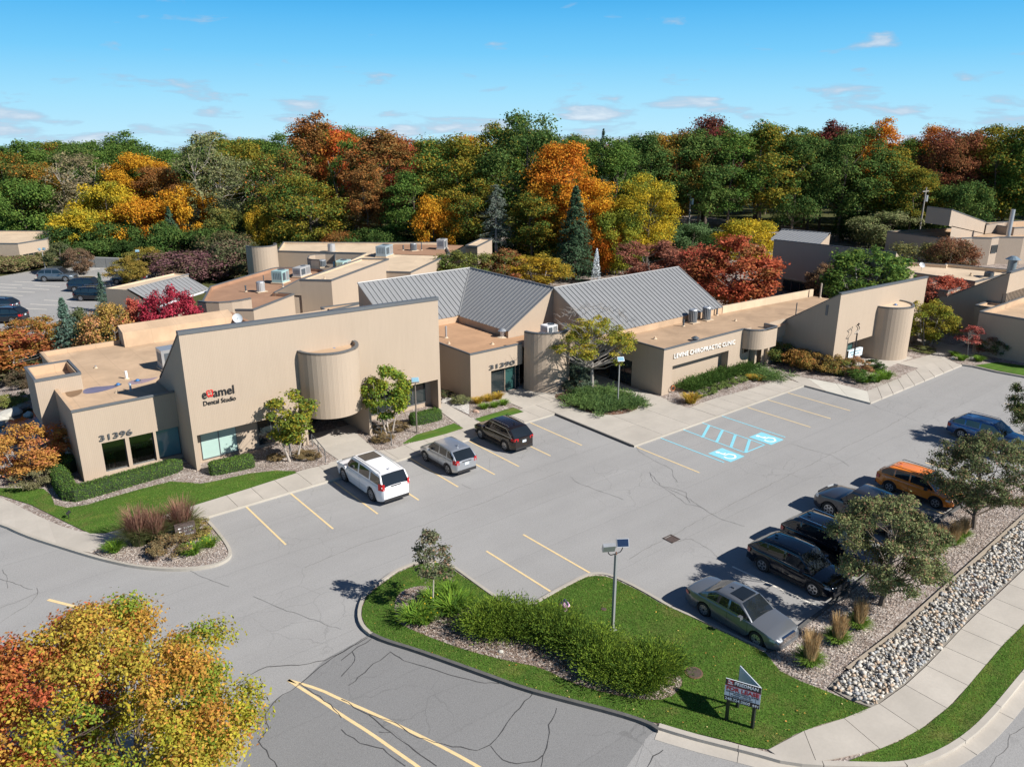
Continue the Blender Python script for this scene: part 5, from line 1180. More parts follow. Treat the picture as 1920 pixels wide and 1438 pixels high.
# ---- east complex at the right edge
Kb = thing('office_building', 'beige building at the right edge, slanted shaded wall with a lower box in front', 'office building', (85.5, 29.1, 0))
m_ = MB(); m_.face([(85.5, 35.2, 0), (85.5, 29.1, 0), (85.5, 29.1, 7.0), (85.5, 34.4, 3.75), (85.5, 35.2, 3.6)], 0, [(35, 0), (29, 0), (29, 7), (34.4, 3.8), (35.2, 3.6)]); m_.build('side_wall', siding, Kb, world=True)
wallmb(Kb, [((85.5, 29.1), (104, 29.1), 4.95, 7.0), ((85.5, 29.1), (104, 29.1), 0, 4.0)], 'front_wall')
m_ = MB(); m_.tube([(85.47, 34.4, 3.8), (85.47, 29.1, 7.06)], .06, 4); m_.box(85.45, 29.0, 6.98, 104, 29.3, 7.1); m_.build('coping', coping_m, Kb, world=True)
m_ = MB(); m_.face([(85.6, 29.2, 6.95), (104, 29.2, 6.95), (104, 35, 3.6), (85.6, 35, 3.6)]); m_.build('sloped_roof', roof_tan, Kb, world=True)
block(Kb, [(79.3, 20.0), (104, 20.0), (104, 28.95), (85.45, 28.95), (85.45, 28.9), (79.3, 28.9)], 4.05, 3.6, roof_tan, nm='box_wall')
block(Kb, [(82.6, 28.96), (85.45, 28.96), (85.45, 30.6), (82.6, 30.6)], 3.9, 3.7, roof_tan, nm='link_wall')
MB().box(85.5, 29.35, 4.0, 93, 29.4, 4.95).build('window_glass', glass_dark, Kb, world=True)
for k in range(14): MB().box(85.55 + k * .36, 29.02, 4.0, 85.63 + k * .36, 29.3, 4.94).build('louver_fin', siding, Kb, world=True)
MB().tube([(90.2, 28.2, 4.3), (94, 28.2, 4.3)], .36, 12).build('white_duct', white_m, Kb, world=True)
block(Kb, [(87.5, 35.3), (92.0, 35.3), (92.0, 38.5), (87.5, 38.5)], 3.9, 3.6, roof_pale, nm='rear_wall')
# ---- far wedge building
Fb = thing('office_building', 'far wedge-shaped beige building with a tall chimney pipe at the upper right edge', 'office building', (125.2, 52, 0))
m_ = MB(); m_.face([(125.2, 52, 6.15), (138.35, 52, 3.9), (138.35, 52, 5.74), (125.2, 52, 8.53)], 0, [(125, 6), (138, 4), (138, 5.7), (125, 8.5)]); m_.face([(126.2, 52, 3.5), (138.35, 52, 3.5), (138.35, 52, 4), (126.2, 52, 6.1)], 0, [(126, 3.5), (138, 3.5), (138, 4), (126, 6)])
m_.face([(125.2, 55.6, 6.3), (125.2, 52, 6.15), (125.2, 52, 8.53), (125.2, 55.6, 8.7)], 0, [(55, 6), (52, 6), (52, 8.5), (55, 8.7)]); m_.build('wedge_wall', siding_b, Fb, world=True)
curve_wall(Fb, [(138.35, 52), (141.5, 51.8), (143.6, 51.6)] + arc(144.2, 50.6, 1.1, 120, 0, 8), 3.9, 5.3, 'curved_wall', siding_b, -.2)
m_ = MB(); m_.tube([(125.2, 52, 8.56), (138.35, 52, 5.77)], .08, 4); m_.tube([(125.2, 55.6, 8.73), (125.2, 52, 8.56)], .08, 4); m_.build('coping', coping_m, Fb, world=True)
m_ = MB(); m_.face([(125.3, 52.1, 8.4), (138.4, 52.1, 5.6), (138.4, 60, 5.6), (125.3, 55.6, 8.5)]); m_.build('wedge_roof', roof_tan, Fb, world=True)
fp = [(125.5, 52.4), (129.9, 50.3), (131.9, 48.3), (133.8, 48.0), (136.5, 45.6), (152, 39.5), (156, 50), (127, 62)]
block(Fb, fp, 4.2, 3.8, roof_tan, 0, siding_b)
wf = Vector(fp[3]); window(Fb, (132.15, 48.2), (133.6, 47.93), 1.9, 3.1, 1, glass_dark)
block(Fb, [(140.5, 48.5), (156, 42.5), (158, 49), (143, 54.5)], 5.0, 4.3, roof_tan, 3.8, siding_b)

# ---- northern cluster
N_ = thing('office_building', 'brown and pale flat-roofed building cluster behind the dental studio, with curved walls', 'office building', (*gp(551, 552, 4.2), 0))
def pz(pts, z): return gps(r3(pts), z)
nb_curve = [gp(369.6, 565.3, 5.0)] + [gp(*p, 5.0) for p in r4([(760, 322), (850, 325), (940, 318), (1010, 308), (1075, 295)])]
brown = [nb_curve[0]] + gps(r4([(690, 320), (790, 215), (1215, 90)]), 4.2)[1:] + pz([(235, 290), (430, 290), (560, 300), (620, 320), (410, 380), (220, 478), (365, 487), (60, 605)], 4.2)
block(N_, brown, 4.2, 3.9, roof_brown, wallm=siding, pw=.2)
curve_wall(N_, nb_curve, 0, 5.0, 'curved_wall', siding, .25)
w3_, w1_, w2_, b3_ = pz([(410, 380), (645, 385), (1075, 225), (870, 222)], 5.6)
block(N_, [w3_, w1_, w2_, b3_], 5.6, 5.45, roof_pale, wallm=siding, pw=.1)
tri_ = gp(*r3([(220, 478)])[0], 4.25)
m_ = MB(); m_.face([(*tri_, 4.0), (*w3_, 4.0), (*w3_, 5.6), (*tri_, 4.25)]); m_.face([(*tri_, 4.25), (*w3_, 5.6), (*b3_, 5.6), (tri_[0] + 9, tri_[1] + 6, 4.25)]); m_.build('ramp_wall', siding, N_, world=True)
lw_ = gp(*r3([(365, 487)])[0], 4.1); md_ = tuple((Vector(w3_) + Vector(w1_)) / 2 + Vector((.3, .4)))
m_ = MB(); m_.prism([lw_, md_, tuple(Vector(w3_) + Vector((.4, .5))), tri_], 0, 4.1); m_.build('link_wall', siding, N_, world=True)
pale = pz([(1080, 320), (1240, 325), (1535, 185), (1490, 100), (1100, 103), (460, 100), (285, 97), (240, 165), (900, 182), (610, 312)], 4.25)
block(N_, pale, 4.25, 4.0, roof_pale, wallm=siding, pw=.2)
bb = pz([(1130, 110), (1640, 122), (1500, 200), (960, 183)], 4.05)
m_ = MB(); m_.face([(*p, 4.06) for p in bb]); m_.build('brown_roof', roof_brown, N_, world=True)
bx = pz([(1650, 125), (1740, 130), (1850, 75), (1765, 72)], 5.5)
block(N_, bx, 5.5, 5.4, roof_pale, wallm=siding, pw=.1)
e_ = gp(*r3([(1535, 185)])[0], 4.25); m_ = MB(); m_.face([(*e_, 0), (*bx[0], 0), (*bx[0], 5.5), (*e_, 4.25)]); m_.face([(*bx[0], 0), (*bx[1], 0), (*bx[1], 5.5), (*bx[0], 5.5)]); m_.build('ramp_wall', siding, N_, world=True)
cl_ = gp(*r3([(0, 125)])[0], 5.4); cr_ = gp(*r3([(235, 110)])[0], 5.4); mc = ((cl_[0] + cr_[0]) / 2, (cl_[1] + cr_[1]) / 2); rr_ = math.hypot(cl_[0] - cr_[0], cl_[1] - cr_[1]) / 2; a0_ = math.degrees(math.atan2(cl_[1] - mc[1], cl_[0] - mc[0]))
curve_wall(N_, arc(*mc, rr_, a0_, a0_ + 200, 18), 0, 5.4, 'cylinder_wall', siding, .25, roof_pale)
m_ = MB(); m_.face([(*p, 4.9) for p in arc(*mc, rr_ * .95, 0, 340, 16)]); m_.build('cylinder_roof', roof_pale, N_, world=True)
sc = pz([(463, 222), (475, 200), (520, 192), (600, 188), (677, 190), (677, 240)], 5.2)
sc2 = pz([(552, 232), (520, 230), (490, 228), (463, 222)], 5.2)
curve_wall(N_, list(reversed(sc)), 4.0, 5.2, 'screen_wall', roof_tan, .12, siding); curve_wall(N_, list(reversed(sc2)), 4.0, 5.2, 'screen_wall', siding_b, .12)
sm = gps(r4([(65, 225), (215, 235), (640, 128), (540, 120)]), 5.2)
block(N_, sm, 5.2, 5.08, roof_pale, wallm=siding_b, pw=.12, cop=False)
ea = gps(r4([(400, 348), (785, 226)]), 3.7)
seam_roof(N_, (*ea[0], 3.7), (*ea[1], 3.7), (*sm[1], 5.2), (*sm[2], 5.2), .6)
m_ = MB(); m_.face([(*sm[1], 0), (*ea[0], 0), (*ea[0], 3.68), (*sm[1], 5.18)]); m_.build('gable_wall', siding_b, N_, world=True)
m_ = MB(); ribbon(m_, [tuple(Vector(ea[0]) + Vector((.25, -.3))), tuple(Vector(ea[1]) + Vector((.25, -.3)))], .7, 3.66); m_.build('white_gutter', white_m, N_, world=True)
ll = gps(r4([(365, 362), (480, 365), (470, 340), (420, 335)]), 3.6)
block(N_, ll, 3.6, 3.5, roof_pale, wallm=siding, pw=.1)
# small roof seen behind the tall front wall
pk = pz([(565, 590), (610, 618), (850, 590), (850, 552)], 4.3)
block(N_, [pk[0], pk[1], (pk[1][0] + 5.4, pk[1][1] + 1.5), (pk[3][0] + .2, pk[3][1])], 4.3, 4.2, roof_tan, pw=.1)

# ---- far west building
Wb = thing('office_building', 'pale beige building with one long window above the tall grasses at the left edge', 'office building', (*gp(33, 500, 0), 0))
def p6(pts, z): return gps(r6(pts), z)
q = p6([(-500, 60), (0, 135), (265, 218), (700, 148), (705, 110)], 3.9)
z_a = 5.0
wb_poly = [q[2], q[3], (q[3][0] + 3, q[3][1] + 9), (q[0][0] - 12, q[0][1] + 14), (q[0][0] - 12, q[0][1] - 4)]
block(Wb, wb_poly, 3.9, 3.7, roof_pale, wallm=siding, pw=.2)
wa = p6([(300, 372), (560, 332)], 2.3)
d_ = (Vector(q[3]) - Vector(q[2])).normalized(); nrm_ = Vector((d_.y, -d_.x)) * .03
def onw(p, z):       # slide onto the wall's line
    v = Vector(p) - Vector(q[2]); t = v.dot(d_); return tuple(Vector(q[2]) + d_ * t + nrm_)
w0_, w1w = Vector(onw(wa[0], 0)), Vector(onw(wa[1], 0))
MB().box(0, 0, 0, .01, .01, .01)
window(Wb, tuple(w0_), tuple(w1w), 1.0, 2.3, 3, glass_dark, siding_b)

# ------------------------------------------------------------------ roof equipment
def ac_box(px, py, z, w, d, h, label, m=unit_grey, rz=0, loc=None, cat='air conditioning unit', group=None):
    c = loc or gp(px, py, z); t = thing('air_conditioning_unit', label, cat, (*c, z), rz, group)
    MB().box(-w / 2 - .1, -d / 2 - .1, 0, w / 2 + .1, d / 2 + .1, .12).build('base', roof_pale, t)
    MB().box(-w / 2, -d / 2, .12, w / 2, d / 2, h).build('casing', m, t)
    for k in range(5): MB().box(-w / 2 - .015, -d / 2 + d * (.12 + .16 * k), h * .35, -w / 2, -d / 2 + d * (.12 + .16 * k) + .05, h * .85).build('louver', unit_dark, t)
    MB().box(-w * .4, -d / 2 - .02, h * .25, -w * .02, -d / 2, h * .85).build('panel', unit_dark, t); MB().box(w * .06, -d / 2 - .015, h * .2, w * .44, -d / 2, h * .9).build('panel', steel, t)
    MB().cyl((w * .2, 0, h), (w * .2, 0, h + .06), min(w, d) * .3, None, 14).build('fan_guard', unit_dark, t); return t
def condenser(px, py, z, r_, h, label, m=unit_dark, group=None):
    c = gp(px, py, z); t = thing('condenser_unit', label, 'condenser', (*c, z), 0, group)
    MB().box(-r_ * 1.3, -r_ * 1.3, 0, r_ * 1.3, r_ * 1.3, .06).build('pad', roof_pale, t)
    MB().cyl((0, 0, .06), (0, 0, h), r_, r_, 16).build('casing', m, t, smooth=True)
    MB().cyl((0, 0, h), (0, 0, h + .08), r_ * 1.04, r_ * .9, 16).build('fan_guard', steel, t)
    m_ = MB()
    for k in range(16): a = k * 6.283 / 16; m_.box(math.cos(a) * r_ - .012, math.sin(a) * r_ - .012, .1, math.cos(a) * r_ + .012, math.sin(a) * r_ + .012, h - .05)
    m_.build('grille', steel, t); return t
def vent(px, py, z, h, r_, label, m=steel, cap=False, group=None):
    c = gp(px, py, z); t = thing('vent_pipe', label, 'vent pipe', (*c, z), 0, group)
    MB().cyl((0, 0, 0), (0, 0, h), r_, r_, 10).build('pipe', m, t, smooth=True); MB().cyl((0, 0, 0), (0, 0, .08), r_ * 2.2, r_ * 1.3, 10).build('flashing', roof_pale, t)
    if cap: MB().cyl((0, 0, h), (0, 0, h + r_ * .8), r_ * 1.8, r_ * .6, 12).build('cap', m, t)
    return t
ac_box(0, 0, 4.38, 1.9, 1.3, 1.5, 'pale boxy air unit half hidden behind the slanted front wall of the dental studio', steel, 0, (14.9, 56.9))
ac_box(*r3([(267, 400)])[0], 3.95, 1.5, 1.3, 1.4, 'tall teal air unit on the brown roof, left of the long grey one', unit_teal, R(36))
ac_box(*r3([(425, 350)])[0], 3.95, 2.3, 1.0, 1.1, 'long grey air unit on the brown roof beside the teal one', unit_grey, R(36))
ac_box(*r3([(728, 290)])[0], 4.0, 2.2, 1.3, .9, 'low pale teal air unit near the curved roof screen', unit_teal, R(36))
ac_box(*r3([(1045, 200)])[0], 4.05, 2.4, 1.4, 1.4, 'big blue-grey air unit at the meeting of pale and brown roofs', simple('air unit blue grey', (.30, .38, .43), .5, .2, .15, 2), R(36))
ac_box(*r3([(1477, 150)])[0], 4.06, 1.4, 1.1, 1.4, 'grey air unit standing at the far end of the rear brown roof', unit_grey, R(36))
condenser(*r3([(118, 468)])[0], 3.95, .42, 1.0, 'round condenser at the near left of the brown roof', unit_grey)
condenser(*r3([(648, 168)])[0], 4.05, .5, 1.0, 'round condenser on the far pale roof', unit_grey)
condenser(*r3([(1262, 160)])[0], 4.06, .45, .9, 'dark round condenser on the rear brown roof', unit_dark)
condenser(*r3([(577, 282)])[0], 4.0, .5, .8, 'dark round condenser inside the curved roof screen', unit_dark)
s8b = zs(1200, 580, 5.99)
condenser(*s8b([(588, 148)])[0], 3.62, .38, 1.15, 'left one of two round condensers at the foot of the long metal roof')
condenser(*s8b([(742, 118)])[0], 3.62, .38, 1.15, 'right one of two round condensers at the foot of the long metal roof')
ac_box(0, 0, 4.56, 1.1, .9, .75, 'white and black condenser on top of the half-round tower of 31390', white_m, 0, (41.4, 46.75))
for nm_, (px, py), z, h, r_, lab, m, cp in [
    ('a', zw([(950, 600)])[0], 4.38, .55, .09, 'white vent pipe in the middle of the stained low roof', white_m, False),
    ('b', zw([(718, 520)])[0], 4.38, .18, .06, 'short vent stub on the low roof left of the white pipe', steel, False),
    ('c', zw([(980, 690)])[0], 4.38, .5, .07, 'clear blue vent pipe at the tip of the roof shadow', simple('pale blue pipe', (.35, .48, .58), .3), False),
    ('d', zw([(877, 705)])[0], 4.38, .16, .07, 'small tan vent stub near the front parapet of the low roof', roof_pale, False),
    ('e', s5z([(125, 525)])[0], 3.62, 1.0, .09, 'tall grey vent pipe on the tan roof by the dental studio wall', steel, False),
    ('f', s5z([(487, 520)])[0], 3.62, .55, .22, 'fat steel roof ventilator in front of the metal roof valley', steel, True),
    ('g', s5z([(422, 567)])[0], 3.62, .16, .08, 'small vent stub on the roof above the 31390 numerals', roof_pale, False),
    ('h', s5z([(142, 563)])[0], 3.62, .18, .07, 'low vent stub by the puddles on the 31390 roof', roof_pale, False),
    ('i', s8b([(487, 190)])[0], 3.62, .62, .08, 'dark vent pipe left of the two round condensers', unit_dark, False),
    ('j', s8b([(862, 68)])[0], 3.62, .7, .08, 'dark vent pipe right of the two round condensers', unit_dark, False),
    ('k', s8b([(168, 332)])[0], 3.62, .2, .09, 'short vent stub at the west end of the clinic roof', roof_pale, False),
    ('l', s8b([(1072, 130)])[0], 3.62, .2, .07, 'short vent stub in the middle of the clinic roof', roof_pale, False),
    ('m', s8b([(1748, 68)])[0], 3.62, 1.2, .05, 'thin tall dark pipe beside the slanted wall of the east tower', unit_dark, False),
    ('n', s8b([(620, 350)])[0], 3.62, .2, .2, 'low dark roof fan above the white lettering', unit_dark, True),
    ('o', s7_ if False else z7([(507, 657)])[0], 3.62, 1.5, .08, 'tall pale pipe at the far end of the clinic roof', bark_pale, False),
    ('p', r1([(1675, 520)])[0], 4.0, 4.2, .32, 'tall round chimney pipe on the far wedge building', steel, False),
    ('q', r1([(1715, 1060)])[0], 4.5, 1.6, .45, 'blue-grey capped flue behind the slanted wall at the right edge', simple('blue grey flue', (.22, .30, .36), .4, .4), True),
    ('r', r1([(1385, 1120)])[0], 3.95, .6, .5, 'dark squat roof fan on the flat wing at the right', unit_dark, False),
    ('s', r3([(283, 432)])[0], 3.95, .35, .07, 'pale vent stub in front of the teal air unit', steel, False),
    ('t', r3([(140, 405)])[0], 3.95, .9, .05, 'thin dark pipe left of the teal air unit', unit_dark, False),
    ('u', r3([(5, 468)])[0], 3.95, .6, .08, 'dark gooseneck vent at the near left of the brown roof', unit_dark, True),
    ('v', r3([(595, 372)])[0], 5.45, .3, .06, 'small vent stub on the pale roof of the tall rear block', roof_pale, False),
    ('w', r3([(1185, 158)])[0], 4.06, .7, .1, 'left dark vent pipe on the rear brown roof', unit_dark, False),
    ('x', r3([(1322, 158)])[0], 4.06, 1.1, .07, 'slim vent pipe between condenser and grey unit on the rear roof', unit_dark, False),
    ('y', z7([(1205, 655)])[0] if False else r1([(1120, 1090)])[0], 3.95, .3, .1, 'small pale vent on the flat wing at the right', roof_pale, False)]:
    vent(px, py, z, h, r_, lab, m, cp)
# satellite dishes, blue roof drains
def dish(loc, label, r_=.32, h=.55):
    t = thing('satellite_dish', label, 'satellite dish', loc)
    MB().tube([(0, 0, 0), (0, 0, h)], .03, 6).build('mast', steel, t)
    m_ = MB(); ax = Vector((-.55, -.70, .45)).normalized(); a = ax.orthogonal().normalized(); b_ = ax.cross(a); rings = [(0, 0), (.5, .02), (.85, .06), (1, .09)]
    c0 = Vector((0, 0, h + .2)); vs_ = []
    for q_, d2 in rings:
        for k in range(16): t_ = k * 6.283 / 16; vs_.append(tuple(c0 + a * (r_ * q_ * math.cos(t_)) + b_ * (r_ * 1.2 * q_ * math.sin(t_)) + ax * d2))
    fs = [(i * 16 + k, i * 16 + (k + 1) % 16, (i + 1) * 16 + (k + 1) % 16, (i + 1) * 16 + k) for i in range(3) for k in range(16)]
    m_.raw(vs_, fs); m_.build('reflector', simple('dish grey', (.62, .68, .72), .4, 0, .05), t, smooth=True)
    MB().tube([tuple(c0), tuple(c0 + ax * .3 + Vector((0, 0, -.05)))], .015, 5).build('feed_arm', dark_m, t); return t
dish((21.4, 61.6, 5.5), 'grey satellite dish behind the top of the tall front wall', .36, .35)
dish((*gp(*r1([(375, 1025)])[0], 3.95), 3.95), 'small white satellite dish on the flat wing at the right', .3, .5)
for i, (p, z, lab) in enumerate([(zw([(885, 645)])[0], 4.39, 'blue roof drain dome left of the lilac stain'), (zw([(1030, 615)])[0], 4.39, 'blue roof drain dome inside the lilac stain'), (zs(320, 540, 3.55)([(1090, 410)])[0], 6.31, 'blue roof drain dome on the half-round bay'), (z7([(1028, 708)])[0], 4.96, 'dark roof drain on the half-round cylinder')]):
    c = gp(*p, z); t = thing('roof_drain', lab, 'roof drain', (*c, z)); MB().cyl((0, 0, 0), (0, 0, .12), .17, .08, 10).build('dome', simple('blue plastic', (.03, .14, .36), .4), t, smooth=True); MB().cyl((0, 0, 0), (0, 0, .02), .22, .22, 12).build('flange', unit_dark, t)

# ------------------------------------------------------------------ cars
def lerp_pts(pts, x):
    if x <= pts[0][0]: return pts[0][1]
    for (a, va), (b_, vb) in zip(pts, pts[1:]):
        if x <= b_: t = (x - a) / (b_ - a); return va + (vb - va) * t
    return pts[-1][1]
def car_paint(name, c, metal=.3, rough=.28):
    return simple(name, c, rough, metal, .02, 1, .5, coat=.9)
rim_m = simple('alloy rim', (.50, .51, .53), .3, .8, .05); car_glass = glass_mat('car window glass', (.012, .016, .02), .03)
head_m = simple('headlamp', (.62, .66, .70), .1, .3, .05); tail_m = simple('red tail lamp', (.42, .012, .015), .2, 0, .1); trim_b = simple('black trim', (.018, .018, .02), .55, 0, .1)
chrome = simple('chrome', (.62, .63, .65), .15, 1, .03); plate_m = simple('number plate', (.55, .62, .68), .5, 0, .1); rack_m = simple('roof rack metal', (.45, .46, .48), .3, .7, .05)
def make_car(name, label, loc, heading, P, paint, cat='car', group=None, roofc=None, plate_rear=True):
    """P: L,W,H,wb,fo(front overhang),r(wheel), belt, hood profile; x forward"""
    L, W, H, wb, fo, r_ = P['L'], P['W'], P['H'], P['wb'], P['fo'], P['r']
    belt = P['belt']; xf = L / 2; xr = -L / 2; axf = xf - fo; axr = axf - wb; hw = W / 2
    x_ws0, x_rf, x_rr, x_rw = P['gh']           # windscreen foot, roof front, roof rear, rear-glass foot
    top = P['top']                              # body top line (hood, belt, deck): [(x, z)]
    zb = .20 if P.get('low') else .27
    car = thing(name, label, cat, loc, heading, group)
    # --- lower body
    xs_ = sorted(set([round(x, 3) for x in list(np.linspace(xr, xf, 23)) + [xr + .04, xr + .12, xf - .04, xf - .12] + [a + r_ * 1.16 * math.cos(t) for a in (axf, axr) for t in np.linspace(0, math.pi, 11)]]))
    rows = []
    for x in xs_:
        e = max(0, abs(x) - (L / 2 - .55)) / .55; w = hw * (1 - .20 * e ** 2.2)
        if P.get('waist'): w *= 1
        zt = lerp_pts(top, x); z0 = zb + .12 * max(0, e) ** 2
        za = z0; arch = False
        for a in (axf, axr):
            d = abs(x - a)
            if d < r_ * 1.165: za = max(za, r_ + math.sqrt(max(0, (r_ * 1.165) ** 2 - d * d))); arch = True
        sh = zt - .07; mid = .46 * sh + .12
        zl = max(za, z0); mid2 = max(mid, zl + .02); sh2 = max(sh, mid2 + .03)
        rows.append([(x, 0, z0 + .02), (x, w * .70, z0 + .02), (x, w * .70, zl if arch else z0 + .02), (x, w * .965, zl), (x, w, mid2), (x, w * .99, sh2 - .02), (x, w * .955, sh2 + .045), (x, w * .80, zt + .0), (x, w * .4, zt + .025), (x, 0, zt + .03)])
    m_ = MB(); n = len(rows[0]); V = []; Fc = []; mi = []
    for s_ in (1, -1):
        b0 = len(V); V += [(p[0], p[1] * s_, p[2]) for rw in rows for p in rw]
        for i in range(len(rows) - 1):
            for j in range(n - 1):
                q = (b0 + i * n + j, b0 + (i + 1) * n + j, b0 + (i + 1) * n + j + 1, b0 + i * n + j + 1)
                Fc.append(q if s_ == -1 else q[::-1]); mi.append(1 if j < 2 else 0)
        for i, rev in ((0, False), (len(rows) - 1, True)):
            q = tuple(b0 + i * n + j for j in range(n)); Fc.append(q if (rev == (s_ == 1)) else q[::-1]); mi.append(0)
    for f, k in zip(Fc, mi): m_.f.append(f); m_.m.append(k); m_.uv.append([(0, 0)] * len(f))
    m_.v = V; me = m_.mesh('body', [paint, trim_b]); 
    import bmesh as _bm
    bm = _bm.new(); bm.from_mesh(me); _bm.ops.remove_doubles(bm, verts=bm.verts, dist=.0008); _bm.ops.recalc_face_normals(bm, faces=bm.faces); bm.to_mesh(me); bm.free()
    me.polygons.foreach_set('use_smooth', [True] * len(me.polygons)); me.set_sharp_from_angle(angle=R(42)); link('body', me, car)
    # --- greenhouse: one lofted shell, split into roof, pillars and glass
    rw_ = P.get('rw', .80) * hw; bw = hw * .93; zr = H
    pil = [(max(a, x_rw), min(b_, x_ws0)) for a, b_ in P['pillars']]
    xsg = sorted(set([x_rw, x_rr, x_rf, x_ws0] + [p for q in pil for p in q] + list(np.linspace(x_rw, x_ws0, 13))))
    def prof(x):
        zt = lerp_pts(top, x) + .0; 
        if x < x_rr: t = (x - x_rw) / max(.01, x_rr - x_rw); z = zt + (zr - P.get('fall', 0) - zt) * t ** .85
        elif x > x_rf: t = (x_ws0 - x) / (x_ws0 - x_rf); z = zt + (zr - zt) * t ** .92
        else: u = (x - x_rr) / (x_rf - x_rr); z = zr + .035 * math.sin(math.pi * u) - P.get('fall', 0) * (1 - u) ** 1.6
        t = (z - zt) / max(.05, (zr - zt)); ww = bw + (rw_ - bw) * min(1, t); endt = max(0, 1 - (min(x - x_rw, x_ws0 - x)) / .5); return zt, z, bw * (1 - .05 * endt), ww * (1 - .02 * endt)
    parts = {'roof': [], 'side_window': [], 'windshield': [], 'rear_window': []}
    grid = []
    for x in xsg:
        zt, z, wb_, ww = prof(x); k = max(0.0, z - zt)
        g_ = [(x, wb_, zt - .03), (x, wb_ + (ww - wb_) * .10, zt + .10 * k), (x, wb_ + (ww - wb_) * .80, zt + .80 * k), (x, ww * .985, zt + .93 * k), (x, ww * .90, z - .012 * min(1, k * 3)), (x, ww * .45, z + .0), (x, 0, z + .006)]
        grid.append(g_)
    for i in range(len(grid) - 1):
        xm = (xsg[i] + xsg[i + 1]) / 2; A, B_ = grid[i], grid[i + 1]
        inp = any(a <= xm <= b_ for a, b_ in pil)
        for j in range(6):
            key = 'roof'
            if j == 1 and not inp: key = 'side_window'
            if j >= 4:
                if xm > x_rf + .06: key = 'windshield'
                elif xm < x_rr - .05: key = 'rear_window'
            for s_ in (1, -1):
                q = [A[j], B_[j], B_[j + 1], A[j + 1]]; q = [(a, b_ * s_, c) for a, b_, c in q]
                parts[key].append((q if s_ == -1 else q[::-1], xm, s_))
    def mk(nm, faces, mat):
        if not faces: return
        bm = _bm.new(); cache = {}
        for q, _, _ in faces:
            vs_ = []
            for p in q:
                kk = (round(p[0], 4), round(p[1], 4), round(p[2], 4))
                if kk not in cache: cache[kk] = bm.verts.new(p)
                if cache[kk] not in vs_: vs_.append(cache[kk])
            if len(vs_) >= 3:
                try: bm.faces.new(vs_)
                except ValueError: pass
        me = bpy.data.meshes.new(nm); bm.to_mesh(me); bm.free(); me.materials.append(mat)
        me.polygons.foreach_set('use_smooth', [True] * len(me.polygons)); me.set_sharp_from_angle(angle=R(35)); return link(nm, me, car)
    mk('roof', parts['roof'], roofc or paint); mk('windshield', parts['windshield'], car_glass); mk('rear_window', parts['rear_window'], car_glass)
    sw = sorted(parts['side_window'], key=lambda f: f[1])
    for s_ in (1, -1):
        run = []; last = None
        for f in [f for f in sw if f[2] == s_]:
            idx = xsg.index(min(xsg, key=lambda v: abs(v - min(p[0] for p in f[0]))))
            if last is not None and idx > last + 1: mk('side_window', run, car_glass); run = []
            run.append(f); last = idx
        mk('side_window', run, car_glass)
    # --- wheels
    for ax in (axf, axr):
        for s_ in (1, -1):
            w_ = MB(); y0, y1 = s_ * (hw - .23), s_ * (hw - .015)
            w_.cyl((ax, y0, r_), (ax, y1, r_), r_, r_, 22); wheel = w_.build('wheel', black_rubber, car, smooth=True)
            rm = MB(); yy = y1 + s_ * .004; rr = r_ * .68
            rm.cyl((ax, y1 - s_ * .02, r_), (ax, yy, r_), rr, rr, 20, 1)
            for k in range(P.get('spokes', 5)):
                a = k * 6.2832 / P.get('spokes', 5); c, s2 = math.cos(a), math.sin(a); c2, s3 = -s2 * .035, c * .035
                q = [(ax + c * .05 - c2 * 1.3, yy + s_ * .008, r_ + s2 * .05 - s3 * 1.3), (ax + c * .05 + c2 * 1.3, yy + s_ * .008, r_ + s2 * .05 + s3 * 1.3), (ax + c * rr * .93 + c2, yy + s_ * .006, r_ + s2 * rr * .93 + s3), (ax + c * rr * .93 - c2, yy + s_ * .006, r_ + s2 * rr * .93 - s3)]
                rm.face(q if s_ < 0 else q[::-1], 0)
            ring = [(rr * .88), rr]
            for k in range(20):
                a, b_ = k * 6.2832 / 20, (k + 1) * 6.2832 / 20; q = [(ax + math.cos(t) * u, yy + s_ * .007, r_ + math.sin(t) * u) for t, u in ((a, ring[0]), (a, ring[1]), (b_, ring[1]), (b_, ring[0]))]
                rm.face(q if s_ < 0 else q[::-1], 0)
            rm.build('rim', [rim_m, trim_b], wheel)
    # arch linings
    for ax in (axf, axr):
        for s_ in (1, -1): MB().cyl((ax, s_ * (hw - .30), r_ * 1.02), (ax, s_ * (hw - .10), r_ * 1.02), r_ * 1.14, r_ * 1.14, 16).build('wheel_well', trim_b, car)
    # --- lamps, bumpers, plates, mirrors
    ztf = lerp_pts(top, xf - .25); ztr = lerp_pts(top, xr + .1)
    for s_ in (1, -1):
        y0, y1 = sorted((s_ * hw * .50, s_ * hw * .90)); h = .13 if not P.get('tall') else .22
        m_ = MB(); zf = P.get('hl', .70); m_.raw([(xf - .035, y0 if s_ > 0 else y1, zf), (xf - .17, y1 if s_ > 0 else y0, zf + .02), (xf - .18, y1 if s_ > 0 else y0, zf + h), (xf - .06, y0 if s_ > 0 else y1, zf + h * .85), (xf - .38, s_ * hw * .985, zf + .05), (xf - .40, s_ * hw * .975, zf + h + .01)], [(0, 1, 2, 3), (1, 4, 5, 2)] if s_ > 0 else [(3, 2, 1, 0), (2, 5, 4, 1)])
        for i, v in enumerate(m_.v): m_.v[i] = (v[0] + .03, v[1] * 1.012, v[2])
        m_.build('headlight', head_m, car)
        tz, th = P.get('tl', (.82, .26)); tw = P.get('tlw', .28)
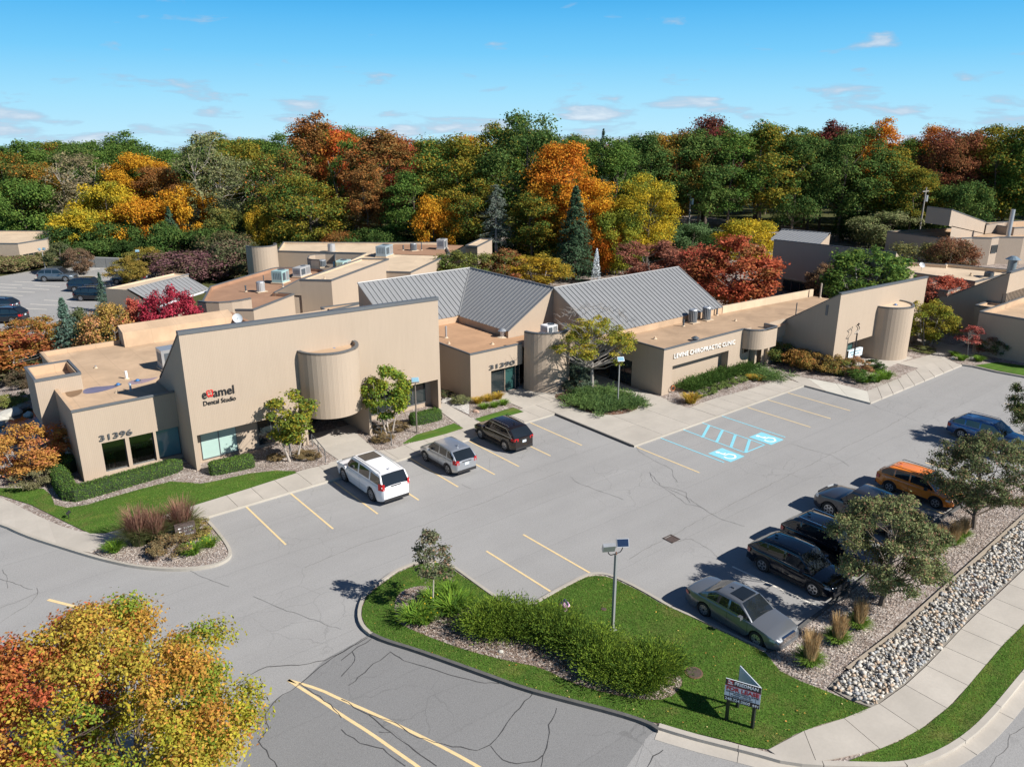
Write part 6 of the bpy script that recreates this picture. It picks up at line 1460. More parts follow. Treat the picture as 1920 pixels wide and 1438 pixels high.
        m_ = MB(); ya = s_ * hw * .86; yb = s_ * (hw * .86 - tw); m_.raw([(xr - .012, yb, tz), (xr + .02, ya, tz), (xr + .03, ya, tz + th), (xr - .005, yb, tz + th * .9), (xr + .26, s_ * hw * 1.006, tz + .02), (xr + .28, s_ * hw * 1.0, tz + th)], [(1, 0, 3, 2), (4, 1, 2, 5)] if s_ > 0 else [(2, 3, 0, 1), (5, 2, 1, 4)]); m_.build('taillight', tail_m, car)
        mx = x_ws0 - .42; m_ = MB(); m_.box(mx - .10, s_ * (hw + .02) - (.0 if s_ > 0 else .20), belt + .02, mx + .06, s_ * (hw + .02) + (.20 if s_ > 0 else .0), belt + .17); m_.build('mirror', P.get('mirror', paint), car)
        for hx in P['handles']: MB().box(hx - .09, min(s_ * (hw - .012), s_ * (hw + .014)), belt - .13, hx + .09, max(s_ * (hw - .012), s_ * (hw + .014)), belt - .10).build('door_handle', P.get('hmat', paint), car)
        for sx in P['seams']:
            m_ = MB(); yv = s_ * (hw * .9985 + .006); q = [(sx - .008, yv, zb + .16), (sx + .008, yv, zb + .16), (sx + .008, s_ * (hw * .985 + .006), belt - .06), (sx - .008, s_ * (hw * .985 + .006), belt - .06)]; m_.face(q if s_ < 0 else q[::-1]); m_.build('door_seam', trim_b, car)
        if P.get('clad'):
            m_ = MB(); m_.box(axr + r_ * 1.2, min(s_ * hw * .93, s_ * (hw + .012)), zb - .01, axf - r_ * 1.2, max(s_ * hw * .93, s_ * (hw + .012)), zb + .15); m_.build('sill_cladding', trim_b, car)
            for ax in (axf, axr):
                m_ = MB(); A_ = [(ax + r_ * k * math.cos(t), s_ * (hw * 1.0 + .008), r_ + r_ * k * math.sin(t)) for k in (1.12, 1.30) for t in np.linspace(-.15, math.pi + .15, 13)]
                m_.raw(A_, [(i, i + 1, 13 + i + 1, 13 + i) if s_ > 0 else (i + 1, i, 13 + i, 13 + i + 1) for i in range(12)]); m_.build('arch_cladding', trim_b, car)
        if P.get('rails'):
            rx0, rx1 = x_rr + .1, x_rf - .05; m_ = MB(); yy = s_ * rw_ * .90; m_.tube([(rx0, yy, zr + .0), (rx0 + .1, yy, zr + .075), (rx1 - .1, yy, zr + .075), (rx1, yy, zr + .0)], .02, 5); m_.build('roof_rail', P.get('railm', rack_m), car)
        if P.get('trimline'):
            m_ = MB(); pts = [(x_rw + .15, s_ * (bw + .004), lerp_pts(top, x_rw + .15) + .02), (x_ws0 - .45, s_ * (bw + .006), belt + .04)]; m_.tube(pts, .014, 4); k = prof((x_rr))[0]
            m_.tube([(x_rw + .25, s_ * bw * .99, belt + .09), (x_rr + .25, s_ * (rw_ + .035), zr - .12), (x_rf - .05, s_ * (rw_ + .03), zr - .09)], .013, 4); m_.build('window_trim', chrome, car)
    m_ = MB(); m_.box(xf - .10, -hw * .46, P.get('gz', .46), xf + .012, hw * .46, P.get('gz', .46) + P.get('gh_', .22)); m_.build('grille', P.get('grillm', trim_b), car)
    m_ = MB(); m_.box(xf - .30, -hw * .72, zb + .0, xf + .02, hw * .72, zb + .13); m_.build('front_bumper', P.get('bump', trim_b), car)
    m_ = MB(); m_.box(xr - .03, -hw * .78, zb + .02, xr + .25, hw * .78, zb + .20); m_.build('rear_bumper', P.get('bump', trim_b), car)
    if plate_rear: MB().box(xr - .022, -.16, P.get('pz', .72), xr + .02, .16, P.get('pz', .72) + .16).build('licence_plate', plate_m, car)
    if P.get('sunroof'):
        a, b_ = P['sunroof']; m_ = MB(); m_.box(a, -rw_ * .66, zr + .012, b_, rw_ * .66, zr + .047); m_.build('sunroof', car_glass, car)
    MB().box(x_rr + .25, -.02, zr + .02, x_rr + .42, .02, zr + .09).build('aerial_fin', paint, car)
    MB().box(xr - .024, -.34, P.get('pz', .72) + .22, xr + .02, .34, P.get('pz', .72) + .27).build('tailgate_handle', trim_b, car)
    # wipers
    MB().tube([(x_ws0 - .03, .5, lerp_pts(top, x_ws0) + .05), (x_ws0 - .12, -.1, lerp_pts(top, x_ws0) + .13)], .012, 4).build('wiper', trim_b, car)
    return car
def P_suv(L=4.65, W=1.84, H=1.68, wb=2.7, r_=.36, **k):
    xf = L / 2; fo = (L - wb) * .48; belt = H * .60
    d = dict(L=L, W=W, H=H, wb=wb, fo=fo, r=r_, belt=belt, gh=(xf - L * .225, xf - L * .395, -xf + L * .155, -xf + .04),
             fall=.07, top=[(-xf, belt + .01), (-xf + .05, belt + .06), (-xf + L * .3, belt + .045), (xf - L * .25, belt - .01), (xf - .6, belt - .06), (xf - .2, belt - .15), (xf, belt - .32)],
             pillars=[(-xf + .0, -xf + .34), (-xf + L * .235, -xf + L * .255), (-xf + L * .435, -xf + L * .455), (xf - L * .262, xf)], handles=[-xf + L * .46 - .1 - .45 * 0, -xf + L * .30], seams=[-xf + L * .445, xf - L * .27, -xf + L * .24],
             clad=True, rails=True, tall=False, hl=belt - .36, gz=.48, gh_=.26, tl=(belt - .26, .24), pz=.74)
    d.update(k); return d
def P_sedan(L=4.85, W=1.84, H=1.45, wb=2.73, r_=.33, **k):
    xf = L / 2; belt = .93
    d = dict(L=L, W=W, H=H, wb=wb, fo=(L - wb) * .46, r=r_, belt=belt, gh=(xf - L * .27, xf - L * .41, -xf + L * .33, -xf + L * .155),
             top=[(-xf, .80), (-xf + .06, .93), (-xf + .6, .97), (-xf + 1.2, .96), (xf - L * .27, belt), (xf - .6, .83), (xf - .15, .72), (xf, .58)],
             pillars=[(-xf + .0, -xf + L * .255), (-xf + L * .475, -xf + L * .495), (xf - L * .30, xf)], handles=[-xf + L * .52, -xf + L * .36], seams=[-xf + L * .485, xf - L * .30, -xf + L * .30],
             clad=False, rails=False, low=True, hl=.56, gz=.42, gh_=.20, tl=(.66, .16), tlw=.25, pz=.55, rw=.74)
    d.update(k); return d
HN = R(-90)       # nose to the south (towards the street)
HS = R(90)        # nose to the north (towards the buildings)
sil = car_paint('silver metallic paint', (.20, .215, .235), .55, .28); blk = car_paint('black car paint', (.006, .008, .014), .3, .14); wht = car_paint('white car paint', (.74, .75, .77), 0, .3)
slv = car_paint('silver car paint', (.46, .49, .53), .7, .3); brn = car_paint('black brown car paint', (.016, .011, .010), .3, .2); org = car_paint('orange car paint', (.85, .23, .015), .0, .25); blu = car_paint('blue metallic car paint', (.05, .13, .30), .5, .28)
grm = car_paint('dark grey metallic paint', (.06, .06, .068), .6, .28); gry = car_paint('grey blue metallic paint', (.14, .17, .20), .6, .3); nav = car_paint('navy car paint', (.010, .02, .04), .3, .2)
make_car('parked_sedan', 'silver sedan with sunroof and chrome grille parked beside the lawn', (26.5, 16.95, 0), HN, P_sedan(spokes=9, sunroof=(-.30, .38), gz=.46, gh_=.24, grillm=chrome, trimline=True, bump=sil), sil)
make_car('parked_car', 'black crossover with chrome window trim next to the silver sedan', (31.7, 17.45, 0), HN, P_suv(4.66, 1.85, 1.66, 2.73, .36, trimline=True, spokes=5, railm=trim_b), blk)
make_car('parked_car', 'larger black crossover with bright roof rails, half behind the near pear tree', (34.85, 17.6, 0), HN, P_suv(4.72, 1.92, 1.72, 2.85, .37, trimline=True, railm=chrome, spokes=7), blk)
make_car('parked_car', 'orange crossover with black roof rails and cladding under the right pear tree', (45.1, 17.9, 0), HN, P_suv(4.5, 1.80, 1.60, 2.67, .34, railm=trim_b, spokes=5, mirror=trim_b), org)
make_car('parked_car', 'blue wagon behind the right pear tree, farthest of the street-side row', (57.2, 18.9, 0), HN, P_suv(4.75, 1.82, 1.56, 2.75, .34, spokes=5), blu)
make_car('parked_car', 'long white sport utility vehicle with a dark glass sunroof at the dental studio entrance', (20.6, 39.15, 0), HS, P_suv(5.74, 2.06, 1.93, 3.40, .42, clad=False, spokes=10, sunroof=(-.35, .62), railm=rack_m, tl=(1.02, .42), tlw=.14, pz=.95, hl=.85, gz=.6, gh_=.35, gh=(5.74 / 2 - 1.42, 5.74 / 2 - 2.05, -5.74 / 2 + .38, -5.74 / 2 + .03), pillars=[(-2.87, -2.60), (-1.50, -1.36), (-.18, -.02), (1.28, 3)], handles=[-.35, .62]), wht)
make_car('parked_car', 'small silver crossover with red tail lamps, middle car before the buildings', (26.0, 39.0, 0), HS, P_suv(4.26, 1.78, 1.66, 2.56, .34, rails=False, spokes=5, tl=(.84, .30), tlw=.2), slv)
make_car('parked_car', 'black-brown crossover with silver roof rails nearest the plaza kerb', (31.1, 39.75, 0), HS, P_suv(4.64, 1.84, 1.70, 2.71, .36, spokes=9, railm=chrome, tl=(.90, .20), tlw=.30, trimline=True), brn)
# pickup truck
Pp = P_suv(5.85, 2.03, 1.93, 3.67, .42, rails=False, clad=False, spokes=6, gh=(1.35, .78, -.78, -1.02), top=[(-2.92, 1.30), (-1.05, 1.30), (-1.0, 1.22), (1.36, 1.24), (2.3, 1.17), (2.75, 1.08), (2.92, .90)], pillars=[(-1.05, -.86), (.20, .32), (1.30, 3)], handles=[.42, -.45], seams=[.26, 1.25, -.95], hl=.88, gz=.62, gh_=.40, grillm=trim_b, bump=chrome, tl=(.95, .34), tlw=.16, tall=True, mirror=trim_b)
pk_ = make_car('parked_pickup', 'dark grey pickup truck parked nose out between the black crossover and the orange one', (39.75, 17.2, 0), HS + 0, Pp, grm, 'pickup truck') if False else make_car('parked_pickup', 'dark grey pickup truck backed in between the black and orange crossovers', (39.6, 17.95, 0), HS, Pp, grm, 'pickup truck')
MB().box(-2.86, -.88, 1.33, -1.12, .88, 1.345).build('bed_cover', trim_b, pk_)
# rear lots
def rc(px, py, z=0): return gp(px, py, z)
c = rc(*r6([(890, 778)])[0]); make_car('parked_car', 'grey-blue crossover standing alone in the rear parking lot', (c[0], c[1] + .6, 0), R(-38), P_suv(4.9, 1.9, 1.75, 2.9, .37), gry)
c = rc(*r6([(1360, 930)])[0]); make_car('parked_car', 'dark minivan by the small spruce in the rear parking lot', (c[0], c[1] + .5, 0), R(-40), P_suv(5.0, 1.95, 1.75, 3.0, .35, rails=False), nav)
c = rc(*r6([(1440, 1060)])[0]); make_car('parked_car', 'black car half hidden behind the small spruce and the metal roofed corner', (c[0], c[1] + .3, 0), R(-40), P_suv(4.7, 1.85, 1.65, 2.75, .35), blk)
c = rc(*r6([(1960, 810)])[0]); make_car('parked_car', 'grey crossover behind the golden tree and lamp post of the rear lot', (c[0], c[1] + .5, 0), R(150), P_suv(4.6, 1.85, 1.65, 2.7, .35), gry)
c = rc(*r6([(150, 1385)])[0]); make_car('parked_car', 'black car with a bright red tail lamp at the left edge', (c[0] - .5, c[1] + .4, 0), R(145), P_suv(4.8, 1.9, 1.70, 2.8, .36), blk)
c = rc(*r6([(40, 1225)])[0]); make_car('parked_car', 'dark blue car behind the black one at the left edge', (c[0] - .5, c[1] + .4, 0), R(145), P_suv(4.7, 1.85, 1.60, 2.75, .35), nav)

# ------------------------------------------------------------------ signs, lamps and small things
def lot_lamp(x, y, h, label, heads, mat=pole_g, z=GZ, rz=0, sq=True):
    t = thing('light_pole', label, 'light pole', (x, y, z), rz)
    if sq: MB().box(-.055, -.055, 0, .055, .055, h).build('pole', mat, t)
    else: MB().cyl((0, 0, 0), (0, 0, h), .06, .05, 10).build('pole', mat, t, smooth=True)
    MB().box(-.14, -.14, 0, .14, .14, .05).build('base_plate', mat, t)
    MB().cyl((0, 0, h), (0, 0, h + .12), .04, .03, 8).build('tenon', rust_m, t)
    for (dx, dy, yaw, tilt, gl) in heads:
        M = Matrix.Translation((dx, dy, h + .42)) @ Matrix.Rotation(yaw, 4, 'Z') @ Matrix.Rotation(tilt, 4, 'X')
        hd = MB(); hd.box(-.26, -.08, -.18, .26, .10, .18, M=M); hd = hd.build('lamp_head', steel, t)
        MB().box(-.23, -.095, -.15, .23, -.08, .15, M=M).build('lens', gl, hd)
        MB().tube([(0, 0, h + .04), (dx * .7, dy * .7, h + .03), (dx, dy, h + .14), tuple(M @ Vector((0, 0, -.17)))], .022, 5).build('bracket', dark_m, t)
    return t
dk_lens = simple('dark blue lens', (.015, .03, .07), .12, 0, .4, 9)
lot_lamp(21.55, 19.9, 3.72, 'grey square light pole with two floodlights rising from the juniper island', [(-.36, .1, R(150), R(-25), simple('green grey lens', (.16, .22, .22), .2)), (.36, .0, R(-35), R(-30), dk_lens)])
lot_lamp(27.18, 44.57, 3.5, 'bronze light pole by the hedge of the dental studio', [(0, -.05, R(-25), R(-40), lampglass)], pole_m, sq=False)
lot_lamp(42.3, 39.64, 3.3, 'slim grey light pole in the low juniper bed', [(.05, -.05, R(-25), R(-40), lampglass)], pole_g, sq=False)
c = gp(86, 510, 0); lot_lamp(c[0], c[1], 2.9, 'grey light pole at the grass bank of the rear parking lot', [(-.3, 0, R(60), R(-30), lampglass), (.3, 0, R(-60), R(-30), lampglass)], pole_g, 0)
c = gp(265, 522, 0); lot_lamp(c[0], c[1], 3.4, 'dark light pole among the golden trees of the rear parking lot', [(0, 0, R(-30), R(-35), lampglass)], dark_m, 0)
c = gp(1598, 690, GZ); t = thing('lamp_post', 'dark lamp post with two curled arms before the east tower', 'lamp post', (*c, GZ))
MB().cyl((0, 0, 0), (0, 0, 3.2), .07, .06, 10).build('pole', dark_m, t, smooth=True)
for s_, yy in ((-1, .0), (1, .15)):
    MB().tube([(0, 0, 3.15)] + [(s_ * .22 + .22 * math.cos(R(a)) * (1 if s_ > 0 else 1), yy * (k / 6), 3.2 + k * .12) for k, a in enumerate((200, 260, 300, 340, 380, 440, 500))], .03, 6).build('curled_arm', dark_m, t)
    MB().cyl((s_ * .22 + .1, yy, 3.98), (s_ * .22 + .22, yy, 3.9), .07, .05, 8).build('lamp_head', dark_m, t)
# lease sign, two boards in a V
p1, p2, p3 = Vector((20.93, 13.49)), Vector((21.33, 12.66)), Vector((21.85, 13.75))
t = thing('lease_sign', 'angled black, white and red lease sign on black posts in the corner lawn', 'sign', (*p1, GZ))
sgw = simple('sign white', (.62, .68, .74), .5, 0, .03); sgr = simple('sign red', (.50, .02, .03), .5, 0, .03); sgk = simple('sign black', (.02, .02, .025), .5, 0, .05)
u = (p2 - p1).normalized(); A = p1 - u * .16; B_ = p2 + u * .17; nrm = Vector((u.y, -u.x)); 
if nrm.dot(-A) < 0: nrm = -nrm
Wd = (B_ - A).length; zt_, zb_ = 1.98, 1.06
def board(a, b_, z0, z1, n, off, mat, nm, th=.02):
    q0 = Vector((*(a + n * off), 0)); d = Vector((*(b_ - a), 0)); L = d.length; d.normalize(); M = Matrix(((d.x, n.x, 0, q0.x), (d.y, n.y, 0, q0.y), (0, 0, 1, 0), (0, 0, 0, 1)))
    return MB().box(0, 0, z0, L, th, z1, M=M).build(nm, mat, t, world=True)
board(A, B_, zb_, zt_, nrm, .03, sgw, 'sign_board', .03)
board(A, B_, zt_ - .24, zt_, nrm, .062, sgk, 'black_band', .004); board(A, B_, zb_, zb_ + .20, nrm, .062, sgk, 'black_band', .004)
board(A, B_, zt_ - .275, zt_ - .245, nrm, .062, sgr, 'red_stripe', .004)
def sgtext(s, w, h, x, z, mat, b=.02):
    o = Vector((*(A + u * x + nrm * .068), z)) - Vector((*p1, GZ)); 
    xd = (u.x, u.y, 0); return letters(t, s, w, h, tuple(o), xd, (0, 0, 1), .006, mat, b)
tw_ = simple('sign text white', (.85, .85, .85), .5, 0, .02)
sgtext('FRIEDMAN', Wd * .66, .13, Wd * .26, zt_ - .18, tw_, .03); sgtext('FOR LEASE', Wd * .92, .16, Wd * .04, zt_ - .46, sgr, .04)
sgtext('OFFICE AND MEDICAL SUITES', Wd * .92, .055, Wd * .04, zt_ - .54, sgk); sgtext('FROM 1,000 SF', Wd * .5, .055, Wd * .25, zt_ - .62, sgk); sgtext('TODD HAWLEY', Wd * .62, .05, Wd * .18, zt_ - .70, sgk)
sgtext('248.324.2000', Wd * .70, .12, Wd * .03, zb_ + .04, tw_, .02); sgtext('591', Wd * .16, .09, Wd * .80, zb_ + .04, tw_, .02)
m_ = MB()
for (a, b_, z0, z1) in ((.07, .12, .14, .20), (.12, .17, .09, .15), (.07, .12, .04, .09), (.12, .20, .04, .07)):
    o = A + u * (Wd * a * 1.1) + nrm * .067; o2 = A + u * (Wd * b_ * 1.1) + nrm * .067; m_.face([(*o, zt_ - .24 + z0), (*o2, zt_ - .24 + z0), (*o2, zt_ - .24 + z1), (*o, zt_ - .24 + z1)])
m_.build('logo_mark', tw_, t, world=True)
o = A + u * (Wd * .06) + nrm * .0665; o2 = A + u * (Wd * .22) + nrm * .0665; m_ = MB(); m_.face([(*o, zt_ - .22), (*o2, zt_ - .22), (*o2, zt_ - .02), (*o, zt_ - .02)]); m_.build('logo_field', sgr, t, world=True)
u2 = (p3 - B_).normalized(); n2_ = Vector((-u2.y, u2.x)); 
board(B_ + u2 * .04, B_ + u2 * 1.25, zb_, zt_, n2_, .03, sgw, 'rear_board', .03)
for p in (p1, p2, p3 - u2 * .1): MB().box(p.x - .05, p.y - .05, GZ, p.x + .05, p.y + .05, zt_ - .05).build('post', dark_m, t, world=True)
MB().tube([(*p1, GZ + .8), (*(p3 - u2 * .1), GZ + .25)], .025, 4).build('brace', dark_m, t, world=True)
# monument sign
c = gps(z1b([(1135, 745), (1222, 722)]), GZ); a, b_ = Vector(c[0]), Vector(c[1]); u3 = (b_ - a).normalized(); L3_ = (b_ - a).length
t = thing('monument_sign', 'small brown directional sign in the planted island at the drive', 'sign', (*a, GZ))
brs = simple('brown sign', (.095, .07, .065), .6, 0, .1); ang = math.atan2(u3.y, u3.x); M = Matrix.Rotation(ang, 4, 'Z')
MB().box(0, 0, .05, 1.0, .22, .95, M=M).build('panel', brs, t); MB().box(.05, .04, -.1, .95, .18, .06, M=M).build('base', concrete, t)
for k, s in enumerate(('31390', '31396', '31380')):
    letters(t, s, .46, .085, tuple(M @ Vector((.42, -.02, .71 - k * .19))), tuple(u3) + (0,), (0, 0, 1), .01, simple('sign text grey', (.42, .42, .42), .5), .0, 'numeral')
    MB().face([tuple(M @ Vector(q)) for q in ((.14, -.012, .75 - k * .19), (.22, -.012, .69 - k * .19), (.22, -.012, .73 - k * .19), (.30, -.012, .73 - k * .19), (.30, -.012, .77 - k * .19), (.22, -.012, .77 - k * .19), (.22, -.012, .81 - k * .19))]).build('arrow', tw_, t)
# pale tenant sign by the tower
a, b_ = Vector(gp(1588, 684, GZ)), Vector(gp(1627, 672, GZ)); u3 = (b_ - a).normalized(); ang = math.atan2(u3.y, u3.x)
t = thing('tenant_sign', 'long pale blue tenant board on the ground before the east tower door', 'sign', (*a, GZ), ang)
MB().box(0, 0, .55, 2.3, .28, 1.25).build('panel', simple('pale sign face', (.62, .70, .76), .5, 0, .05), t); MB().box(-.04, -.01, .5, 0, .30, 1.28).build('end_cap', dark_m, t); MB().box(.2, .05, 0, 2.1, .22, .55).build('base', concrete, t)
rs_ = random.Random(5); m_ = MB()
for row, n in ((1.02, 15), (.78, 12)):
    x = .18 + (.0 if n == 15 else .25)
    for k in range(n): w = rs_.uniform(.05, .11); m_.box(x, -.012, row, x + w, -.004, row + rs_.uniform(.08, .13)); x += w + .04
m_.build('worn_lettering', simple('teal lettering', (.12, .30, .34), .6, 0, .1), t, kind='stuff')
# pink hydrant
c = gp(1058, 1156, .14); t = thing('fire_hydrant', 'pink painted fire hydrant with mauve bonnet on the lawn', 'fire hydrant', (*c, .14)); t.scale = (1.25, 1.25, 1.2); pk1 = simple('pink paint', (.74, .27, .30), .5, 0, .12, 9); pk2 = simple('mauve paint', (.68, .40, .60), .5, 0, .12, 9)
MB().cyl((0, 0, 0), (0, 0, .05), .17, .16, 14).build('flange', pk1, t); MB().cyl((0, 0, .05), (0, 0, .52), .11, .11, 14).build('barrel', pk1, t, smooth=True)
m_ = MB(); m_.cyl((0, 0, .52), (0, 0, .58), .15, .15, 14); m_.cyl((0, 0, .58), (0, 0, .70), .13, .06, 14); m_.cyl((0, 0, .70), (0, 0, .76), .03, .03, 6); m_.build('bonnet', pk2, t)
for a in (0, 120, 240): MB().cyl((.08 * math.cos(R(a)), .08 * math.sin(R(a)), .42), (.2 * math.cos(R(a)), .2 * math.sin(R(a)), .42), .065, .07, 10).build('outlet', pk2, t)
# railings at the dental studio's entrance
def railing(a, b_, label, z=GZ, z2=None):
    t = thing('handrail', label, 'handrail', (*a, z)); d = Vector((b_[0] - a[0], b_[1] - a[1], 0)); n = 2
    MB().tube([(0, 0, .9), tuple(d + Vector((0, 0, .9)))], .028, 6).build('top_rail', coping_m, t); MB().tube([(0, 0, .5), tuple(d + Vector((0, 0, .5)))], .02, 6).build('mid_rail', coping_m, t)
    for k in range(n + 1): MB().tube([tuple(d * (k / n)), tuple(d * (k / n) + Vector((0, 0, .9)))], .028, 6).build('post', coping_m, t)
railing((20.35, 46.9), (19.85, 43.9), 'grey handrail on the left side of the dental studio entrance walk')
railing((24.6, 46.3), (24.55, 43.6), 'grey handrail on the right side of the dental studio entrance walk')
# hose reel, wall lamps
c = gp(1254, 742, GZ); t = thing('hose_reel', 'orange garden hose hung at the corner of the clinic wall', 'hose', (47.9, 38.95, GZ)); hz = simple('orange hose', (.50, .17, .06), .6)
MB().tube([(.22 * math.cos(k * .52), -.04 * k / 12, .42 + .22 * math.sin(k * .52)) for k in range(26)], .022, 5).build('hose_coil', hz, t); MB().box(-.04, .05, .3, .04, .15, .62).build('bracket', dark_m, t)
# fence and pond at the west side
fa = gps([(0, 882), (66, 884), (128, 838), (125, 820)], .1)
t = thing('metal_fence', 'black picket fence beside the dental studio in the shade', 'fence', (*fa[0], .05))
fpts = [gp(-30, 895, .1), gp(70, 878, .1), gp(128, 862, .1)]
for a, b_ in zip(fpts, fpts[1:]):
    a, b_ = Vector(a), Vector(b_); L = (b_ - a).length; d = (b_ - a).normalized(); n = int(L / .13)
    for zz_ in (.2, 1.0): MB().tube([(*a, zz_), (*b_, zz_)], .02, 4).build('rail', dark_m, t, world=True)
    for k in range(n): p = a + d * (k * .13); MB().box(p.x - .01, p.y - .01, .12, p.x + .01, p.y + .01, 1.08).build('picket', dark_m, t, world=True)
    MB().box(a.x - .04, a.y - .04, 0, a.x + .04, a.y + .04, 1.2).build('post', dark_m, t, world=True)
flat('terrace_slab', [gp(60, 905, .1), gp(128, 875, .1), (7.3, 56.5), (3.5, 57.5), (1, 53)], .112, simple('bluish terrace', (.34, .36, .38), .6, 0, .1, 2), kind='structure')
zl = zs(0, 560, 3.994)
water = newmat('pond water'); wm, nt, out = water; b = NB(nt); pw_ = nt.nodes.new('ShaderNodeBsdfPrincipled'); pw_.inputs['Base Color'].default_value = (.018, .02, .012, 1); pw_.inputs['Roughness'].default_value = .06; nt.links.new(b.bump(b.noise(3, 3, .6, b.pos()), .2, .03), pw_.inputs['Normal']); nt.links.new(pw_.outputs[0], out.inputs[0])
flat('pond_water', smooth_poly(gps(zl([(-250, 900), (60, 880), (150, 830), (250, 800), (330, 880), (420, 960), (430, 1060), (300, 1100), (150, 1060), (0, 1040), (-250, 1080)]), .1), True, 2), .112, wm, kind='structure')
def rock(loc, s, label=None, parent=None, name='boulder', seed=0, m=None, cat='boulder', group=None):
    rg = np.random.default_rng(seed); 
    import bmesh as _bm
    bm = _bm.new(); _bm.ops.create_icosphere(bm, subdivisions=2, radius=1)
    off = rg.uniform(0, 50, 3)
    for v in bm.verts:
        n = mnoise.noise(Vector(v.co) * 1.1 + Vector(off)); v.co = v.co * (1 + .35 * n); v.co.x *= s[0]; v.co.y *= s[1]; v.co.z = max(v.co.z, -.35) * s[2]
    me = bpy.data.meshes.new(name); bm.to_mesh(me); bm.free(); me.materials.append(m or simple('boulder stone', (.42, .41, .37), .9, 0, .3, 2, bump=.5, bscale=8))
    o = link(name, me, parent, loc, rg.uniform(0, 3)); 
    if label: tag(o, label, cat, group)
    return o
for i, ((px, py), s, lab) in enumerate([((75, 865), (.9, .6, .45), 'big flat pale boulder at the edge of the dark pond'), ((10, 905), (.5, .4, .35), 'round boulder cut by the left picture edge by the pond'), ((160, 800), (.7, .5, .35), 'tan boulder behind the flat pale one at the pond'), ((215, 870), (.45, .35, .3), 'shaded bluish rock by the dark pond water'), ((225, 775), (.4, .3, .25), 'small pale rock above the pond below the overhang'), ((0, 945), (.4, .35, .3), 'small boulder low at the left edge of the pond'), ((155, 545), (.5, .35, .25), 'flat rock beside the multi-stem tree at the left')]):
    c = gp(*zl([(px, py)])[0], .12); rock((*c, .1), s, lab, seed=i)
c = gp(*s5z([(318, 1000)])[0], .14); rock((*c, .12), (.28, .22, .2), 'small tan rock in the bed before the 31390 building', seed=30, m=simple('tan rock', (.40, .27, .20), .9, 0, .2, 5))
for i, (p, lab) in enumerate(((zr2([(690, 1125)])[0], 'grey rock in the small bed right of the east walk'), (zr2([(930, 1125)])[0], 'pale rock between the grass tufts at the east bed'), (z4b([(868, 762)])[0], 'tiny tan rock on the mulch in front of the junipers'))): c = gp(*p, .13); rock((*c, .12), (.35, .25, .22) if i < 2 else (.14, .1, .1), lab, seed=40 + i)
# retaining wall, utility poles, fountain
ra, rb = gps([(138, 500), (262, 505)], 0); 
t = thing('retaining_wall', 'low grey concrete wall at the back of the rear parking lot', 'retaining wall', (*ra, 0)); d = Vector(rb) - Vector(ra)
for k in range(6): q0 = Vector(ra) + d * (k / 6 + .003); q1 = Vector(ra) + d * ((k + 1) / 6 - .003); MB().prism([tuple(q0), tuple(q1), (q1.x + .3, q1.y + .5), (q0.x + .3, q0.y + .5)], -.1, 1.5).build('wall_panel', simple('grey wall concrete', (.26, .27, .27), .9, 0, .15, .6), t, world=True)
def upole(px, base_y, top, label, box=True):
    c = gp(px, base_y, 0); t = thing('utility_pole', label, 'utility pole', (*c, 0)); pm = bark_grey
    MB().cyl((0, 0, 0), (0, 0, top), .17, .12, 10).build('pole', pm, t, smooth=True); MB().box(-1.1, -.06, top - .7, 1.1, .06, top - .56).build('crossarm', pm, t)
    for k in (-.95, -.4, .4, .95): MB().cyl((k, 0, top - .56), (k, 0, top - .4), .05, .03, 6).build('insulator', dark_m, t)
    if box: MB().cyl((.35, -.1, top - 2.3), (.35, -.1, top - 1.3), .28, .28, 12).build('transformer', steel, t, smooth=True)
    return t
upole(1718, 470, 10.5, 'wooden utility pole with grey transformer right of the olive tree')
upole(1288, 470, 10.0, 'wooden utility pole with transformer before the dark oaks')
c = gp(1117, 535, 0); t = thing('fountain', 'white fountain jet rising behind the long metal roof', 'fountain', (*c, 0)); rg = np.random.default_rng(4); n = 2600
hh = rg.random(n) ** 1.3; H_ = 3.4; rr2 = .08 + .75 * (1 - hh) ** .8; a = rg.uniform(0, 6.28, n); q = rg.uniform(.5, 1, n); P = np.stack([rr2 * q * np.cos(a), rr2 * q * np.sin(a), hh * H_ * 1.45], 1)
o = link('spray', npmesh('spray', leaf_quads(rg, P, unit_rand(rg, n), .10), 4, simple('water spray', (.75, .82, .86), .3, 0, .03)), t); o['kind'] = 'stuff'
MB().cyl((0, 0, 0), (0, 0, .3), .25, .12, 10).build('nozzle', dark_m, t)
flat('pond_water', arc(c[0], c[1], 6.5, 0, 345, 22), -.03, wm, kind='structure')
flat('path', gps([(1380, 470), (1540, 440), (1700, 452), (1560, 470), (1400, 480)], 0), -.04, simple('bare brown ground', (.22, .15, .10), .95, 0, .3, .5), kind='structure')
flat('far_lawn', gps([(1020, 545), (1020, 510), (1100, 490), (1250, 480), (1300, 500), (1180, 545)], 0), -.03, grass_mat('olive lawn', (.09, .12, .03), (.14, .15, .05), (.30, .22, .08), .8), kind='structure')  # olive green grass with many dry patches
for i, (px, py) in enumerate([(48, 497 + 30)]): pass
